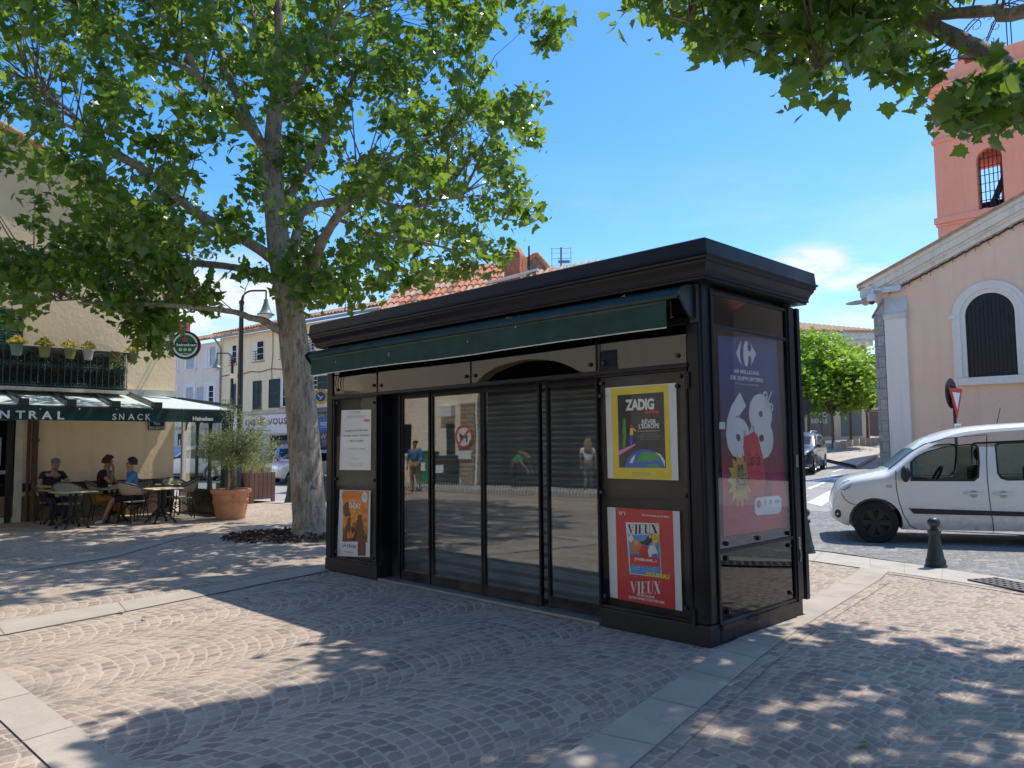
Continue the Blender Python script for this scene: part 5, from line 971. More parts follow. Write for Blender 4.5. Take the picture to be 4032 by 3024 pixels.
def win(par, fr, x0, x1, z0, z1, frame=M_trim, inset=.12, trim=0., rail=False, half=False):
    mb = MB(); mb.box(x0, x1, -.006, .0, z0, z1); w = mb.build('window', M_dark, par)
    if trim: mb = MB(); mb.box(x0 - trim, x0, -.035, 0, z0 - .02, z1 + trim); mb.box(x1, x1 + trim, -.035, 0, z0 - .02, z1 + trim); mb.box(x0, x1, -.034, 0, z1, z1 + trim); mb.box(x0 - trim * 1.3, x1 + trim * 1.3, -.09, 0, z0 - .12, z0 - .02); mb.build('frame', M_trim, w)
    else: mb = MB(); mb.box(x0 - .05, x1 + .05, -.06, 0, z0 - .06, z0 - .008); mb.build('sill', M_terra, w)
    mb = MB(); mb.box(x0, x0 + (x1 - x0) * .32, -.012, -.006, z0, z1); mb.build('reveal', frame, w)
    mb = MB(); xm = x0 + (x1 - x0) * .32; mb.box(xm, x1, -.016, -.008, z0, z0 + .06); mb.box(xm, xm + .06, -.016, -.008, z0, z1); mb.box(x1 - .05, x1, -.016, -.008, z0, z1)
    for zz in (.35, .68): mb.box(xm, x1, -.015, -.008, z0 + (z1 - z0) * zz, z0 + (z1 - z0) * zz + .03)
    mb.build('sash', frame, w)
    if rail:
        mb = MB()
        for k in range(4): mb.box(x0, x1, -.05, -.035, z0 + .1 + k * .14, z0 + .125 + k * .14)
        for k in range(2): xx = x0 + (x1 - x0) * (k + .5) / 2; mb.box(xx, xx + .02, -.05, -.035, z0, z0 + .52)
        mb.build('rail', M_iron, w)
    return w
def zr_(fr, Z, x0, y1, x1, y0): a = fr.pix(*Z(x0, y1)); b = fr.pix(*Z(x1, y0)); return a[0], b[0], a[1], b[1]
ma = fthing('mauve_house', 'mauve grey house with white window surrounds between the cafe and the yellow house', 'house', HF)
mb = MB(); mb.box(xb - 16, xb, 0, 9, 0, zE); mb.build('wall', M_mauve, ma); tileroof(ma, xb - 16, xb + .05, zE + .1, 4.5, 1.5)
for q in ((300, 1115, 370, 1010), (190, 1130, 215, 1020)): x0, x1, z0, z1 = zr_(HF, Z2, *q); w = win(ma, HF, x0, x1, z0, z1, trim=.18); shutters(ma, HF, x0, x1, z0, z1, M_wshut, -.02, parent=w)
x0, x1, z0, z1 = zr_(HF, Z2, 480, 1090, 555, 915); w = win(ma, HF, x0 + .0, x1, z0, z1, trim=.2); shutters(ma, HF, x0 + .28, x1, z0, z1, M_wshut, -.02, 1, parent=w)
for q in ((296, 1392, 360, 1268), (190, 1385, 208, 1290)): x0, x1, z0, z1 = zr_(HF, Z2, *q); w = win(ma, HF, x0, x1, z0, z1, trim=.22); shutters(ma, HF, x0, x1, z0, z1, M_wshut, -.02, parent=w)
x0, x1, z0, z1 = zr_(HF, Z2, 465, 1420, 537, 1258); w = win(ma, HF, x0, x1, z0, z1, trim=.22); shutters(ma, HF, x0 - .9, x0 - .2, z0, z1, M_wshut, -.04, 1, parent=w)
mb = MB(); mb.box(xb - 9, xb - 1.2, -.05, 0, .0, 2.7); sf = mb.build('shopfront', M_cream, ma)
a = HF.pix(*Z6(128, 612), -.07); b = HF.pix(*Z6(350, 568), -.07); mb = MB(); mb.box(a[0] - .6, b[0] + .6, -.06, -.05, a[1] - .08, b[1] + .08); mb.build('fascia', P('cream_sign', (.66, .56, .38), .7), sf); mb = MB(); text(mb, 'ONERIE', a[0], b[0], a[1], b[1], -.065, bold=.02); mb.build('lettering', M_brown, sf)
a = HF.pix(*Z6(262, 850)); b = HF.pix(*Z6(400, 640)); mb = MB(); n = 20
for i in range(n): z = .1 + (b[1] - .1) * i / n; mb.box(a[0], b[0], -.08 + .012 * (i % 2), -.05, z, z + (b[1] - .1) / n)
mb.build('metal_shutter', P('grey_slat', (.36, .35, .33), .6, .1), sf)
a = HF.pix(*Z6(170, 850)); b = HF.pix(*Z6(215, 655)); mb = MB(); mb.box(a[0], b[0], -.07, -.05, .2, b[1]); mb.build('shop_door', M_dark, sf); mb = MB(); mb.box(a[0] + .15, b[0] - .1, -.076, -.07, 1.7, 2.05); mb.box(a[0] + .1, b[0] - .15, -.076, -.07, 1.2, 1.4); mb.build('notice', M_white, sf)
a = HF.pix(*Z6(500, 840)); b = HF.pix(*Z6(552, 785)); mb = MB(); mb.box(a[0], b[0], -.075, -.05, a[1], b[1]); mb.build('red_poster', M_red, sf)
x0 = HF.pix(*Z1(1232, 150))[0]; q0 = HF.pix(*Z1(1215, 180), 4.0); q1 = HF.pix(*Z1(1248, 128), 4.0); mb = MB(); mb.box(q0[0], q1[0], 3.7, 4.3, zE + 1, q1[1]); mb.box(q0[0] - .06, q1[0] + .06, 3.64, 4.36, q1[1], q1[1] + .1); mb.build('chimney', M_brick, ma)
ye = fthing('yellow_house', 'pale yellow house with green louvred shutters over the shops behind the plane tree', 'house', HF)
XE = xb + 17; mb = MB(); mb.box(xb + .01, XE, 0, 9, 0, zE + .15); mb.build('wall', M_yellow, ye); tileroof(ye, xb + .05, XE, zE + .28, 4.5, 1.5)
mb = MB(); mb.tube([(xb, -.42, zE + .12), (XE, -.42, zE + .17)], .07, 6); mb.tube([(xb + .15, -.42, zE + .05), (xb + .2, -.08, zE - .4), (xb + .2, -.06, .2)], .05, 6); mb.build('gutter', P('zinc', (.3, .29, .28), .5, .15, metal=.3), ye)
for q in ((672, 1078, 738, 905), (878, 1050, 975, 868), (1110, 1022, 1160, 890), (1365, 960, 1415, 860)): x0, x1, z0, z1 = zr_(HF, Z2, *q); win(ye, HF, x0, x1, z0, z1, rail=True)
for q in ((685, 1480, 730, 1240), (877, 1465, 955, 1212)): x0, x1, z0, z1 = zr_(HF, Z2, *q); w = win(ye, HF, x0, x1, z0, z1); shutters(ye, HF, x0, x1, z0, z1, M_gshut, -.02, parent=w)
x0, x1, z0, z1 = zr_(HF, Z2, 1115, 1448, 1168, 1190); w = win(ye, HF, x0, x1, z0, z1); shutters(ye, HF, x0 - .95, x0 - .02, z0, z1, M_gshut, -.03, 1, parent=w); shutters(ye, HF, x1 + .02, x1 + .9, z0, z1, M_gshut, -.03, 1, parent=w)
x0, x1, z0, z1 = zr_(HF, Z2, 1385, 1300, 1442, 1175); w = win(ye, HF, x0, x1, z0, z1); shutters(ye, HF, x1 + .02, x1 + .9, z0, z1, M_gshut, -.03, 1, parent=w)
mb = MB(); a = HF.pix(*Z1(1480, 482)); pts = [(xb + .3, -.02, a[1])]
for k in range(1, 14): x = xb + .3 + k * .9; pts.append((x, -.02, a[1] + .012 * k + (.05 if k % 2 else -.04)))
mb.tube(pts, .025, 5); x = HF.pix(*Z2(1050, 900))[0]; mb.tube([(x, -.02, a[1] + 2.2), (x + .03, -.02, a[1] + .9), (x - .06, -.02, a[1] + .1), (x + .03, -.02, a[1] - 1.0), (x + .0, -.02, a[1] - 1.6)], .016, 5); mb.build('cable', M_brown, ye)
z1 = HF.pix(*Z6(1300, 420))[1]; z0 = HF.pix(*Z6(1300, 655))[1]; xs1 = HF.pix(*Z6(1800, 500))[0]
mb = MB(); mb.box(xb + .1, xs1, -.12, 0, z1 + .02, z1 + .22); mb.build('cornice_band', P('beige_band', (.58, .50, .40), .8), ye, bevel=.03)
mb = MB(); mb.box(xb + .3, xs1, -.10, 0, z0, z1); sg = mb.build('shop_sign', P('pale_pink_sign', (.88, .74, .71), .5, .03), ye)
def ht(mb, Z, w_, x0, y0, x1, y1, y, **k): a = HF.pix(*Z(x0, y1), y); b = HF.pix(*Z(x1, y0), y); text(mb, w_, a[0], b[0], a[1], b[1], y, **k)
mb = MB(); ht(mb, Z6, 'ne', 1000, 482, 1120, 562, -.105); ht(mb, Z6, 'vous...', 1282, 452, 1600, 548, -.105); ht(mb, Z6, 'Électroménager', 1030, 590, 1322, 640, -.105); mb.build('lettering', P('dark_grey_ink', (.08, .07, .075), .6), sg)
mb = MB(); ht(mb, Z6, '&', 1172, 440, 1236, 556, -.105, bold=.03); a = HF.pix(*Z6(1000, 578), -.105); mb.box(a[0] - 2, xs1, -.104, -.1, z0 + .52, z0 + .545); mb.build('red_ampersand', P('dark_red_ink', (.42, .05, .07), .6), sg)
x0, x1 = HF.pix(*Z6(1190, 700))[0], HF.pix(*Z6(1600, 700))[0]; mb = MB(); mb.box(x0 - 3, x1 + .4, -.05, 0, .0, z0 - .03); sp_ = mb.build('shopfront', P('shop_frame', (.5, .48, .46), .6), ye); mb = MB(); mb.box(x0 + .9, x1 + .3, -.07, -.05, .6, z0 - .1); mb.build('display', M_dark, sp_)
mb = MB(); mb.box(x0 - .3, x0 + .8, -.065, -.05, .3, z0 - .1); mb.build('pale_blind', P('pale_blind', (.55, .55, .53), .7, .1), sp_)
mb = MB(); mb.box(x0 + 1.4, x0 + 2.6, -.085, -.07, 1.55, 1.9); mb.box(x0 + 1.0, x1, -.085, -.07, 1.38, 1.43); mb.build('goods', P('brown_goods', (.22, .13, .09), .7, .4, 10), sp_); mb = MB(); mb.ball((x0 + 1.35, -.1, 1.6), .22, 10, 6, sq=(1, .3, .6)); mb.ball((x0 + 2.7, -.1, 1.62), .13, 8, 6); mb.build('vases', P('mixed_goods', (.3, .25, .2), .5, .5, 8), sp_)
# neighbouring shop to the right of the trunk
x0 = HF.pix(*Z6(1862, 500))[0]; x1 = x0 + 6; z = lambda y: HF.pix(*Z6(1960, y))[1]
mb = MB(); mb.box(x0, x1, -.30, 0, z(392), z(335)); mb.build('shop_awning_box', P('grey_band', (.14, .13, .14), .6), ye); mb = MB(); mb.box(x0, x1, -.16, 0, z(450), z(394)); g_ = mb.build('shop_sign', P('bottle_green_sign', (.015, .07, .04), .5), ye); mb = MB(); ht(mb, Z6, 'Louis Pha', 1908, 402, 2060, 446, -.165, shear=.3); mb.build('lettering', M_cream, g_)
mb = MB(); mb.box(x0, x1, -.2, 0, z(635), z(455)); g_ = mb.build('shop_sign', P('royal_blue_sign', (.05, .08, .32), .5), ye); mb = MB(); ht(mb, Z6, 'ROC', 1937, 508, 2022, 560, -.205, bold=.02); ht(mb, Z6, 'La mai', 1937, 562, 2030, 582, -.205); mb.build('lettering', M_white, g_)
mb = MB(); mb.box(x0, x1, -.08, 0, 0, z(640)); g_ = mb.build('shopfront', P('blue_black_front', (.012, .014, .02), .35), ye); mb = MB()
for i in range(6): ht(mb, Z6, 'l\'instant' if i % 2 else 'beauté', 1955 + 4 * (i % 3), 740 + i * 20, 2010 - 5 * (i % 2), 752 + i * 20, -.085)
mb.tube([(*[HF.pix(*Z6(1950 + 60 * t_, 690 + 25 * math.sin(t_ * 12)), -.09)[0:1]][0], -.09, HF.pix(*Z6(1950 + 60 * t_, 690 + 25 * math.sin(t_ * 12)), -.09)[1]) for t_ in [i / 14 for i in range(15)]], .02, 5); mb.build('lettering', M_white, g_)
c_ = A(692.5, 857, 35.5); rs = thing('hanging_sign', 'round yellow and blue hanging sign with a white bird between trunk and kiosk', 'sign', c_, R(20))
mb = MB(); mb.lathe([(0, .05), (.34, .05), (.36, .03), (.36, -.03), (.34, -.05), (0, -.05)], 28, ax='y'); mb.build('disc', P('sign_yellow', (.68, .48, .10), .5), rs, smooth=40); mb = MB(); disc(mb, .22, -.053); mb.build('centre', P('sign_blue', (.03, .09, .25), .5), rs)
mb = MB(); mb.poly([(-.13, -.056, .12), (-.02, -.056, -.02), (.06, -.056, .02), (.14, -.056, .06), (.05, -.056, -.03), (.02, -.056, -.1), (-.07, -.056, -.16), (-.02, -.056, -.08), (-.04, -.056, -.03), (-.14, -.056, .05)]); mb.build('bird', M_white, rs)
mb = MB()
for i, c in enumerate('ECOLE'):
    a = R(130 - i * 26); v, f = glyphs(c, .02); vv = [((.29 + (q[1] - .5) * .07) * math.cos(a) + (q[0] - .5) * .055 * math.sin(a), -.054, (.29 + (q[1] - .5) * .07) * math.sin(a) - (q[0] - .5) * .055 * math.cos(a)) for q in v]; mb.add(vv, f)
mb.build('lettering', M_ink, rs); mb = MB(); mb.box(.36, .6, -.02, .02, .1, .14); mb.box(.36, .6, -.02, .02, -.14, -.1); mb.box(.58, .62, -.06, .06, -.3, .3); mb.build('bracket', M_iron, rs)
# ------------------------------------------------------------------ roofs seen over the kiosk
Z8 = lambda x, y: (822.9 + x * .248, 493.7 + y * .248)
BFr = Frame(A(1010, 640, 27), 0); BFr.o.z = 0; BFr = Frame(BFr.o, R(-20))
bh = fthing('tiled_house', 'house with an orange tiled roof, brick chimney and gable rising behind the kiosk roof', 'house', BFr)
def bp_(x, y, yy): return BFr.pix(*Z8(x, y), yy)
e = bp_(500, 760, 0); rdg_y = 4.0; rt = bp_(1050, 300, rdg_y)
xl, xr = bp_(-150, 600, 0)[0], bp_(1180, 350, 2)[0]; zr0 = bp_(560, 700, 0)[1] - .6; zr1 = rt[1]
mb = MB(); mb.box(xl, xr, .3, 8.5, 0, zr0 + .1); mb.add([(xr, .3, zr0), (xr, 4.2, zr1), (xr, 8.5, zr0)], [(0, 1, 2)]); mb.build('wall', P('grey_stone_render', (.40, .34, .28), .9, .25, 2, .5, 14), bh)
tileroof(bh, xl, xr, zr0, rdg_y, zr1 - zr0, .3, mat=P('orange_clay_tile', (.62, .25, .12), .85, .2, 5), pitch=.27)
mb = MB()
for i in range(14): f0, f1 = i / 14, (i + 1.1) / 14; mb.tube([(xr + .03, -.3 + 4.3 * f0, zr0 + .1 + (zr1 - zr0) * f0), (xr + .03, -.3 + 4.3 * f1, zr0 + .06 + (zr1 - zr0) * f1)], [.13, .11], 8)
mb.build('verge_tiles', M_tileb, bh, smooth=50)
c0, c1 = bp_(1100, 350, 2.4), bp_(1235, 240, 2.4); mb = MB(); cz = bp_(1160, 235, 2.4)[1]; xm = (c0[0] + c1[0]) / 2; hw = (c1[0] - c0[0]) / 2
mb.box(xm - hw, xm + hw, 2.05, 2.9, zr0 + 1, cz); chm = mb.build('chimney', M_brick, bh, bevel=.02); ct = bp_(1165, 158, 2.4)[1]; mb = MB()
mb.prism([(xm - hw * .95, cz), (xm - hw * .75, cz), (xm - .05, ct - .05), (xm + .05, ct - .05), (xm + hw * .75, cz), (xm + hw * .95, cz), (xm + hw * .3, ct), (xm - hw * .3, ct)], 2.1, 2.85, 'y')
for k in range(4): x = xm - hw * .6 + k * hw * .4; mb.box(x - .03, x + .03, 2.08, 2.14, cz, cz + (ct - cz) * (1 - abs(x - xm) / hw))
mb.build('chimney_cap', M_brick, chm)
# gable end of the neighbouring taller roof
q = [bp_(1180, 420, 3.2), bp_(1240, 300, 3.2), bp_(1360, 235, 3.2), bp_(1460, 350, 3.2)]
gh = fthing('gable_house', 'bare grey stone gable with a clay tile verge beside the brick chimney', 'house', BFr)
mb = MB(); mb.prism([(q[0][0] - .6, 0), (q[0][0] - .6, q[0][1]), (q[1][0], q[1][1]), (q[2][0], q[2][1]), (q[3][0], q[3][1]), (q[3][0] + .1, 0)], 3.2, 8, 'y'); mb.build('wall', P('rough_stone', (.33, .28, .24), .95, .35, 4, 1., 10, bdist=.03), gh)
mb = MB()
for A_, B_, n in ((q[1], q[2], 4), (q[2], q[3], 4)):
    for i in range(n): f0, f1 = i / n, (i + 1.1) / n; mb.tube([(A_[0] + (B_[0] - A_[0]) * f0, 3.15, A_[1] + (B_[1] - A_[1]) * f0 + .05), (A_[0] + (B_[0] - A_[0]) * f1, 3.15, A_[1] + (B_[1] - A_[1]) * f1 + .03)], [.11, .09], 8)
mb.build('verge_tiles', M_tile, gh, smooth=50)
a, b = bp_(1290, 395, 2.6), bp_(1289, 152, 2.6); mb = MB(); mb.tube([(a[0], 2.6, a[1] - .5), (b[0], 2.6, b[1])], .035, 6); mb.build('vent_pipe', M_iron, gh)
lh = fthing('low_tiled_house', 'low house whose pale tiled roof edge shows just above the kiosk cornice', 'house', BFr); a = bp_(1340, 385, 1.5); b = bp_(1900, 285, 1.5); c = bp_(930, 495, 1.5)
mb = MB(); mb.box(a[0] + .3, b[0] + .2, 1.0, 7, 0, a[1] - .6); mb.build('wall', M_yellow, lh); sl_ = (b[1] - a[1]) / (b[0] - a[0]); mb = MB(); L = b[0] + .3 - a[0]
mb.add([(a[0], 1.5, a[1]), (a[0] + L, 1.5, a[1] + sl_ * L), (a[0] + L, 0, a[1] + sl_ * L - 1), (a[0], 0, a[1] - 1)], [(0, 1, 2, 3)])
for i in range(int(L / .26)): x = a[0] + i * .26; zz = a[1] + sl_ * (x - a[0]); mb.tube([(x, -.05, zz - 1.03), (x, 1.5, zz)], [.12, .10], 6, random.choice((0, 1)))
mb.build('roof', [M_tileb, M_tile], lh); mb = MB(); mb.box(c[0], a[0] + .2, 1.2, 1.4, c[1] - .02, c[1] + .05); o = mb.build('flashing', M_whitep, lh)
me = o.data
for v in me.vertices: v.co.z += (v.co.x - c[0]) * (a[1] - c[1]) / (a[0] - c[0])
ta = A(*Z8(1567, 330), 30); tt = A(*Z8(1575, 165), 30); an = thing('roof_antenna', 'thin rooftop aerial with stacked rods against the sky', 'antenna', (ta.x, ta.y, ta.z - .8)); mb = MB(); H = tt.z - ta.z + .8; mb.tube([(0, 0, 0), (.02, 0, H)], .035, 6); mb.build('mast', P('aerial_metal', (.2, .12, .12), .5), an); mb = MB()
for z in (H - .05, H - .45, H - .95, H - 1.35): mb.tube([(-.38, 0, z), (.42, .0, z + .02)], .012, 4)
for z in (H - .2, H - .7, H - 1.15): mb.tube([(-.4, .1, z), (.5, .1, z)], .008, 4)
mb.tube([(-.35, 0, H), (-.35, 0, H - 1.4)], .01, 4); mb.tube([(.4, 0, H), (.4, 0, H - 1.4)], .01, 4); mb.box(-.1, .35, -.05, .05, H - .62, H - .52); mb.build('rods', P('aerial_rod', (.2, .22, .3), .4, metal=.5), an)
# ------------------------------------------------------------------ vehicles
def paint(name, rgb, metal=0., flake=.0):
    t = NT(name); b = t.b; n = t.noise(3, 4); t.set(b.inputs['Base Color'], t.mix(t.rng(n.outputs[0], .3, .7), tuple(v * .96 for v in rgb), rgb)); b.inputs['Metallic'].default_value = metal; b.inputs['Roughness'].default_value = .35; b.inputs['Coat Weight'].default_value = .8; b.inputs['Coat Roughness'].default_value = .04
    gz = t.new('SeparateXYZ'); t.link(t.coord(), gz.inputs[0]); dn = t.noise(9, 5); f = t.M('MULTIPLY', t.rng(gz.outputs[2], .75, .2, 0, .5), t.rng(dn.outputs[0], .35, .7)); mixn = t.mix(f, b.inputs['Base Color'].links[0].from_socket, (.30, .27, .23)); t.link(mixn, b.inputs['Base Color']); return t.m
M_wcar = paint('white_car_paint', (.84, .815, .77)); M_dcar = paint('midnight_blue_paint', (.012, .016, .03), .3); M_scar = paint('silver_car_paint', (.45, .48, .53), .6)
M_tyre = P('tyre_rubber', (.016, .016, .017), .85, .2, 12, .3, 50); M_rimS = P('alloy_rim', (.5, .5, .52), .3, .1, metal=.85); M_rimD = P('steel_rim', (.02, .02, .021), .6, .2); M_trimb = P('black_plastic', (.022, .022, .024), .6, .2, 6, .1, 90)
M_cglass = glass('car_glass', (.60, .68, .64), .02, 1.); M_cdark = P('dark_car_glass', (.012, .015, .018), .05, .2, 2, spec=.8); M_tail = P('tail_lamp_red', (.55, .015, .02), .2, .1, coat=.6); M_lens = P('clear_lamp', (.62, .65, .68), .15, .25, 30, metal=.5, coat=.6); M_seat = P('dark_seat_fabric', (.02, .02, .023), .85, .2, 10); M_plate = P('plate_white', (.75, .75, .73), .5)
def interp(pts, x):
    if x <= pts[0][0]: return pts[0][1]
    for (a, b), (c, d) in zip(pts, pts[1:]):
        if x <= c: return b + (d - b) * (x - a) / max(1e-6, c - a)
    return pts[-1][1]
def smooth_profile(pts, n=6):
    """Catmull-Rom through the points, monotonic in x"""
    o = []
    for i in range(len(pts) - 1):
        p0, p1, p2, p3 = pts[max(0, i - 1)], pts[i], pts[i + 1], pts[min(len(pts) - 1, i + 2)]
        for k in range(n):
            t_ = k / n; o.append(tuple(.5 * (2 * p1[j] + (p2[j] - p0[j]) * t_ + (2 * p0[j] - 5 * p1[j] + 4 * p2[j] - p3[j]) * t_ ** 2 + (3 * p1[j] - p0[j] - 3 * p2[j] + p3[j]) * t_ ** 3) for j in (0, 1)))
    o.append(pts[-1]); return o
class Car:
    def __init__(s, name, label, top, bot, W_, belt, wheels, rad, mat, loc, rotz, tum=.2, hollow=None, windows=(), plan=None, rim=M_rimS, group=None, r=.13, wy=None, spokes=5):
        s.t = thing(name, label, 'car' if 'van' not in name else 'van', loc, rotz, group); s.top = smooth_profile(top, 5); s.botp = bot; s.W = W_; s.beltz = belt; s.tum = tum; s.r = r
        x0, x1 = top[0][0], top[-1][0]; s.x0, s.x1 = x0, x1; s.plan = plan or [(x0, .86), (x0 + .12, .95), (x0 + .5, 1), (x1 - .9, 1), (x1 - .35, .93), (x1 - .12, .82), (x1, .66)]; s.planp = smooth_profile(s.plan, 5)
        xs = sorted(set([round(q[0], 3) for q in s.top] + [round(x0 + (x1 - x0) * i / 30, 3) for i in range(31)])); mb = MB(); nz = 14; rows = []
        for x in xs:
            zb, zt = interp(s.botp, x), interp(s.top, x); ring = []
            for j in range(nz + 1): f = j / nz; z = zb + (zt - zb) * (1 - (1 - f) ** 1.35 if f > .5 else f * (1 - .5 ** 1.35) / .5); ring.append((s.side(x, z), z))
            ring = ring[:-1]; yt = s.side(x, zt - 1e-4); pts = [(0, zb)] + ring + [(yt, zt), (yt * .6, zt + .022), (0, zt + .03)]
            rows.append([(x, y, z) for y, z in pts] + [(x, -y, z) for y, z in pts[1:-1][::-1]])
        m = len(rows[0]); vs = [p for r_ in rows for p in r_]; fs = [(i * m + j, i * m + (j + 1) % m, (i + 1) * m + (j + 1) % m, (i + 1) * m + j) for i in range(len(rows) - 1) for j in range(m)]
        fs += [tuple(range(m - 1, -1, -1)), tuple(range((len(rows) - 1) * m, len(rows) * m))]; mb.add(vs, fs); body = mb.build('body', mat)
        cuts = []
        for wx in wheels:
            for sg in (-1, 1): c = MB(); c.lathe([(0, -.33), (rad + .055, -.33), (rad + .055, .4), (0, .4)], 32, (wx, sg * (W_ - .05), rad), 'y'); cuts.append(c.build('cut', mat))
        if hollow:
            a, b, zf, zc, yy = hollow; c = MB(); n = 14; pr_ = [(a, zf)] + [(a + (b - a) * i / n, interp(s.top, a + (b - a) * i / n) - zc) for i in range(n + 1)] + [(b, zf)]; c.prism(pr_, -(W_ - yy), W_ - yy, 'y'); cuts.append(c.build('cut', mat))
            for w in windows: c = MB(); c.prism(w, -W_ - .3, W_ + .3, 'y'); cuts.append(c.build('cut', mat))
        for c in cuts: md = body.modifiers.new('b', 'BOOLEAN'); md.operation = 'DIFFERENCE'; md.solver = 'EXACT'; md.object = c
        bpy.context.view_layer.update(); me = bpy.data.meshes.new_from_object(body.evaluated_get(bpy.context.evaluated_depsgraph_get())); me.name = 'body'
        for c in cuts: bpy.data.objects.remove(c)
        old = body.data; body.modifiers.clear(); body.data = me; bpy.data.meshes.remove(old); me.polygons.foreach_set('use_smooth', [True] * len(me.polygons)); me.set_sharp_from_angle(angle=R(32)); body.parent = s.t; s.body = body
        for w in windows:
            for sg in (-1, 1): s.patch('window', w, M_cglass if hollow else M_cdark, -.012 if hollow else .004, sg)
        for wx in wheels:
            for sg in (-1, 1): s.wheel(wx, sg, rad, rim, spokes)
    def side(s, x, z):
        w = s.W * interp(s.planp, x); zt, zb = interp(s.top, x), interp(s.botp, x); b = s.beltz
        y = w * (1 - .055 * max(0, (b - z) / b) ** 2.2) if z < b else w - s.tum * (z - b)
        r = min(s.r, (zt - zb) * .3)
        if z > zt - r: k = min(1, (z - (zt - r)) / r); y -= r * (1 - math.sqrt(max(0, 1 - k * k)))
        if z < zb + .08: y -= .05 * (1 - (z - zb) / .08) ** 2
        return y
    def patch(s, name, poly, mat, off=.005, sg=1, parent=None):
        mb = MB(); mb.poly([(x, sg * (s.side(x, z) + off), z) for x, z in poly]); return mb.build(name, mat, parent or s.t)
    def strip(s, name, xa, xb, ya, yb, mat, off=.008, n=6, parent=None):
        """patch lying on the upper profile between two stations"""
        mb = MB()
        def f(u, v):
            x = xa + (xb - xa) * u; z = interp(s.top, x); dz = (interp(s.top, x + .01) - interp(s.top, x - .01)) / .02; nn = Vector((-dz, 0, 1)).normalized(); y = ya + (yb - ya) * v; yt = max(.05, s.side(x, z - 1e-4)); k = min(1, abs(y) / yt); return (x + nn.x * off, y, z + (.03 * (1 - k * k)) + nn.z * off)
        mb.grid(f, n, 8); return mb.build(name, mat, parent or s.t, smooth=60)
    def wheel(s, wx, sg, rad, rim, spokes):
        y = s.W - .10; mb = MB(); mb.lathe([(rad * .66, -.10), (rad * .93, -.105), (rad, -.075), (rad, .075), (rad * .93, .105), (rad * .66, .10)], 36, (0, 0, 0), 'y', closed=True); w = mb.build('wheel', M_tyre, s.t, smooth=40, loc=(wx, sg * y, rad))
        mb = MB(); q = sg * .06; mb.lathe([(rad * .56, q), (rad * .665, q), (rad * .67, q + sg * .035), (rad * .6, q + sg * .035)], 30, ax='y', closed=True); mb.lathe([(0, q - sg * .02), (rad * .58, q - sg * .025)], 24, ax='y', m=1); mb.lathe([(0, q + sg * .035), (rad * .15, q + sg * .03), (rad * .17, q)], 14, ax='y')
        for k in range(spokes):
            a = 2 * PI * k / spokes; d = Vector((math.cos(a), 0, math.sin(a))); e = Vector((-math.sin(a), 0, math.cos(a))); h = Vector((0, q + sg * .03, 0)); mb.poly([h + d * rad * .1 - e * .028, h + d * rad * .1 + e * .028, h + d * rad * .6 + e * .045, h + d * rad * .6 - e * .045])
        mb.build('rim', [rim, M_rimD], w, smooth=35)
    def line(s, pts, mat=None, sg=1, r=.004, off=.0):
        mb = MB(); mb.tube([(x, sg * (s.side(x, z) + off), z) for x, z in pts], r, 5); return mb
# white van in front of the church
hd = Vector((-.943, .333, 0)).normalized(); lf = Vector((-hd.y, hd.x, 0)); fwc = G(1893, 1173); vo = fwc - hd * 1.35 - lf * .80; vo.z = 0
vf = lambda px, py: (1.35 + (660 - px) / 659, (1300 - py) / 659)
vn = lambda px, py: (1.35 + (660 - px) / 659 * (.86 if px < 660 else 1), (1300 - py) / 659)
wf = [vf(*q) for q in ((992, 662), (1003, 470), (1060, 415), (1160, 362), (1350, 306), (1560, 288), (1612, 296), (1634, 330), (1628, 480), (1608, 622), (1565, 660))]
wr = [vf(*q) for q in ((1770, 300), (1800, 278), (2350, 255), (2420, 270), (2440, 560), (2400, 640), (1850, 652), (1790, 632), (1765, 580))]
wq = [vf(*q) for q in ((2560, 280), (2900, 300), (2930, 600), (2600, 640), (2560, 600))]
van = Car('white_van', 'white window van with a black side strip standing in front of the church', [(-2.10, .55), (-2.08, 1.2), (-1.98, 1.62), (-1.75, 1.77), (-1.0, 1.83), (-.08, 1.775), (.38, 1.655), (.68, 1.49), (1.08, 1.15), (1.28, 1.075), (1.66, .985), (1.84, .86), (1.94, .66), (1.96, .5)], [(-2.1, .32), (-1.9, .24), (1.6, .22), (1.80, .27), (1.96, .36)], .905, .98, (1.35, -1.35), .325, M_wcar, vo, math.atan2(hd.y, hd.x), tum=.20,
          hollow=(-1.9, .80, .82, .09, .10), windows=(wf, wr, wq), rim=M_rimD, spokes=6, plan=[(-2.1, .93), (-1.9, .98), (-1.4, 1), (1.0, 1), (1.42, .985), (1.70, .92), (1.87, .80), (1.96, .64)])
vt = van.t
for nm, seam in (('door_seam', ((870, 555), (862, 640), (866, 760), (885, 880), (920, 1000), (975, 1110), (1045, 1148), (1300, 1160), (1716, 1174))), ('door_seam', ((1712, 205), (1690, 420), (1678, 640), (1684, 830), (1700, 1010), (1718, 1174), (2212, 1195), (2400, 1200))), ('hood_seam', ((800, 555), (980, 400), (1150, 290), (1350, 230), (1712, 200))), ('bumper_seam', ((296, 790), (330, 850), (380, 890), (438, 908)))):
    pts = [vn(*q) for q in seam]; fin = []
    for a, b in zip(pts, pts[1:]): fin += [(a[0] + (b[0] - a[0]) * k / 3, a[1] + (b[1] - a[1]) * k / 3) for k in range(3)]
    van.line(fin + [pts[-1]], r=.006).build(nm, M_trimb, vt)
st = MB(); a, b = vf(968, 935), vf(2900, 968); c, d = vf(2900, 1002), vf(1010, 988)
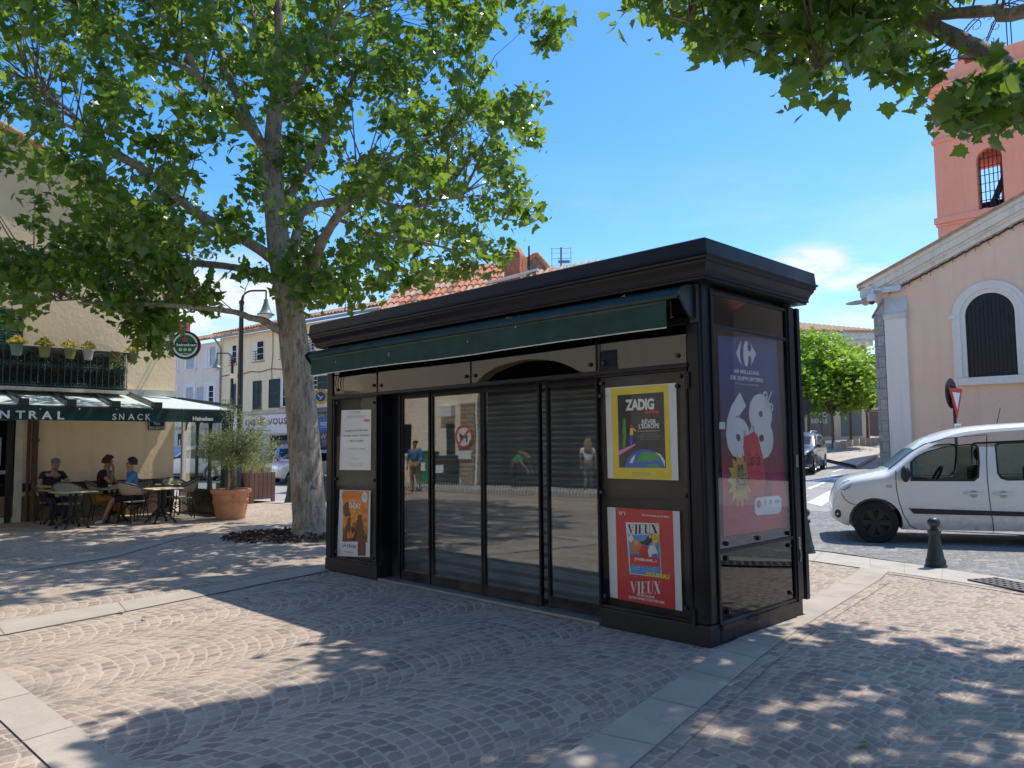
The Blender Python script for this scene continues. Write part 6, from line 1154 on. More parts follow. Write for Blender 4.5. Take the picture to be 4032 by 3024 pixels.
for k in range(14):
    f0, f1 = k / 14, (k + 1) / 14; L = lambda p, q, f: (p[0] + (q[0] - p[0]) * f, p[1] + (q[1] - p[1]) * f); qs = [L(a, b, f0), L(a, b, f1), L(d, c, f1), L(d, c, f0)]
    for sg in (-1, 1): st.poly([(x, sg * (van.side(x, z) + .014), z) for x, z in qs]); st.poly([(qs[3][0], sg * van.side(*qs[3]), qs[3][1]), (qs[2][0], sg * van.side(*qs[2]), qs[2][1]), (qs[2][0], sg * (van.side(*qs[2]) + .014), qs[2][1]), (qs[3][0], sg * (van.side(*qs[3]) + .014), qs[3][1])]); st.poly([(qs[0][0], sg * van.side(*qs[0]), qs[0][1]), (qs[1][0], sg * van.side(*qs[1]), qs[1][1]), (qs[1][0], sg * (van.side(*qs[1]) + .014), qs[1][1]), (qs[0][0], sg * (van.side(*qs[0]) + .014), qs[0][1])])
st.build('side_strip', M_trimb, vt)
for px0, px1 in ((1465, 1642), (1714, 1900)):
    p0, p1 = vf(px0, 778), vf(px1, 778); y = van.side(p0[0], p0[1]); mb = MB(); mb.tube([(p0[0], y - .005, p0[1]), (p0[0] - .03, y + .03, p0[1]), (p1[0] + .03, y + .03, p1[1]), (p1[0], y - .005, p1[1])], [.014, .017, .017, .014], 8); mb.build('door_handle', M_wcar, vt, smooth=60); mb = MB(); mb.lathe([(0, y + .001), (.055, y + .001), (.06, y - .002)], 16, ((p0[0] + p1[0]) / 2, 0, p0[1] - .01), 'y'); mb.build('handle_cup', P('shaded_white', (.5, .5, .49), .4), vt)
for sg in (-1, 1):
    m0 = vf(945, 585); y = sg * (van.side(*m0) + .11); mb = MB(); mb.ball((m0[0], y, m0[1]), .12, 14, 10, sq=(.55, .85, 1.08)); mr = mb.build('wing_mirror', M_trimb, vt, smooth=60); mb = MB(); mb.lathe([(0, 0), (.085, 0)], 16, (0, 0, 0), 'x'); g_ = mb.build('mirror_glass', M_chrome, mr); g_.location = (m0[0] - .068, y, m0[1])
    hl = [vn(*q) for q in ((268, 772), (275, 735), (330, 680), (440, 646), (425, 690), (390, 735), (330, 765))]; van.patch('headlight', hl, M_lens, .006, sg); van.patch('headlight_bezel', [vn(*q) for q in ((300, 762), (318, 700), (365, 668), (400, 660), (385, 715), (345, 757))], M_cdark, .010, sg)
    fg = [vn(252 + 33 * math.cos(q * PI / 8), 1012 + 45 * math.sin(q * PI / 8)) for q in range(16)]; van.patch('fog_lamp_recess', fg, M_trimb, .008, sg); van.patch('side_indicator', [vf(*q) for q in ((778, 704), (815, 704), (820, 713), (815, 722), (778, 722), (774, 713))], P('pale_lamp', (.6, .6, .58), .3), .006, sg); van.patch('indicator_rim', [vf(*q) for q in ((774, 700), (818, 700), (825, 713), (818, 727), (774, 727), (768, 713))], M_steel, .004, sg)
    mb = MB(); mb.add([(p[0], sg * (van.side(*p) - .004), p[1]) for p in wf] + [(sum(q[0] for q in wf) / len(wf) + (p[0] - sum(q[0] for q in wf) / len(wf)) * .93, sg * (van.side(*p) - .004), sum(q[1] for q in wf) / len(wf) + (p[1] - sum(q[1] for q in wf) / len(wf)) * .91) for p in wf], [(i, (i + 1) % 11, 11 + (i + 1) % 11, 11 + i) for i in range(11)]); mb.build('window_seal', M_trimb, vt)
    k = len(wr); cx_ = sum(q[0] for q in wr) / k; cz_ = sum(q[1] for q in wr) / k; mb = MB(); mb.add([(p[0], sg * (van.side(*p) - .004), p[1]) for p in wr] + [(cx_ + (p[0] - cx_) * .94, sg * (van.side(*p) - .004), cz_ + (p[1] - cz_) * .90) for p in wr], [(i, (i + 1) % k, k + (i + 1) % k, k + i) for i in range(k)]); mb.build('window_seal', M_trimb, vt)
van.strip('windscreen', .74, 1.1, -.68, .68, P('windscreen_glass', (.03, .034, .036), .25, .2, 2, spec=.3), .004); mb = MB(); mb.box(.45, 1.0, -.75, .75, .80, .98); mb.build('dashboard', M_seat, vt, bevel=.06, seg=3)
mb = MB(); mb.lathe([(.17, 0), (.19, .02), (.17, .04)], 20, ax='x', closed=True); sw_ = mb.build('steering_wheel', M_trimb, vt, loc=(.38, .38, 1.02)); sw_.rotation_euler = (0, R(-28), 0)
for x in (-.25, -1.05):
    for y in (-.4, .38):
        mb = MB(); mb.box(x - .14, x + .04, y - .24, y + .24, .70, 1.18); s_ = mb.build('seat', M_seat, vt, bevel=.07, seg=3); mb = MB(); mb.ball((x - .10, y, 1.36), .13, 12, 8, sq=(.5, 1.0, .85)); mb.tube([(x - .09, y - .06, 1.15), (x - .09, y - .06, 1.3)], .008, 5); mb.tube([(x - .09, y + .06, 1.15), (x - .09, y + .06, 1.3)], .008, 5); mb.build('headrest', M_seat, s_, smooth=60)
mb = MB(); mb.box(-1.85, .8, -.8, .8, .80, .83); mb.build('cabin_floor', M_seat, vt); mb = MB(); mb.box(-2.0, 1.5, -.6, .6, .25, .5); mb.build('underbody', M_dark, vt)
mb = MB(); mb.tube([(-.55, 0, 1.80), (-.2, 0, 1.9), (-.62, 0, 2.1)][::2], .006, 5); mb.build('aerial', M_trimb, vt)
def generic(name, label, loc, rotz, mat, kind, group='cars in the street', rim=M_rimS):
    if kind == 'suv': top = [(-2.3, .62), (-2.27, 1.0), (-2.1, 1.35), (-1.75, 1.62), (-1.1, 1.70), (-.2, 1.70), (.35, 1.56), (1.0, 1.13), (1.3, 1.08), (1.9, .98), (2.22, .84), (2.35, .55)]; W_, belt, wh, rad = .96, 1.05, (1.45, -1.45), .37; win_ = [[(.86, 1.1), (.34, 1.47), (.1, 1.52), (.05, 1.1)], [(-.02, 1.1), (.03, 1.53), (-.85, 1.55), (-.95, 1.12)], [(-1.02, 1.13), (-.93, 1.55), (-1.6, 1.50), (-1.85, 1.22)]]
    elif kind == 'hatch': top = [(-1.85, .55), (-1.83, .9), (-1.7, 1.1), (-1.35, 1.37), (-.9, 1.41), (-.2, 1.41), (.2, 1.32), (.75, .98), (1.0, .93), (1.6, .82), (1.85, .68), (1.93, .45)]; W_, belt, wh, rad = .82, .9, (1.15, -1.2), .29; win_ = [[(.62, .95), (.16, 1.24), (-.1, 1.3), (-.12, .93)], [(-.2, .93), (-.18, 1.3), (-.95, 1.29), (-1.25, .98)]]
    else: top = [(-2.15, .6), (-2.12, 1.0), (-1.98, 1.15), (-1.72, 1.5), (-1.2, 1.66), (-.2, 1.68), (.25, 1.58), (.9, 1.13), (1.2, 1.09), (1.8, .98), (2.1, .8), (2.18, .5)]; W_, belt, wh, rad = .91, 1.02, (1.35, -1.32), .35; win_ = [[(.76, 1.08), (.26, 1.42), (-.05, 1.5), (-.08, 1.06)], [(-.16, 1.06), (-.12, 1.5), (-.9, 1.5), (-1.0, 1.08)], [(-1.08, 1.1), (-.98, 1.5), (-1.45, 1.45), (-1.62, 1.2)]]
    x0, x1 = top[0][0], top[-1][0]; c = Car(name, label, top, [(x0, .42), (x0 + .3, .28), (x1 - .4, .26), (x1, .34)], W_, belt, wh, rad, mat, loc, rotz, windows=win_, rim=rim, tum=.24)
    for sg in (-1, 1):
        b = belt; c.patch('headlight', [(x1 - .10, b * .66), (x1 - .16, b * .8), (x1 - .5, b * .86), (x1 - .42, b * .72)], M_lens, .006, sg); c.patch('tail_lamp', [(x0 + .02, b * .72), (x0 + .04, b * 1.02), (x0 + .36, b * 1.0), (x0 + .2, b * .78)], M_tail, .006, sg)
        mb = MB(); mp_ = (win_[0][0][0] - .02, belt + .08); mb.ball((mp_[0], sg * (c.side(*mp_) + .09), mp_[1]), .09, 10, 8, sq=(.6, 1, .8)); mb.build('wing_mirror', M_trimb, c.t, smooth=60)
        mb = MB(); xa, xc = wh[1] + rad + .08, wh[0] - rad - .08; mb.add([(xa, sg * (W_ * .965), .27), (xc, sg * (W_ * .965), .27), (xc, sg * (W_ * .972), .36), (xa, sg * (W_ * .972), .36)], [(0, 1, 2, 3)]); mb.build('sill_trim', M_trimb, c.t)
        for k in range(2): p0 = (win_[k][-1][0] + .12, belt - .13); y = sg * (c.side(*p0) + .012); mb = MB(); mb.tube([(p0[0], y, p0[1]), (p0[0] + .18, y, p0[1])], .014, 6); mb.build('door_handle', mat, c.t)
        for sx_ in (win_[0][-1][0] - .03, win_[0][0][0] + .08): c.line([(sx_, .4), (sx_ - .02, .7), (sx_, belt)], sg=sg, r=.004).build('door_seam', M_trimb, c.t)
        if kind == 'suv': mb = MB(); mb.tube([(-1.6, sg * .62, 1.68), (-1.4, sg * .63, 1.75), (0, sg * .63, 1.75), (.2, sg * .62, 1.66)], .018, 6); mb.build('roof_rail', M_chrome, c.t)
    xw = [q for q in top if q[0] > 0]; ws = (interp([(0, 0)], 0)); a = [q[0] for q in top]
    c.strip('windscreen', a[6] + .08, a[7] - .06, -W_ * .72, W_ * .72, M_cdark, .004)
    return c
hs_ = Vector((-.49, -.87, 0)).normalized(); ls_ = Vector((.87, -.49, 0)).normalized(); fw_ = G(1757, 1025); so_ = fw_ - hs_ * 1.45 - ls_ * .86; so_.z = rise(so_.x, so_.y)
suv = generic('dark_suv', 'dark blue SUV with silver wheels driving toward the square beyond the kiosk', so_, math.atan2(hs_.y, hs_.x), M_dcar, 'suv')
mb = MB(); mb.box(2.28, 2.36, -.45, .45, .62, .80); mb.build('grille', M_trimb, suv.t, bevel=.03); mb = MB(); mb.box(2.335, 2.35, -.26, .26, .42, .52); mb.build('number_plate', M_plate, suv.t)
for sg in (-1, 1): mb = MB(); mb.ball((2.20, sg * .62, .80), .10, 10, 7, sq=(.9, 1.5, .8)); mb.build('headlight_bulb', P('lit_lens', (.9, .92, .95), .1, .05, metal=.7, coat=1), suv.t, smooth=60)
gd = A(632, 1043, 34.2); dh = Vector((gd.x, gd.y, 0)).normalized(); dh = (dh + Vector((.16, 0, 0))).normalized(); dc = Vector((gd.x, gd.y, 0)) + dh * 2.1
du = generic('silver_suv', 'silver SUV seen from behind, parked beyond the wooden planter', dc, math.atan2(dh.y, dh.x), M_scar, 'cross')
du.strip('rear_window', -2.02, -1.74, -.62, .62, M_cdark, .006)
mb = MB(); mb.box(-2.175, -2.14, -.30, .30, .80, .93); mb.build('number_plate', M_plate, du.t); mb = MB()
def back_text(s_, y0, y1, z0, z1, x): v, f = glyphs(s_, .02); mb.add([(x, y0 + (y1 - y0) * p[0], z0 + (z1 - z0) * p[1]) for p in v], f)
back_text('CL 061 W', .26, -.26, .83, .90, -2.178); mb.build('lettering', M_ink, du.t); mb = MB(); mb.box(-2.165, -2.13, -.5, .5, .95, 1.03); hb_ = mb.build('tailgate_trim', M_trimb, du.t); mb = MB(); back_text('DUSTER', .38, -.38, .97, 1.02, -2.168); mb.build('lettering', M_white, hb_)
mb = MB(); mb.box(-2.19, -2.05, -.8, .8, .36, .58); mb.build('rear_bumper', M_trimb, du.t, bevel=.03)
for sg in (-1, 1): mb = MB(); mb.box(-2.155, -2.02, sg * .62, sg * .80, .85, 1.15); tl2 = mb.build('tail_lamp', M_tail, du.t, bevel=.02); mb = MB(); mb.box(-2.162, -2.15, sg * .66, sg * .76, .95, 1.04); mb.build('lamp_lens', M_plate, tl2); mb = MB(); mb.tube([(-1.3, sg * .62, 1.64), (-1.2, sg * .63, 1.74), (.0, sg * .63, 1.74), (.15, sg * .62, 1.62)], .02, 6); mb.build('roof_rail', M_steel, du.t)
fw_ = G(630, 1047); rw_ = G(705.5, 1042.5); hh = (fw_ - rw_).normalized(); lh_ = Vector((-hh.y, hh.x, 0)); ho = fw_ - hh * 1.15 - lh_ * .72; ho.z = 0
generic('white_hatchback', 'small old white hatchback half hidden behind the plane tree trunk', ho, math.atan2(hh.y, hh.x), M_wcar, 'hatch')
xo = A(432, 1030, 38.5); xo.z = 0; generic('white_crossover', 'white crossover with red tail lamp seen through the terrace glass screen', xo, R(163), M_wcar, 'cross', rim=M_rimS)
xo = A(388, 1030, 41.5); xo.z = 0; generic('grey_hatchback', 'silver car at the left, seen through the first arch of the glass screen', xo, R(120), M_scar, 'cross')
# ------------------------------------------------------------------ church and bell tower
c0 = G(1912, 1024); CH = Frame(c0, KF.a); ZC = lambda x, y: (1673.2 + x * .3967, 603.5 + y * .3967); Z9 = lambda x, y: (1810.4 + x * .3309, y * .3309)
M_peach = wallmat('peach_render', (.98, .60, .40), (.98, .68, .48), .2); M_pil = wallmat('grey_white_stone', (.90, .78, .66), (.93, .83, .72), .25, .4); M_capst = P('cap_stone', (.66, .62, .58), .9, .15, 3, .5, 20); M_salmon = wallmat('salmon_render', (.98, .39, .26), (.98, .47, .34), .2); M_corn = wallmat('cream_cornice', (.80, .70, .58), (.86, .78, .68), .6, .4, False)
church = fthing('church', 'peach rendered church with a pale pilaster and a dark arched window behind the white van', 'church', CH)
la, lb = CH.pix(1909, 640), CH.pix(2212, 477); sl = (lb[1] - la[1]) / (lb[0] - la[0]); X2 = 11.5
mb = MB(); mb.prism([(0, -.8), (0, la[1] + .2), (X2, la[1] + .2 + sl * X2), (2 * X2, la[1] + .2), (2 * X2, -.8)], 0, 24, 'y'); mb.build('wall', M_peach, church)
mb = MB()
def rake(d0, d1, y0, y1):
    for s0, s1 in ((-.55, X2), ): z0 = la[1] + sl * s0; z1 = la[1] + sl * s1; mb.add([(s0, y0, z0 + d0), (s1, y0, z1 + d0), (s1, y0, z1 + d1), (s0, y0, z0 + d1), (s0, y1, z0 + d0), (s1, y1, z1 + d0), (s1, y1, z1 + d1), (s0, y1, z0 + d1)], [(0, 1, 2, 3), (7, 6, 5, 4), (0, 4, 5, 1), (3, 2, 6, 7), (0, 3, 7, 4), (1, 5, 6, 2)])
rake(-.02, .16, -.10, .3); rake(.16, .26, -.17, .3); rake(.26, .52, -.28, .3); rake(.52, .66, -.36, .3); rake(.66, .76, -.42, .3); mb.build('cornice', M_corn, church)
mb = MB(); za = la[1] + .62 + sl * -.5; mb.add([(-.6, -.45, za + .0), (X2, -.45, za + sl * (X2 + .6)), (X2, 24, za + sl * (X2 + .6)), (-.6, 24, za), (-.6, -.45, za + .12), (X2, -.45, za + .12 + sl * (X2 + .6)), (X2, 24, za + .12 + sl * (X2 + .6)), (-.6, 24, za + .12)], [(0, 1, 2, 3), (4, 7, 6, 5), (0, 4, 5, 1), (3, 7, 4, 0)]); mb.build('roof', M_tile, church)
mb = MB(); mb.box(-.5, .0, -.3, 24, la[1] - .02, la[1] + .30); mb.box(-.6, 0, -.36, 24, la[1] + .30, la[1] + .42); mb.build('eaves', M_corn, church)
mb = MB()
for k in range(60):
    x = .5 + k * .13; z = la[1] - .12 + sl * x; mb.tube([(x, -.08, z), (x + .13, -.08 - .02 * math.sin(k * 1.7), z + sl * .13 + .03 * math.sin(k * 2.3))], .035, 5)
    if k % 3 == 0: mb.tube([(x, -.08, z), (x + .05 * math.sin(k), -.08, z - .14 - .1 * ((k * 7) % 5) / 5)], .008, 4)
mb.build('light_garland', M_black2, church)
px0, px1 = CH.pix(*ZC(608, 500))[0], CH.pix(*ZC(738, 500))[0]; pzc = CH.pix(*ZC(670, 90))[1]; pz1 = CH.pix(*ZC(670, 215))[1]; pzp = CH.pix(*ZC(700, 970))[1]; gb = -.8
pil = MB(); pil.box(.29, px1 - .02, -.16, 0, pzp, pz1); pil.build('pilaster', M_pil, church, bevel=.01); mb = MB(); mb.box(.28, px1, -.22, 0, gb, pzp); mb.build('plinth', M_capst, church, bevel=.02); mb = MB(); mb.prism([(-.18, pz1), (-.24, pz1 + .12), (-.24, pz1 + .2), (-.16, pz1 + .22), (0, pzc), (0, pz1)], .27, px1 + .02, 'x'); mb.build('pilaster_cap', M_capst, church)
t = NT('buttress_stone'); br = t.new('TexBrick'); br.inputs['Scale'].default_value = 1; br.inputs['Brick Width'].default_value = .62; br.inputs['Row Height'].default_value = .42; br.inputs['Mortar Size'].default_value = .014; mpn = t.new('Mapping'); t.link(t.coord(), mpn.inputs[0]); mpn.inputs['Rotation'].default_value = (PI / 2, 0, 0); t.link(mpn.outputs[0], br.inputs[0]); br.inputs[1].default_value = (.50, .45, .40, 1); br.inputs[2].default_value = (.40, .36, .33, 1); br.inputs[3].default_value = (.25, .23, .21, 1)
n8 = t.noise(8, 6); t.set(t.b.inputs['Base Color'], t.mix(t.rng(n8.outputs[0], .4, .75, 0, .5), br.outputs[0], (.16, .14, .125))); t.b.inputs['Roughness'].default_value = .95; hh_ = t.M('ADD', t.M('MULTIPLY', br.outputs[1], -1.), t.M('MULTIPLY', n8.outputs[0], .7)); t.bump(hh_, .9, .03)
bx = CH.pix(*ZC(556, 500), -.1)[0]; bz0 = CH.pix(*ZC(545, 215), .2)[1]; bz1 = CH.pix(*ZC(603, 125), .2)[1]; mb = MB(); mb.prism([(bx, gb), (bx, bz0), (.27, bz1), (.27, gb)], -.17, .9, 'y'); mb.prism([(bx - .06, bz0 - .02), (bx - .06, bz0 + .05), (.265, bz1 + .12), (.265, bz1 + .02)], -.21, .95, 'y'); mb.box(bx - .08, .275, -.23, .98, gb, pzp); mb.build('buttress', t.m, church)
wl0, wr0 = CH.pix(*ZC(1047, 350))[0], CH.pix(*ZC(1320, 350))[0]; wb, wt = CH.pix(*ZC(1190, 527))[1], CH.pix(*ZC(1180, 72))[1]; wm = (wl0 + wr0) / 2; wr_ = (wr0 - wl0) / 2; zs = wt - wr_
def archring(r0, r1, zb, y0, y1, mb):
    n = 20; o = [(wm + r1, zb)] + [(wm + r1 * math.cos(PI * i / n), zs + r1 * math.sin(PI * i / n)) for i in range(n + 1)] + [(wm - r1, zb)]; q = [(wm + r0, zb)] + [(wm + r0 * math.cos(PI * i / n), zs + r0 * math.sin(PI * i / n)) for i in range(n + 1)] + [(wm - r0, zb)]; k = len(o)
    for y in (y0,): mb.add([(x, y, z) for x, z in o] + [(x, y, z) for x, z in q], [(i, i + 1, k + i + 1, k + i) for i in range(k - 1)])
    mb.add([(x, y0, z) for x, z in o] + [(x, y1, z) for x, z in o], [(i, i + 1, k + i + 1, k + i) for i in range(k - 1)]); mb.add([(x, y0, z) for x, z in q] + [(x, y1, z) for x, z in q], [(i, i + 1, k + i + 1, k + i) for i in range(k - 1)])
mb = MB(); mb.poly([(wm + wr_, -.004, wb)] + [(wm + wr_ * math.cos(PI * i / 20), -.004, zs + wr_ * math.sin(PI * i / 20)) for i in range(21)] + [(wm - wr_, -.004, wb)])
t = NT('leaded_glass'); vo_ = t.new('TexVoronoi', feature='DISTANCE_TO_EDGE'); vo_.inputs['Scale'].default_value = 9; t.link(t.coord(), vo_.inputs['Vector']); t.set(t.b.inputs['Base Color'], t.mix(t.rng(vo_.outputs[0], .02, .08), (.005, .005, .006), (.028, .026, .03))); t.b.inputs['Roughness'].default_value = .35; wd = mb.build('window', t.m, church)
mb = MB(); archring(wr_, wr_ + .16, wb, -.07, 0, mb); archring(wr_ + .16, wr_ + .30, wb, -.14, 0, mb); archring(wr_ + .30, wr_ + .44, wb, -.10, 0, mb); mb.box(wm - wr_ - .52, wm - wr_ - .28, -.18, 0, zs - .05, zs + .10); mb.box(wm + wr_ + .28, wm + wr_ + .52, -.18, 0, zs - .05, zs + .10); mb.build('surround', M_pil, wd, smooth=40)
mb = MB(); mb.box(wm - wr_ - .45, wm + wr_ + .45, -.2, 0, wb - .30, wb - .01); mb.build('sill', M_pil, wd, bevel=.02)
mb = MB()
for i in range(12): x = wl0 + (wr0 - wl0) * (i + .5) / 12; mb.box(x - .008, x + .008, -.03, -.015, wb, zs + math.sqrt(max(0, wr_ ** 2 - (x - wm) ** 2)))
for i in range(18):
    z = wb + (wt - wb) * (i + .5) / 18; hw_ = wr_ if z < zs else math.sqrt(max(0, wr_ ** 2 - (z - zs) ** 2)); mb.box(wm - hw_, wm + hw_, -.028, -.016, z - .008, z + .008)
mb.build('grille', M_iron, wd)
# corner lamp and camera on the church
q = CH.pix(*ZC(590, 105), -.5); p0 = CH.w(q[0], -.5, q[1]); cl_ = thing('wall_lamp', 'flat street lamp head reaching out from the church corner', 'lamp', CH.w(0, -.4, q[1]), KF.a); a = CH.pix(*ZC(385, 130), -.5)[0]; b = CH.pix(*ZC(515, 120), -.5)[0]
mb = MB(); mb.tube([(.05, .1, .02), (b - .1, -.1, .0)], .035, 8); mb.build('arm', M_iron, cl_); mb = MB(); mb.ball(((a + b) / 2, -.1, -.02), abs(b - a) / 2, 20, 8, sq=(1, .45, .18)); sh_ = mb.build('head', P('lamp_grey', (.42, .42, .40), .5), cl_, smooth=60); mb = MB(); mb.ball(((a + b) / 2, -.1, -.06), abs(b - a) / 2 * .8, 16, 8, sq=(1, .42, .1)); mb.build('lens', P('lamp_lens', (.55, .55, .52), .3), sh_, smooth=60)
q = CH.pix(*ZC(560, 60), -.45); cc = thing('security_camera', 'white dome security camera with junction box high on the church corner', 'camera', CH.w(q[0], -.45, q[1]), KF.a); mb = MB(); mb.box(.1, .8, .1, .3, -.1, .12); mb.build('junction_box', P('box_white', (.7, .69, .66), .6), cc, bevel=.02); mb = MB(); mb.tube([(.1, .1, .05), (-.18, -.05, .05), (-.22, -.05, -.12)], .05, 8); mb.build('arm', M_whitep, cc, smooth=60); mb = MB(); mb.lathe([(0, -.05), (.10, -.08), (.17, -.2), (.18, -.36), (.14, -.42), (0, -.42)], 16, (-.22, -.05, 0)); hd_ = mb.build('housing', M_whitep, cc, smooth=50); mb = MB(); mb.ball((-.22, -.05, -.43), .12, 12, 8); mb.build('dome', M_cdark, hd_, smooth=60)
# bell tower
t0 = A(2027, 640, 41); TW = Frame((t0.x, t0.y, 0), KF.a); tw = fthing('bell_tower', 'salmon coloured bell tower with an arched barred opening above the church roof', 'tower', TW)
zz = lambda y, x=700: TW.pix(*Z9(x, y))[1]; xx = lambda x, y=700: TW.pix(*Z9(x, y))[0]
x0 = xx(630, 1100); WD = 6.3; zpt, zpb, zm, zarch_t, zarch_b, zlow = zz(452, 630), zz(572, 620), zz(640, 600), zz(960, 990), zz(1375, 1000), zz(1440, 640)
ax0, ax1 = xx(908, 1200), xx(1080, 1200); am = (ax0 + ax1) / 2; ar_ = (ax1 - ax0) / 2; asz = asz0 = zarch_t - ar_; am0, ax00, ax10 = am, ax0, ax1
def towerwall(y0, y1, mb, up=0., sh=0.):
    asz = asz0 + up; am, ax0, ax1 = am0 + sh, ax00 + sh, ax10 + sh
    n = 16; arc = [(am + ar_ * math.cos(PI - PI * i / n), asz + ar_ * math.sin(PI - PI * i / n)) for i in range(n + 1)]
    mb.prism([(x0, 0), (x0, zpb), (x0 + WD, zpb), (x0 + WD, 0), (ax1, 0), (ax1, zarch_b), (ax0, zarch_b), (ax0, 0)], y0, y1, 'y') if False else None
    mb.prism([(x0, 0), (x0 + WD, 0), (x0 + WD, zarch_b), (x0, zarch_b)], y0, y1, 'y'); mb.prism([(x0, zarch_b), (ax0, zarch_b), (ax0, asz), (x0, asz)], y0, y1, 'y'); mb.prism([(ax1, zarch_b), (x0 + WD, zarch_b), (x0 + WD, asz), (ax1, asz)], y0, y1, 'y'); mb.prism([(x0, asz)] + arc + [(x0 + WD, asz), (x0 + WD, zpb), (x0, zpb)], y0, y1, 'y')
mb = MB(); towerwall(0, .7, mb); towerwall(WD - .7, WD, mb, 1.3, -1.35); mb.box(x0, x0 + .7, .7, WD - .7, 0, zpb); mb.box(x0 + WD - .7, x0 + WD, .7, WD - .7, 0, zpb); mb.build('wall', M_salmon, tw)
mb = MB()
for e, a, b in ((.10, zpb - .55, zpb - .35), (.26, zpb - .35, zpb - .12), (.36, zpb - .12, zpb)): mb.box(x0 - e, x0 + WD + e, -e, WD + e, a, b)
mb.box(x0 - .10, x0 + WD + .1, -.10, WD + .1, zz(930, 640) - .1, zz(930, 640) + .1); mb.box(x0 - .14, x0 + WD + .14, -.14, WD + .14, zlow - .25, zlow + .1); mb.box(x0 - .07, x0 + WD + .07, -.07, WD + .07, zlow - .4, zlow - .25); mb.build('string_course', M_salmon, tw, bevel=.03)
mb = MB(); pz = zpb + (zpt - zpb) * .72; mb.box(x0 - .05, x0 + WD + .05, -.05, .3, zpb, pz); mb.box(x0 - .05, x0 + .3, .3, WD, zpb, pz); mb.box(x0 + WD - .3, x0 + WD + .05, .3, WD, zpb, pz)
a, b = xx(672, 500), xx(765, 480); mb.box(x0 - .06, a, -.06, .31, pz, zpt); mb.box(b, xx(820, 450), -.06, .31, pz, zpt); mb.box(xx(915, 420), x0 + WD + .06, -.06, .31, pz, zpt); mb.build('parapet', M_salmon, tw)
mb = MB(); n = 6
for i in range(n): x = ax0 + (ax1 - ax0) * (i + .5) / n; mb.box(x - .02, x + .02, .3, .34, zarch_b, asz + math.sqrt(max(0, ar_ ** 2 - (x - am) ** 2)))
for i in range(7): z = zarch_b + (zarch_t - zarch_b) * (i + .5) / 7.5; mb.box(ax0, ax1, .29, .33, z, z + .03)
mb.build('bars', M_iron, tw); mb = MB(); mb.tube([(ax0 + .1, 1.2, zarch_b + .0), (ax1 + .1, 1.4, asz + .1)], .16, 8); mb.box(ax0 - .5, ax1 + .5, 2.4, 2.7, zarch_b + .9, zarch_b + 1.15); mb.build('bell_beam', P('dark_beam', (.05, .045, .05), .8, .3, 5), tw); mb = MB(); mb.lathe([(.62, zarch_b + .1), (.5, zarch_b + .2), (.38, zarch_b + .6), (.28, zarch_b + .85), (0, zarch_b + .9)], 18, (am + .3, 2.55, 0)); mb.build('bell', P('bronze', (.06, .055, .045), .45, .2, metal=.6), tw, smooth=50)
mb = MB(); bzA, bzB = zz(1268, 620), zz(1432, 640)
for k in range(4): z = bzA - (bzA - bzB) * k / 3; mb.tube([(x0, 1.6, z), (x0 - .28, 1.6, z - .1), (x0 - .28, 3.8, z - .1), (x0, 3.8, z)], .025, 5)
for k in range(9): mb.tube([(x0 - .28, 1.6 + k * .27, bzA - .1), (x0 - .28, 1.6 + k * .27, bzB - .05)], .015, 4)
mb.build('side_railing', M_iron, tw)
mb = MB(); cx_, cy_ = x0 + WD / 2, WD / 2; zt_ = zpt + 3.8
for sx_, sy_ in ((-1, -1), (1, -1), (1, 1), (-1, 1)):
    p0 = Vector((cx_ + sx_ * (WD / 2 - .3), cy_ + sy_ * (WD / 2 - .3), pz)); p1 = Vector((cx_, cy_, zt_))
    for off in (0, .35):
        pts = []
        for i in range(11): f = i / 10; p = p0.lerp(p1, f); p.z = pz + (zt_ - pz) * math.sin(f * PI / 2) ** .85 - off * (1 - f * .6); pts.append(p)
        mb.tube(pts, .035, 5)
    for f, s_ in ((.25, 1), (.55, -1), (.75, 1)):
        p = p0.lerp(p1, f); p.z = pz + (zt_ - pz) * math.sin(f * PI / 2) ** .85 - .45; mb.tube([(p.x + s_ * .45 * (1 - q / 14) * math.cos(q * .6), p.y, p.z + .45 * (1 - q / 14) * math.sin(q * .6)) for q in range(12)], .022, 4)
    mb.tube([tuple(p0), (p0.x, p0.y, pz + 2.2)], .05, 6)
mb.tube([(cx_ - .1, cy_, pz), (cx_ - .1, cy_, zt_ + .6)], .03, 5); mb.tube([(cx_ + .1, cy_, pz), (cx_ + .1, cy_, zt_ + .6)], .03, 5); mb.build('iron_crown', P('dark_blue_iron', (.02, .022, .035), .5), tw); mb = MB(); a = xx(870, 400); mb.lathe([(.36, -.7), (.3, -.4), (.24, 0), (.3, .5), (.34, .8)], 14, (a, .6, pz + .55), 'x'); mb.build('siren_horn', P('brown_siren', (.2, .10, .08), .6), tw, smooth=50)
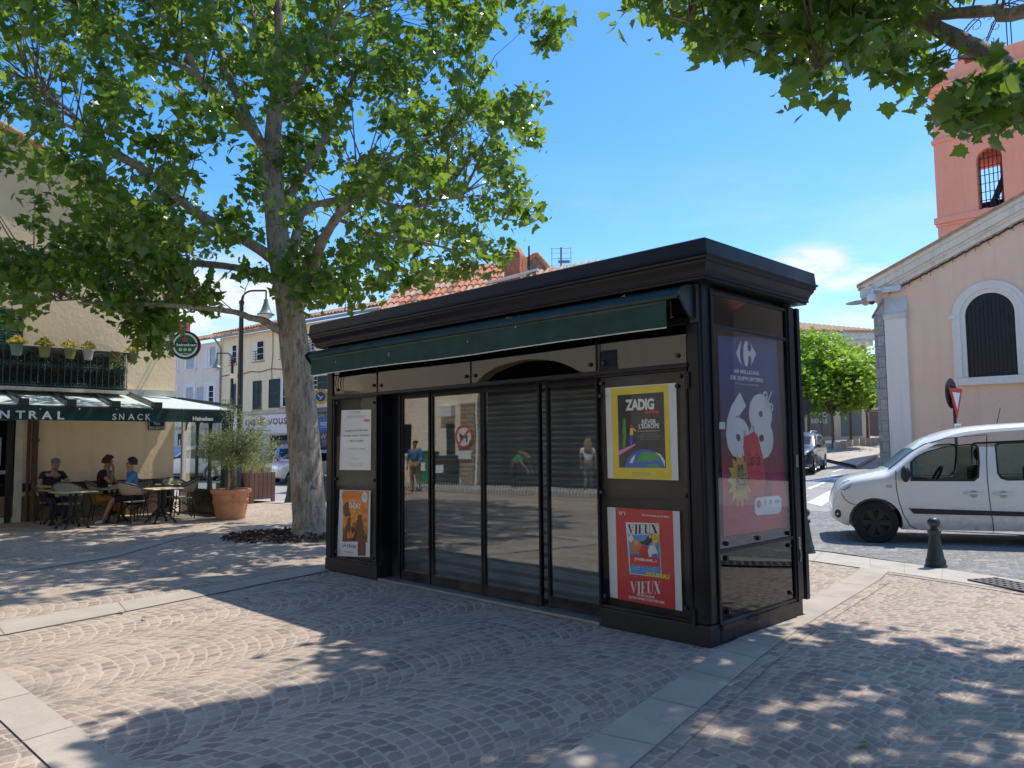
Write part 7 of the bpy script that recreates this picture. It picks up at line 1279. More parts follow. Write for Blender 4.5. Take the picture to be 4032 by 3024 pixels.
# give way sign
gp = A(2068, 1000, 17.6); gw = thing('give_way_sign', 'give way sign seen almost edge on, on a dark pole with a small plate below', 'road sign', (gp.x, gp.y, 0), R(41)); zt2 = A(2070, 834, 17.6).z
mb = MB(); mb.tube([(0, 0, 0), (0, 0, zt2)], .035, 8); mb.build('pole', P('dark_pole', (.03, .03, .032), .5), gw, smooth=50); zc_ = zt2 - .28
def tri(s_, y): return [(-s_ * .5, y, zc_ + s_ * .29), (s_ * .5, y, zc_ + s_ * .29), (0, y, zc_ - s_ * .577)]
mb = MB(); k = tri(.78, -.055); l = tri(.78, -.04); mb.add(k + l, [(0, 1, 2), (5, 4, 3), (0, 3, 4, 1), (1, 4, 5, 2), (2, 5, 3, 0)]); mb.build('red_border', P('sign_red', (.52, .04, .04), .4), gw); mb = MB(); mb.poly(tri(.46, -.058)); mb.build('white_field', M_white, gw); mb = MB(); mb.box(-.19, .19, -.055, -.04, zc_ - .85, zc_ - .58); pl_ = mb.build('plate', M_plate, gw, bevel=.01); mb = MB(); text(mb, 'CEDEZ LE', -.15, .15, zc_ - .69, zc_ - .63, -.057); text(mb, 'PASSAGE', -.15, .15, zc_ - .80, zc_ - .74, -.057); mb.build('lettering', M_ink, pl_)
bk = MB(); bk.lathe([(0, .04), (.34, .04), (.35, .05), (.34, .06), (0, .06)], 28, (-.0, 0, zc_ + .12), 'y'); o = bk.build('round_sign_back', P('sign_back', (.04, .038, .04), .6), gw, smooth=40)
# ------------------------------------------------------------------ far right: trees, building, posts
def leafy(name, label, base, H, crown, rad, n, size, mats, seed, group, trunk_r=.1, bark=None):
    t_ = thing(name, label, 'tree', base, 0, group); rg = np.random.default_rng(seed); rd = random.Random(seed); mb = MB(); cz = crown[2]
    mb.tube([(0, 0, 0), (.04, .02, H * .3), (-.03, 0, H * .5), (crown[0] * .4, crown[1] * .4, cz)], [trunk_r, trunk_r * .8, trunk_r * .7, trunk_r * .4], 8)
    cs = []
    for i in range(34): d = Vector((rd.gauss(0, 1), rd.gauss(0, 1), rd.gauss(0, 1))).normalized() * rd.random() ** .4; c = Vector((crown[0] + d.x * rad[0], crown[1] + d.y * rad[1], crown[2] + d.z * rad[2])); cs.append(c)
    for c in cs[::2]: mb.tube([(0, 0, H * .38), Vector((0, 0, H * .5)).lerp(c, .5), c], [trunk_r * .45, trunk_r * .25, .015], 5)
    mb.build('trunk', bark or M_obark, t_, smooth=60); pos = np.concatenate([np.array(c) + rg.normal(size=(n // 34, 3)) * np.array([.36, .36, .24]) * (rad[0] / 1.9) for c in cs]); m = len(pos)
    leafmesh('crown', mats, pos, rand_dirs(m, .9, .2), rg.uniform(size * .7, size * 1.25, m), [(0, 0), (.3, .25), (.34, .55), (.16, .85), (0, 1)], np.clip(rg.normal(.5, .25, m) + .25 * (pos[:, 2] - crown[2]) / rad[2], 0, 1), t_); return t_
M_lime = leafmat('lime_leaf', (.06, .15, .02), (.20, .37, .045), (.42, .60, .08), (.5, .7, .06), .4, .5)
gT = 'young street trees beyond the road'
for k, (tx, ty, sx_, yt, yb, rd_, lb) in enumerate((((1754, 932), 46, 1745, 725, 880, 2.0, 'street tree nearest the kiosk edge, behind the dark SUV'), ((1797, 968), 45, 1797, 770, 890, 2.0, 'tallest trunked street tree with the brightest crown, behind the granite posts'), ((1834, 950), 50, 1836, 742, 880, 2.2, 'street tree standing left of the forked one, before the shopfront'), ((1871, 948), 54, 1872, 790, 880, 2.1, 'forked street tree nearest the church buttress'), ((1770, 930), 62, 1775, 728, 830, 2.6, 'farther street tree whose crown reaches up to the tiled eaves'))):
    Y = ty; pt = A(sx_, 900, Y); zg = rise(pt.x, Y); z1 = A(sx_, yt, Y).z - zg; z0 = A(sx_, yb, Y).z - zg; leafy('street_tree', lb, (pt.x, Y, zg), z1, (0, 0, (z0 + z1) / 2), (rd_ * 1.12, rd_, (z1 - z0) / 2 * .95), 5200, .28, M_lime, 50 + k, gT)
pb = A(1878, 900, 66); fb = Frame((pb.x, pb.y, 0), R(6)); fbz = lambda y: fb.pix(*ZC(400, y))[1]; farb = fthing('corner_building', 'reddish building with a tiled hip roof and white cornice above the street trees', 'building', fb); zE2 = fbz(300)
mb = MB(); mb.box(-30, 0, 0, 18, 0, zE2); mb.build('wall', P('red_ochre_render', (.42, .20, .14), .9, .1), farb); mb = MB(); mb.box(-30.4, .4, -.4, 18.4, zE2 - 1.0, zE2 - .5); mb.box(-30.8, .8, -.8, 18.8, zE2 - .5, zE2 + .1); mb.build('cornice', P('pale_cornice', (.62, .66, .64), .7), farb)
zt3 = fb.pix(*ZC(110, 215), 6)[1]; tr_ = MB(); tr_.add([(-31, -1, zE2 + .1), (1, -1, zE2 + .1), (1, 19, zE2 + .1), (-31, 19, zE2 + .1), (-24, 7, zt3 + .3), (-10, 7, zt3 + .3)], [(0, 1, 5, 4), (1, 2, 5), (2, 3, 4, 5), (3, 0, 4)])
for i in range(100): x = -31 + i * .32; f = min(1, max(0, (1 - x) / 11)); f = min(f, 1); tr_.tube([(x, -1.05, zE2 + .16), (x + (0 if x < -10 else (x - (-10)) * -1 * 1), -1 + 8, zt3 + .36)] if x < -10 else [(x, -1.05, zE2 + .16), (x - (x + 10) * .0, -1 + 8 * f, zE2 + .16 + (zt3 + .2 - zE2) * f)], .14, 5, 0)
tr_.build('roof', [M_tileb], farb); M_bglass = P('blue_glass', (.05, .08, .10), .15); mb = MB(); zsh = rise(pb.x, pb.y) + 3.4; mb.box(-30, -1, -1.5, 0, 0, zsh); lowr = mb.build('ground_floor', P('beige_render', (.55, .46, .36), .9, .08), farb); mb = MB()
for a, b in ((-10.6, -9.4), (-6.2, -4.2), (-3.4, -1.6)): mb = MB(); mb.box(a, b, -1.54, -1.5, rise(pb.x, pb.y) + .2, zsh - .6); mb.build('shop_window', M_bglass, lowr)
mb = MB(); text(mb, 'IMMO', -6, -4.6, zsh - 1.6, zsh - 1.2, -1.56); text(mb, 'BIEN LE', -6, -4.6, zsh - 2.1, zsh - 1.75, -1.56); mb.build('lettering', M_white, lowr)
for k in range(3): mb = MB(); mb.box(-26 + k * 8, -24.5 + k * 8, -.03, 0, zE2 - 4.2, zE2 - 2.2); mb.build('window', M_dark, farb)
sr0 = A(1868, 900, 78); shop = thing('shop_row', 'distant low shop row with grey awnings just left of the church corner', 'building', (sr0.x - 8, 78, rise(sr0.x, 78)), R(-8)); MB().box(0, 20, 0, 6, -2, 4.6).build('wall', P('grey_beige_render', (.42, .37, .32), .9, .15, 1), shop)
for k in range(4): mb = MB(); mb.box(8 + k * 2.6, 10 + k * 2.6, -.03, 0, .1, 2.4); mb.build('shop_window', M_bglass, shop); mb = MB(); mb.add([(7.9 + k * 2.6, 0, 3.1), (10.1 + k * 2.6, 0, 3.1), (10.1 + k * 2.6, -1.2, 2.6), (7.9 + k * 2.6, -1.2, 2.6)], [(0, 1, 2, 3)]); mb.build('awning', M_trimb, shop)
kb = [(1660, 1002), (1735, 988.5), (1800, 977), (1850, 971), (1906, 966), (1960, 960)]
kp = [G(*q) for q in kb]; kp2 = [p + Vector((.9, 7, 0)) for p in kp]
mb = MB()
for (a, b), (c, d) in zip(zip(kp, kp[1:]), zip(kp2, kp2[1:])):
    for p in (a, b, c, d): p.z = rise(p.x, p.y) + .02
    mb.poly([(p.x, p.y, p.z + .14) for p in (a, b, d, c)]); mb.poly([(a.x, a.y, a.z), (b.x, b.y, b.z), (b.x, b.y, b.z + .14), (a.x, a.y, a.z + .14)])
struct(mb.build('pavement', M_slab2))
mb = MB(); mb.lathe([(0, 0), (.17, 0), (.17, .62), (.16, .64), (0, .64)], 16); pst = mb.build('stone_post', P('granite_post', (.50, .44, .37), .8, .12, 12), smooth=40); tag(pst, 'squat granite post standing along the far kerb before the street trees', 'bollard', 'granite posts along the far kerb'); first = True
for px, py in ((340, 945), (378, 938), (412, 931), (448, 926), (483, 922), (512, 919), (541, 917), (568, 915)):
    o = pst if first else pst.copy()
    if not first: COL.objects.link(o)
    first = False; p_ = A(*ZC(px, py), 44); o.location = (p_.x, p_.y + (px - 340) * .02, rise(p_.x, p_.y) + .1); p2 = A(*ZC(px, py), p_.y + (px - 340) * .02); o.location.x = p2.x; o.location.z = p2.z - .02
rsn = A(*ZC(162, 830), 40); ro = thing('no_entry_back', 'round sign seen from the back on a thin pole near the kiosk edge', 'road sign', (rsn.x, rsn.y, rise(rsn.x, rsn.y)), 0); zt4 = A(*ZC(162, 640), 40).z - ro.location.z; mb = MB(); mb.tube([(0, 0, 0), (0, 0, zt4)], .04, 6); mb.build('pole', M_iron, ro); mb = MB(); mb.lathe([(0, -.06), (.45, -.06), (.45, -.04), (0, -.04)], 24, (0, 0, zt4 - .5), 'y'); mb.build('disc', P('grey_sign_back', (.05, .05, .055), .6), ro)
# ------------------------------------------------------------------ the two plane trees
LOBE = [(0, 0), (.16, -.10), (.34, .02), (.50, .0), (.44, .20), (.66, .42), (.40, .46), (.34, .62), (.20, .68), (.10, .86), (0, 1)]
M_plane = leafmat('plane_leaf', (.022, .066, .016), (.062, .15, .036), (.20, .34, .06), (.45, .66, .06), .40, .26)
def barkmat(name, pale):
    t = NT(name); co_ = t.coord(); mp_ = t.new('Mapping'); mp_.inputs['Scale'].default_value = (1, 1, .38); t.link(co_, mp_.inputs[0]); v = t.new('TexVoronoi', feature='F1'); v.inputs['Scale'].default_value = 13; v.inputs['Randomness'].default_value = 1
    nz = t.noise(6, 4, mp_.outputs[0]); va = t.new('VectorMath', operation='MULTIPLY_ADD'); t.link(nz.outputs['Color'], va.inputs[0]); va.inputs[1].default_value = (.25, .25, .25); t.link(mp_.outputs[0], va.inputs[2]); t.link(va.outputs[0], v.inputs['Vector'])
    sp = t.new('SeparateColor'); t.link(v.outputs['Color'], sp.inputs[0]); cr = t.new('ValToRGB'); e = cr.color_ramp.elements; e[0].color = (.21, .165, .125, 1); e[1].color = (.66, .60, .50, 1) if pale else (.50, .45, .37, 1); q = e.new(.25); q.color = (.30, .25, .2, 1); q = e.new(.6); q.color = (.40, .35, .285, 1); q = e.new(.8); q.color = (.37, .35, .27, 1); t.link(sp.outputs[0], cr.inputs[0])
    big = t.noise(1.3, 5, co_); fn = t.noise(45, 5, co_); sp2 = t.noise(13, 3, co_); mz = t.new('Mapping'); mz.inputs['Scale'].default_value = (14, 14, 2.2); t.link(co_, mz.inputs[0]); fl_ = t.noise(1.6, 6, mz.outputs[0], .65); c = t.mix(t.rng(big.outputs[0], .35, .7, 0, .5), cr.outputs[0], (.36, .32, .25)); c = t.mix(t.rng(fn.outputs[0], .5, .75, 0, .5), c, (.16, .13, .10)); c = t.mix(t.rng(fl_.outputs[0], .52, .66, 0, .7), c, (.12, .09, .065)); c = t.mix(t.rng(fl_.outputs[0], .44, .34, 0, .5), c, (.46, .41, .33)); c = t.mix(t.rng(sp2.outputs[0], .66, .72), c, (.05, .035, .025)); t.set(t.b.inputs['Base Color'], c); t.b.inputs['Roughness'].default_value = .85
    h = t.M('ADD', t.M('ADD', t.M('MULTIPLY', sp.outputs[0], .6), fl_.outputs[0]), t.M('MULTIPLY', fn.outputs[0], .5)); t.bump(h, .8, .025); return t.m
M_bark = barkmat('plane_bark', False); M_bark2 = barkmat('sunlit_pale_bark', True)  # second bark is a paler copy: the limb's sunlit tone put into the colour
def limb(pts, r0, r1, n=10, wob=.0):
    pts = [Vector(p) for p in pts]; f = []
    for i in range(len(pts) - 1):
        p0, p1, p2, p3 = pts[max(0, i - 1)], pts[i], pts[i + 1], pts[min(len(pts) - 1, i + 2)]
        for k in range(4): t_ = k / 4; f.append(.5 * (2 * p1 + (p2 - p0) * t_ + (2 * p0 - 5 * p1 + 4 * p2 - p3) * t_ ** 2 + (3 * p1 - p0 - 3 * p2 + p3) * t_ ** 3))
    f.append(pts[-1]); m = len(f); return f, [r0 + (r1 - r0) * (i / (m - 1)) + random.uniform(-wob, wob) * r0 for i in range(m)], n
def plane_tree(name, label, limbs, clumps, per, lsize, origin, spread=.26, twig_r=.007):
    t_ = thing(name, label, 'tree', origin); o = Vector(origin); mb = MB(); mb2 = MB(); anchors = []
    for L, pale in limbs:
        f, rr, n = L; (mb2 if pale else mb).tube([p - o for p in f], rr, n); anchors += [(p, r) for p, r in zip(f, rr) if r < .2]
    tr_ = mb.build('trunk', M_bark, t_, smooth=70)
    if mb2.v: mb2.build('sunlit_pale_limb', M_bark2, tr_, smooth=70)
    tw_ = MB(); an = np.array([tuple(p) for p, r in anchors]); ends = []
    for c in clumps:
        d = np.linalg.norm(an - np.array(c), axis=1); i = int(np.argsort(d)[random.choice((0, 0, 1, 2, 3, 5))]); a = Vector(an[i]); L = (Vector(c) - a).length
        if L < 3.0: m_ = a.lerp(Vector(c), .5) + Vector((random.uniform(-.15, .15), random.uniform(-.15, .15), .12 * L)); tw_.tube([a - o, m_ - o, Vector(c) - o], [min(.022, twig_r * (1 + L * .7)), twig_r, .003], 4, caps=False)
    tw_.build('twigs', P('twig_bark', (.16, .13, .10), .9, .3, 20), t_)
    n = len(clumps); C_ = np.array([tuple(c) for c in clumps]) - np.array(o); pos = np.repeat(C_, per, 0) + RNG.normal(size=(n * per, 3)) * np.array([spread, spread, spread * .75]); m = len(pos)
    cb = np.repeat(RNG.normal(0, .12, n), per); tint = np.clip(RNG.normal(.42, .2, m) + cb, 0, 1); tint[RNG.random(m) < .012] = 1.0
    leafmesh('crown', M_plane, pos, rand_dirs(m, .75, .55), lsize * (.55 + .95 * RNG.random(m) ** 1.3), LOBE, tint, t_, .22); return t_
def inpoly(x, y, P_):
    c = False; j = len(P_) - 1
    for i in range(len(P_)):
        if (P_[i][1] > y) != (P_[j][1] > y) and x < (P_[j][0] - P_[i][0]) * (y - P_[i][1]) / (P_[j][1] - P_[i][1]) + P_[i][0]: c = not c
        j = i
    return c
T1 = 14.0
def at(seq, Y0=T1, dY=0.): return [A(x, y, Y0 + dY * i / max(1, len(seq) - 1)) for i, (x, y) in enumerate(seq)]
base1 = G(670, 1158); base1.z = 0
trunkpts = [Vector((base1.x, base1.y, -.1))] + at([(669, 1120), (660, 1000), (648, 850), (634, 730), (622, 640), (606, 555), (597, 480), (592, 420), (588, 330), (594, 240), (605, 120), (600, 0), (585, -200), (580, -420)])
tp_, tr2, tn = limb(trunkpts, .30, .05, 18)
H_ = [p.z for p in tp_]
for i, p in enumerate(tp_):
    z = p.z; tr2[i] = .40 - .5 * z if z < .2 else (.30 - .012 * (z - .2) if z < 3.4 else max(.045, .30 - .012 * 3.2 - (z - 3.4) * .028))
limbs1 = [((tp_, tr2, tn), 0)]
def br(seq, r0, r1, dY, pale=0, Y0=T1, n=9): limbs1.append((limb(at(seq, Y0, dY), r0, r1, n, .06), pale))
br([(590, 560), (560, 538), (491, 497), (415, 453), (327, 377), (284, 349), (210, 300), (120, 260)], .115, .03, -1.8)
br([(600, 610), (574, 598), (507, 578), (404, 568), (310, 566), (229, 570), (120, 556), (40, 548)], .085, .03, 1.2)
br([(618, 720), (595, 709), (568, 692), (540, 686), (507, 674), (415, 663), (290, 656), (170, 655)], .085, .022, -1.5)
br([(592, 350), (562, 306), (528, 262), (491, 229), (452, 190), (426, 158), (393, 87), (327, 0), (250, -100)], .105, .04, -.6)
br([(560, 300), (524, 229), (500, 180), (480, 120), (453, 71), (420, 0), (400, -100)], .085, .04, 1.4, 0, 13.7)
br([(612, 575), (630, 545), (644, 491), (650, 462), (680, 443), (731, 431), (770, 425), (808, 387), (850, 320)], .105, .035, 1.2)
br([(731, 431), (786, 420), (851, 445), (890, 446), (933, 437), (1000, 420)], .06, .02, -1., 0, 14.6)
br([(645, 665), (660, 620), (677, 573), (690, 535), (705, 505), (726, 472), (764, 426), (800, 400)], .12, .06, -1.4, 1)
br([(590, 470), (640, 400), (700, 300), (760, 180), (800, 60), (830, -60)], .09, .03, 1.5); br([(592, 250), (660, 160), (720, 60), (760, -60)], .07, .03, -1.)
br([(600, 200), (560, 100), (540, 0), (500, -120)], .06, .03, .8); br([(327, 377), (240, 330), (150, 240), (60, 170)], .045, .02, 1., 0, 12.9); br([(404, 568), (300, 610), (200, 640), (120, 650)], .04, .015, -.8, 0, 14.6); br([(491, 497), (420, 500), (340, 470), (240, 470)], .035, .015, 1., 0, 13.5); br([(740, 430), (830, 360), (920, 300), (1010, 240)], .05, .02, 1., 0, 14.9); br([(726, 472), (800, 500), (900, 520), (980, 540)], .035, .015, -.6, 0, 13.2)
br([(426, 158), (340, 120), (240, 60), (160, 10)], .05, .02, -1, 0, 13.6)
RBND = [(-400, 1160), (0, 1200), (60, 1192), (110, 1120), (170, 1110), (225, 1160), (290, 1150), (330, 1085), (380, 1110), (460, 1150), (520, 1085), (575, 1070), (610, 1040), (640, 880), (665, 770), (690, 690)]
BBND = [(-600, 720), (0, 700), (50, 715), (95, 690), (140, 630), (170, 600), (215, 690), (290, 745), (330, 720), (370, 770), (415, 760), (445, 690), (490, 650), (540, 640), (590, 660), (640, 690), (700, 690), (750, 672), (800, 655), (880, 640), (960, 618), (1040, 600), (1090, 570), (1160, 540), (1210, 300)]
GAPS = [(470, 335, 62, 45), (345, 262, 55, 40), (545, 545, 45, 38), (470, 610, 70, 32), (545, 455, 34, 38), (500, 430, 40, 30), (690, 390, 36, 30), (715, 500, 34, 36), (770, 300, 20, 20), (540, 250, 20, 60), (250, 350, 55, 28), (420, 390, 30, 20), (180, 210, 25, 20), (860, 420, 26, 18), (310, 430, 26, 16), (640, 640, 18, 40), (880, 590, 30, 20), (160, 640, 40, 30)]
SH = Vector((S3.x / S3.z, S3.y / S3.z, 0))
LIT = [(-400, 1350), (0, 1332), (200, 1308), (362, 1268), (600, 1330), (853, 1417), (720, 1462), (560, 1490), (430, 1520), (300, 1572), (215, 1600), (140, 1720), (-400, 1800)]
LIT2 = [(1740, 1180), (2400, 1210), (2400, 1335), (2100, 1345), (1990, 1325), (1900, 1345), (1820, 1330), (1740, 1350), (1650, 1385)]
def sun_ok(c):
    x, y = proj(c - SH * c.z - Vector((0, 0, c.z)))
    return not ((inpoly(x, y, LIT) or inpoly(x, y, LIT2)) and random.random() < .985)
def ok1(c):
    if not sun_ok(c): return False
    x, y = proj(c)
    if ((x - 402) / 48) ** 2 + ((y - 748) / 46) ** 2 < 1: return False
    if x > interp(RBND, y) - random.uniform(0, 22): return False
    if y > interp(BBND, x) - random.uniform(22, 58): return False
    for gx, gy, a, b in GAPS:
        if ((x - gx) / a) ** 2 + ((y - gy) / b) ** 2 < 1 and random.random() < .98: return False
    tx = interp([(200, 594), (330, 588), (430, 592), (520, 600), (620, 618), (740, 640), (1100, 665)], y) if True else 0
    if c.y < 14.25 and 210 < y < 660 and abs(x - tx) < 40 and random.random() < .8: return False
    return True
cl1 = []
random.seed(21)
while len(cl1) < 730:
    d = Vector((random.gauss(0, 1), random.gauss(0, 1), random.gauss(0, 1))).normalized() * random.random() ** .36
    c = Vector((-4.6 + d.x * 6.4, 14.4 + d.y * 4.6, 8.6 + d.z * 5.6))
    if c.z > 3.6 and ok1(c): cl1.append(c)
LOWL = [(-40, 470), (120, 490), (260, 520), (420, 570), (440, 630), (390, 690), (300, 705), (210, 655), (100, 640), (-40, 670)]; k_ = 0
while k_ < 60:
    x, y = random.uniform(-40, 440), random.uniform(470, 705)
    if inpoly(x, y, LOWL) and random.random() < .9: cl1.append(A(x, y, random.uniform(12.4, 14.6))); k_ += 1
# hanging sprays at the rim of the crown
for (x, y) in [(330, 735), (345, 715), (350, 695), (340, 700), (335, 750), (300, 710), (330, 690), (20, 690), (60, 660), (250, 660), (440, 660), (640, 610), (660, 600), (690, 620), (620, 600), (700, 640), (650, 640), (760, 640), (800, 620), (850, 610), (900, 600), (960, 590), (1000, 580), (1190, 40), (1180, 90), (1150, 215), (1140, 290), (1150, 300), (1120, 470), (1145, 455), (1060, 560), (1085, 540), (1190, 60), (1130, 225), (1100, 400), (600, 590), (630, 580), (680, 590), (720, 600)]: cl1.append(A(x, y, random.uniform(12.6, 14.6)))
tree1 = plane_tree('plane_tree', 'large plane tree with mottled bark in the square left of the kiosk', limbs1, cl1, 40, .132, base1, .165)
# bed of bark chips around the trunk
bed = thing('tree_bed', 'dark bark chip bed around the foot of the plane tree', 'tree bed', base1 + Vector((-.35, -.1, 0))); mb = MB()
for _ in range(700):
    a = random.uniform(0, 2 * PI); r = 1.15 * random.random() ** .6; s = random.uniform(.02, .055); c = Vector((r * math.cos(a), r * .85 * math.sin(a), random.uniform(.005, .05 + .06 * (1 - r)))); e = Vector((random.uniform(-1, 1), random.uniform(-1, 1), random.uniform(-.4, .4))).normalized() * s; f = e.cross(Vector((random.uniform(-.3, .3), random.uniform(-.3, .3), 1))).normalized() * s * .6; u = Vector((0, 0, s * .6))
    k = [c + e, c + f, c - e, c - f]; mb.add([*k, *[p * 1 + u for p in k]], [(4, 5, 6, 7), (0, 1, 5, 4), (1, 2, 6, 5), (2, 3, 7, 6), (3, 0, 4, 7)], random.choice((0, 0, 1)))
o = mb.build('bark_chips', [P('bark_chip', (.06, .03, .02), .9, .4, 10), P('pale_chip', (.14, .09, .06), .9, .3, 10)], bed)
# second plane tree: trunk out of frame on the right, crown over the foreground
b2 = Vector((7.6, 4.6, 0)); lim2 = [(limb([b2 + Vector((0, 0, -.1)), b2 + Vector((0, .05, 1)), b2 + Vector((-.1, .1, 3)), b2 + Vector((-.25, .2, 4.6)), b2 + Vector((-.3, .5, 6.5)), b2 + Vector((-.2, .8, 9))], .32, .08, 16), 0)]
def fr2(seq, r0, r1): lim2.append((limb(seq, r0, r1, 12, .06), 0))
fr2([b2 + Vector((-.2, .15, 4.2)), A(2290, 235, 6.9), A(2212, 175, 7.25), A(2130, 118, 7.6), A(2050, 75, 7.9), A(1985, 42, 8.15), A(1900, 12, 8.3), A(1790, -25, 8.4)], .14, .045)
fr2([b2 + Vector((-.28, .4, 5.8)), A(2260, 10, 7.1), A(2150, 22, 7.5), A(2050, 30, 7.9), A(1985, 38, 8.15)], .08, .05)
fr2([A(1985, 42, 8.15), A(1900, 95, 8.2), A(1820, 120, 8.2), A(1760, 150, 8.1)], .04, .012); fr2([A(1900, 12, 8.3), A(1780, 20, 8.5), A(1650, 30, 8.6), A(1560, 60, 8.6), A(1430, 30, 8.7)], .04, .012); fr2([A(2290, 235, 6.9), A(2230, 250, 7.2), A(2150, 260, 7.4), A(2080, 270, 7.5)], .03, .01)
fr2([b2 + Vector((-.3, .5, 6.5)), Vector((5.6, 6.2, 8)), Vector((3.6, 7, 8.6)), Vector((1.8, 7, 8.9))], .10, .03); fr2([b2 + Vector((-.3, .5, 6.0)), Vector((6.2, 4.5, 7.5)), Vector((4.2, 4.8, 8.2)), Vector((2.5, 5.4, 8.6))], .09, .03); fr2([b2 + Vector((-.2, .8, 8)), Vector((7, 7.5, 9.5)), Vector((6, 9.2, 10.2))], .08, .03)
MA = [(1335, -10), (1340, 12), (1372, 40), (1384, 78), (1410, 70), (1436, 60), (1455, 95), (1482, 130), (1510, 110), (1530, 150), (1556, 200), (1580, 160), (1600, 140), (1640, 95), (1690, 115), (1730, 170), (1745, 225), (1768, 250), (1790, 205), (1830, 190), (1880, 170), (1930, 175), (1960, 215), (2000, 205), (2005, 165), (1985, 110), (2000, 50), (2030, 15), (2240, 5), (2300, -60), (1335, -60)]
MB2 = [(2062, 240), (2085, 212), (2130, 205), (2180, 172), (2240, 160), (2250, 240), (2180, 248), (2100, 248)]
def ok2(c):
    if not sun_ok(c): return False
    x, y = proj(c)
    if c.y < .4: return True
    if x < -90 or x > 2330 or y < -110: return True
    return inpoly(x, y + 34, MA) or inpoly(x, y, MB2)
cl2 = []; random.seed(5)
DARK = [(260, 1610), (420, 1545), (640, 1490), (880, 1432), (1000, 1440), (1300, 1430), (1520, 1440), (1480, 1500), (1330, 1530), (1180, 1580), (1000, 1640), (900, 1700), (240, 1700)]
DAP = [(1500, 1450), (1650, 1400), (1800, 1365), (1900, 1335), (2060, 1325), (2230, 1350), (2300, 1700), (1000, 1700), (1350, 1540)]
def shade(poly, n, h0, h1):
    k = 0
    for _ in range(60000):
        if k >= n: break
        x, y = random.uniform(200, 2300), random.uniform(1320, 1700)
        if not inpoly(x, y, poly): continue
        g = G(x, y); h = random.uniform(h0, h1); c = Vector((g.x, g.y, 0)) + SH * h + Vector((0, 0, h))
        if ok2(c): cl2.append(c); k += 1
shade(DARK, 190, 6.2, 9.5); shade(DAP, 46, 6.5, 10.5); n2 = len(cl2)
while len(cl2) < n2 + 36:
    d = Vector((random.gauss(0, 1), random.gauss(0, 1), random.gauss(0, 1))).normalized() * random.random() ** .4
    c = Vector((4.9 + d.x * 4.3, 6.9 + d.y * 2.7, 8.6 + d.z * 2.6))
    if ok2(c): cl2.append(c)
while len(cl2) < n2 + 108:
    x, y = random.uniform(1350, 2250), random.uniform(-70, 225)
    if inpoly(x, y + 34, MA): cl2.append(A(x, y, random.uniform(7.3, 9.3)))
while len(cl2) < n2 + 129:
    x, y = random.uniform(2010, 2260), random.uniform(120, 315)
    if inpoly(x, y, MB2): cl2.append(A(x, y, random.uniform(6.8, 7.6)))
plane_tree('plane_tree', 'plane tree whose branches reach in from the upper right corner', lim2, cl2, 30, .145, b2, .17)
# a few fallen leaves
fl = None
for i, (px, py) in enumerate(((484, 1200), (1097, 1411), (537, 1298), (262, 1325), (1855, 1612), (306, 1340))):
    g = G(px, py); a = random.uniform(0, 6); mb = MB(); s = .06; hv = [(x, y) for x, y in LOBE] + [(-x, y) for x, y in LOBE[1:-1][::-1]]
    mb.poly([(s * x, s * y, .004 + .3 * s * abs(x) + .006 * math.sin(y * 3)) for x, y in hv]); o = mb.build('fallen_leaf', P('fallen_leaf', (.16, .24, .04) if i % 3 else (.34, .30, .06), .6, .3, 20)); o.location = (g.x, g.y, .012); o.rotation_euler.z = a
    tag(o, ['single green plane leaf lying on the paving', 'yellowing plane leaf lying on the paving'][0 if i % 3 else 1], 'leaf', 'fallen leaves scattered on the paving')
# ------------------------------------------------------------------ the far side of the square, behind and left of the camera (mirrored in the kiosk glass)
GP = KC + VD * .17
def mir(P_): d = (P_ - GP).dot(VD); return P_ - VD * 2 * d
ZR = lambda x, y: (658.3 + x * .3968, 713.2 + y * .3968)
def vground(px, py): r = ray(*ZR(px, py)); return EYE + r * (-EYE.z / r.z)
va, vb = vground(690, 856), vground(1600, 884)
ra, rb = mir(vb), mir(va); dr_ = (rb - ra); dr_.z = 0; dr_.normalize()   # seen from the square: left end ra? keep facade normal toward the kiosk
nrm = Vector((-dr_.y, dr_.x, 0))
if (KC - ra).dot(nrm) > 0: dr_ = -dr_; nrm = Vector((-dr_.y, dr_.x, 0))
RF = Frame((ra.x, ra.y, 0), math.atan2(dr_.y, dr_.x))
def rp(px, py, y=0.):
    """facade position whose mirror image shows at this measured place"""
    d = ray(*ZR(px, py)); t_ = (GP - EYE).dot(VD) / d.dot(VD); hit = EYE + d * t_; rd = d - VD * 2 * d.dot(VD); o = RF.o + RF.y * y; s_ = (o - hit).dot(RF.y) / rd.dot(RF.y); L = RF.loc(hit + rd * s_); return L.x, L.z
M_pale = wallmat('cream_stucco', (.90, .76, .55), (.95, .83, .65)); M_quoin = None
t = NT('rubble_quoin'); br = t.new('TexBrick'); br.inputs['Scale'].default_value = 1; br.inputs['Brick Width'].default_value = .5; br.inputs['Row Height'].default_value = .16; br.inputs['Mortar Size'].default_value = .02; mpn = t.new('Mapping'); mpn.inputs['Rotation'].default_value = (PI / 2, 0, 0); t.link(t.coord(), mpn.inputs[0]); t.link(mpn.outputs[0], br.inputs[0]); br.inputs[1].default_value = (.42, .32, .20, 1); br.inputs[2].default_value = (.30, .23, .15, 1); br.inputs[3].default_value = (.16, .12, .09, 1); t.link(br.outputs[0], t.b.inputs['Base Color']); t.b.inputs['Roughness'].default_value = .95; M_quoin = t.m
opp = fthing('opposite_building', 'cream building with stone quoin and dark passage, mirrored in the kiosk doors', 'building', RF)
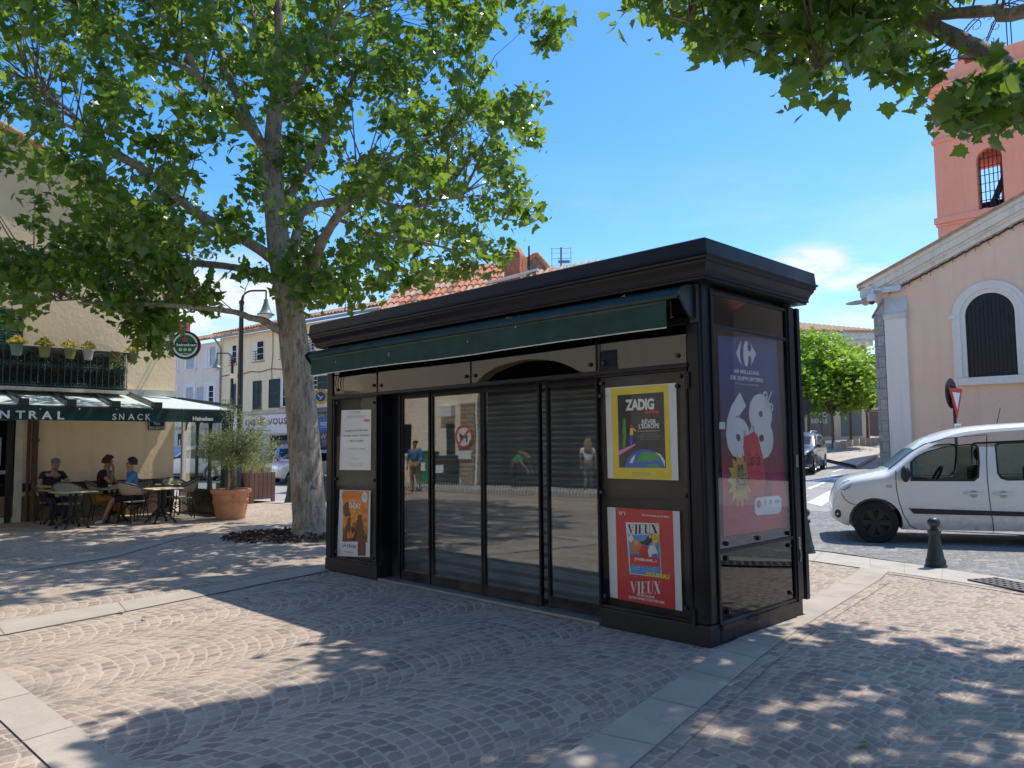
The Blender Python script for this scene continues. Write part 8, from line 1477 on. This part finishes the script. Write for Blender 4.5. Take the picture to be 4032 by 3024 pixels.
a0 = rp(940, 500)[0]; a1 = rp(1600, 500)[0]; axl, axr = min(a0, a1), max(a0, a1); zA = rp(1200, 165)[1]; zS = zA - 1.3; far_l, far_r = axl - 14, axr + 14; am2 = (axl + axr) / 2; aw2 = (axr - axl) / 2
mb = MB(); arc = [(am2 + aw2 * math.cos(PI - PI * i / 16), zS + 1.3 * math.sin(PI - PI * i / 16)) for i in range(17)]
mb.prism([(far_l, 0), (axl, 0), (axl, zS)] + arc[1:-1] + [(axr, zS), (axr, 0), (far_r, 0), (far_r, 9.5), (far_l, 9.5)], 0, 3.5, 'y'); mb.box(far_l, far_r, 3.6, 9, 0, 9.5); mb.build('wall', M_pale, opp)
mb = MB(); mb.box(axl - .1, axr + .1, .55, .9, 0, zA + .2); mb.build('passage_shade', M_dark, opp); tileroof(opp, far_l, far_r, 9.6, 4.5, 1.5)  # dark board across the archway stands in for the shade of the passage
q0, q1 = rp(852, 600)[0], rp(932, 600)[0]; mb = MB(); mb.box(min(q0, q1), max(q0, q1), -.06, 0, 0, rp(890, 395)[1]); mb.build('quoin', M_quoin, opp)
for px0, px1, py0, py1 in ((770, 815, 690, 510), (535, 575, 670, 510), (1690, 1800, 560, 330)):
    u0, z0 = rp(px0, py0); u1, z1 = rp(px1, py1); mb = MB(); mb.box(u0, u1, -.02, 0, z0, z1); w = mb.build('window', M_dark, opp); mb = MB(); mb.box(min(u0, u1) - .1, max(u0, u1) + .1, -.1, 0, z0 - .12, z0); mb.build('sill', M_pil, w)
u0, z0 = rp(738, 470); u1, z1 = rp(818, 405); mb = MB(); mb.box(u0, u1, -.25, 0, z0, z1); mb.build('wall_box', M_whitep, opp)
for px0, px1, py0, py1 in ((1640, 1740, 215, 110), (400, 440, 230, 120), (470, 500, 200, 100)): u0, z0 = rp(px0, py0); u1, z1 = rp(px1, py1); w = MB().box(u0, u1, -.01, 0, z0, z1).build('window', M_dark, opp); shutters(opp, RF, min(u0, u1), max(u0, u1), z0, z1, P('grey_blue_louvre', (.14, .16, .19), .6), -.02, parent=w)
u, z = rp(1645, 600); mb = MB(); mb.tube([(u, -.08, 0), (u, -.08, 9)], .06, 8); mb.build('drain_pipe', P('cream_pipe', (.6, .52, .4), .6), opp)
# iron balcony to the side of it
u0, z0 = rp(170, 345); u1, z1 = rp(345, 255); mb = MB(); ua, ub = min(u0, u1), max(u0, u1); mb.box(ua, ub, -.9, 0, z0 - .12, z0); bl = mb.build('balcony', M_pil, opp); mb = MB(); mb.box(ua, ub, -.92, -.88, z1, z1 + .05); n = int((ub - ua) / .14)
for i in range(n): x = ua + (ub - ua) * i / n; mb.tube([(x, -.9, z0), (x, -.9 - .06, (z0 + z1) / 2), (x, -.9, z1)], .02, 4)
mb.build('railing', M_iron, bl)
# no-dogs sign on the quoin
u, z = rp(877, 580); ds = fthing('no_dogs_sign', 'round red bordered no dogs sign with a white plate, mirrored in the kiosk door', 'sign', RF, u, -.1, 0); mb = MB(); mb.lathe([(0, 0), (.42, 0), (.42, .03), (0, .03)], 30, (0, -.03, z), 'y'); mb.build('disc', P('dogsign_red', (.6, .04, .04), .4), ds); mb = MB(); mb.poly([(.33 * math.cos(2 * PI * i / 30), -.035, z + .33 * math.sin(2 * PI * i / 30)) for i in range(30)]); mb.build('field', M_white, ds)
mb = MB(); mb.poly([(-.2, -.04, z - .05), (-.18, -.04, z + .06), (.08, -.04, z + .06), (.13, -.04, z + .14), (.23, -.04, z + .10), (.18, -.04, z - .0), (.16, -.04, z - .18), (.11, -.04, z - .18), (.1, -.04, z - .03), (-.1, -.04, z - .03), (-.12, -.04, z - .18), (-.17, -.04, z - .18)]); mb.build('dog', M_ink, ds); mb = MB(); mb.poly([(-.26, -.044, z + .2), (-.2, -.044, z + .26), (.26, -.044, z - .2), (.2, -.044, z - .26)]); mb.build('slash', M_red, ds); mb = MB(); mb.box(-.38, .38, -.03, -.01, z - .82, z - .5); mb.build('plate', M_plate, ds)
# wheeled bins
def bin_(px, py, label, mat, w, h):
    g = mir(vground(px, py)); g.z = 0; b = thing('wheeled_bin', label, 'bin', g, RF.a, 'wheeled bins by the opposite wall'); mb = MB(); mb.add([(-w * .42, -.32, .12), (w * .42, -.32, .12), (w * .42, .32, .12), (-w * .42, .32, .12), (-w * .5, -.4, h), (w * .5, -.4, h), (w * .5, .4, h), (-w * .5, .4, h)], [(0, 3, 2, 1), (4, 5, 6, 7), (0, 1, 5, 4), (1, 2, 6, 5), (2, 3, 7, 6), (3, 0, 4, 7)]); mb.build('tub', mat, b, bevel=.03); mb = MB(); mb.box(-w * .53, w * .53, -.44, .42, h, h + .06); mb.build('lid', mat, b, bevel=.02); mb = MB(); mb.box(-.2, .2, -.38, -.365, h * .5, h * .75); o = mb.build('sticker', M_white, b)
    for sx_ in (-1, 1): mb = MB(); mb.lathe([(0, -.03), (.1, -.03), (.1, .03), (0, .03)], 14, (sx_ * w * .4, .3, .1), 'y'); mb.build('wheel', M_tyre, b)
bin_(668, 856, 'green wheeled bin mirrored in the kiosk door beside the man', P('bin_green', (.01, .22, .09), .5), .9, 1.3); bin_(765, 858, 'black wheeled bin mirrored in the kiosk door', P('bin_black', (.02, .022, .022), .5), 1.4, 1.15)
# passers-by
def passer(px, py, label, rot, J, *a, **k): g = mir(vground(px, py)); g.z = 0; d = Vector((KC.x - g.x, KC.y - g.y)); return person(label, g, math.atan2(d.y, d.x) + PI / 2 + rot, J, *a, **k)
passer(598, 880, 'dark haired man in a blue shirt and tan trousers, mirrored in the kiosk door', .5, standing(elR=(-.28, .0, 1.15), wrR=(-.2, -.22, 1.0), anR=(-.11, .1, .09), knR=(-.11, .0, .5)), M_bluecloth, M_tan, M_hair_b, sleeve=.9, shoes=M_tee)
passer(1150, 878, 'person in a green top stooping low, mirrored in the third kiosk pane', -.9, standing(pelvis=(0, .12, .90), chest=(0, -.22, 1.12), neck=(0, -.36, 1.2), head=(0, -.47, 1.17), face=(0, -.7, -.7), shL=(.18, -.26, 1.17), shR=(-.18, -.26, 1.17), elL=(.22, -.4, .9), elR=(-.22, -.4, .9), wrL=(.14, -.55, .7), wrR=(-.14, -.55, .7), hpL=(.1, .12, .88), hpR=(-.1, .12, .88)), M_greencloth, M_denim, M_hair_l, sleeve=.6, hairstyle='long', shoes=M_red)
passer(1535, 889, 'long haired woman in a white top walking away, mirrored in the last kiosk pane', PI + .1, standing(elL=(.28, .02, 1.12), knL=(.1, -.12, .52), anL=(.1, -.22, .1), anR=(-.1, .18, .13), knR=(-.1, .02, .5)), M_whitecloth, M_camo, M_hair_l, sleeve=.55, hairstyle='long', shoes=M_tee)
struct(MB().box(far_l, far_r, -2.2, 0, .01, .13).build('pavement', M_slab2, None, loc=RF.o, rotz=RF.a))
# out-of-frame house added right of the church to darken the side window's reflection
hN = fthing('added_terracotta_house', 'terracotta rendered house added right of the church to darken the kiosk side window reflection', 'house', CH, 22.9, -3)
MB().box(0, 52, 0, 10, -.5, 9.5).build('wall', P('terracotta_render', (.55, .33, .22), .9, .08, .8), hN)
tileroof(hN, -.3, 52.3, 9.6, 5, 1.8, pitch=.5)
for k in range(12):
    for z in (2.6, 6.0): w = MB().box(2 + k * 4.2, 3.1 + k * 4.2, -.02, 0, z, z + 1.7).build('window', M_dark, hN)
# unseen trees and a house row added behind the camera to cut the sky light
M_dense = leafmat('dense_leaf', (.02, .055, .016), (.05, .12, .03), (.14, .24, .05), (.3, .45, .05), .3, .4)
for k, (x, y, lb) in enumerate(((3.4, -4.6, 'plane tree added behind the camera on the right to cut sky light'), (-3.2, -6.0, 'plane tree added behind the camera in the middle to cut sky light'), (-9.5, -6.5, 'plane tree added behind the camera on the left to cut sky light'))):
    leafy('plane_tree', lb, (x, y, 0), 7.5, (0, 0, 7.4), (4.2, 4.0, 2.6), 5200, .42, M_dense, 90 + k, 'added plane trees behind the camera', .28, M_bark)
bk_ = thing('sky_blocking_house', 'long cream house row added behind the camera to cut sky light', 'house', (14, -13, 0), PI - .05)
MB().box(0, 34, 0, 8, 0, 8.5).build('wall', M_pale, bk_); tileroof(bk_, -.3, 34.3, 8.6, 4, 1.5, pitch=.5)
for k in range(8):
    for z in (1.0, 4.8): MB().box(2 + k * 4.1, 3.2 + k * 4.1, -.02, 0, z, z + 1.8).build('window', M_dark, bk_)
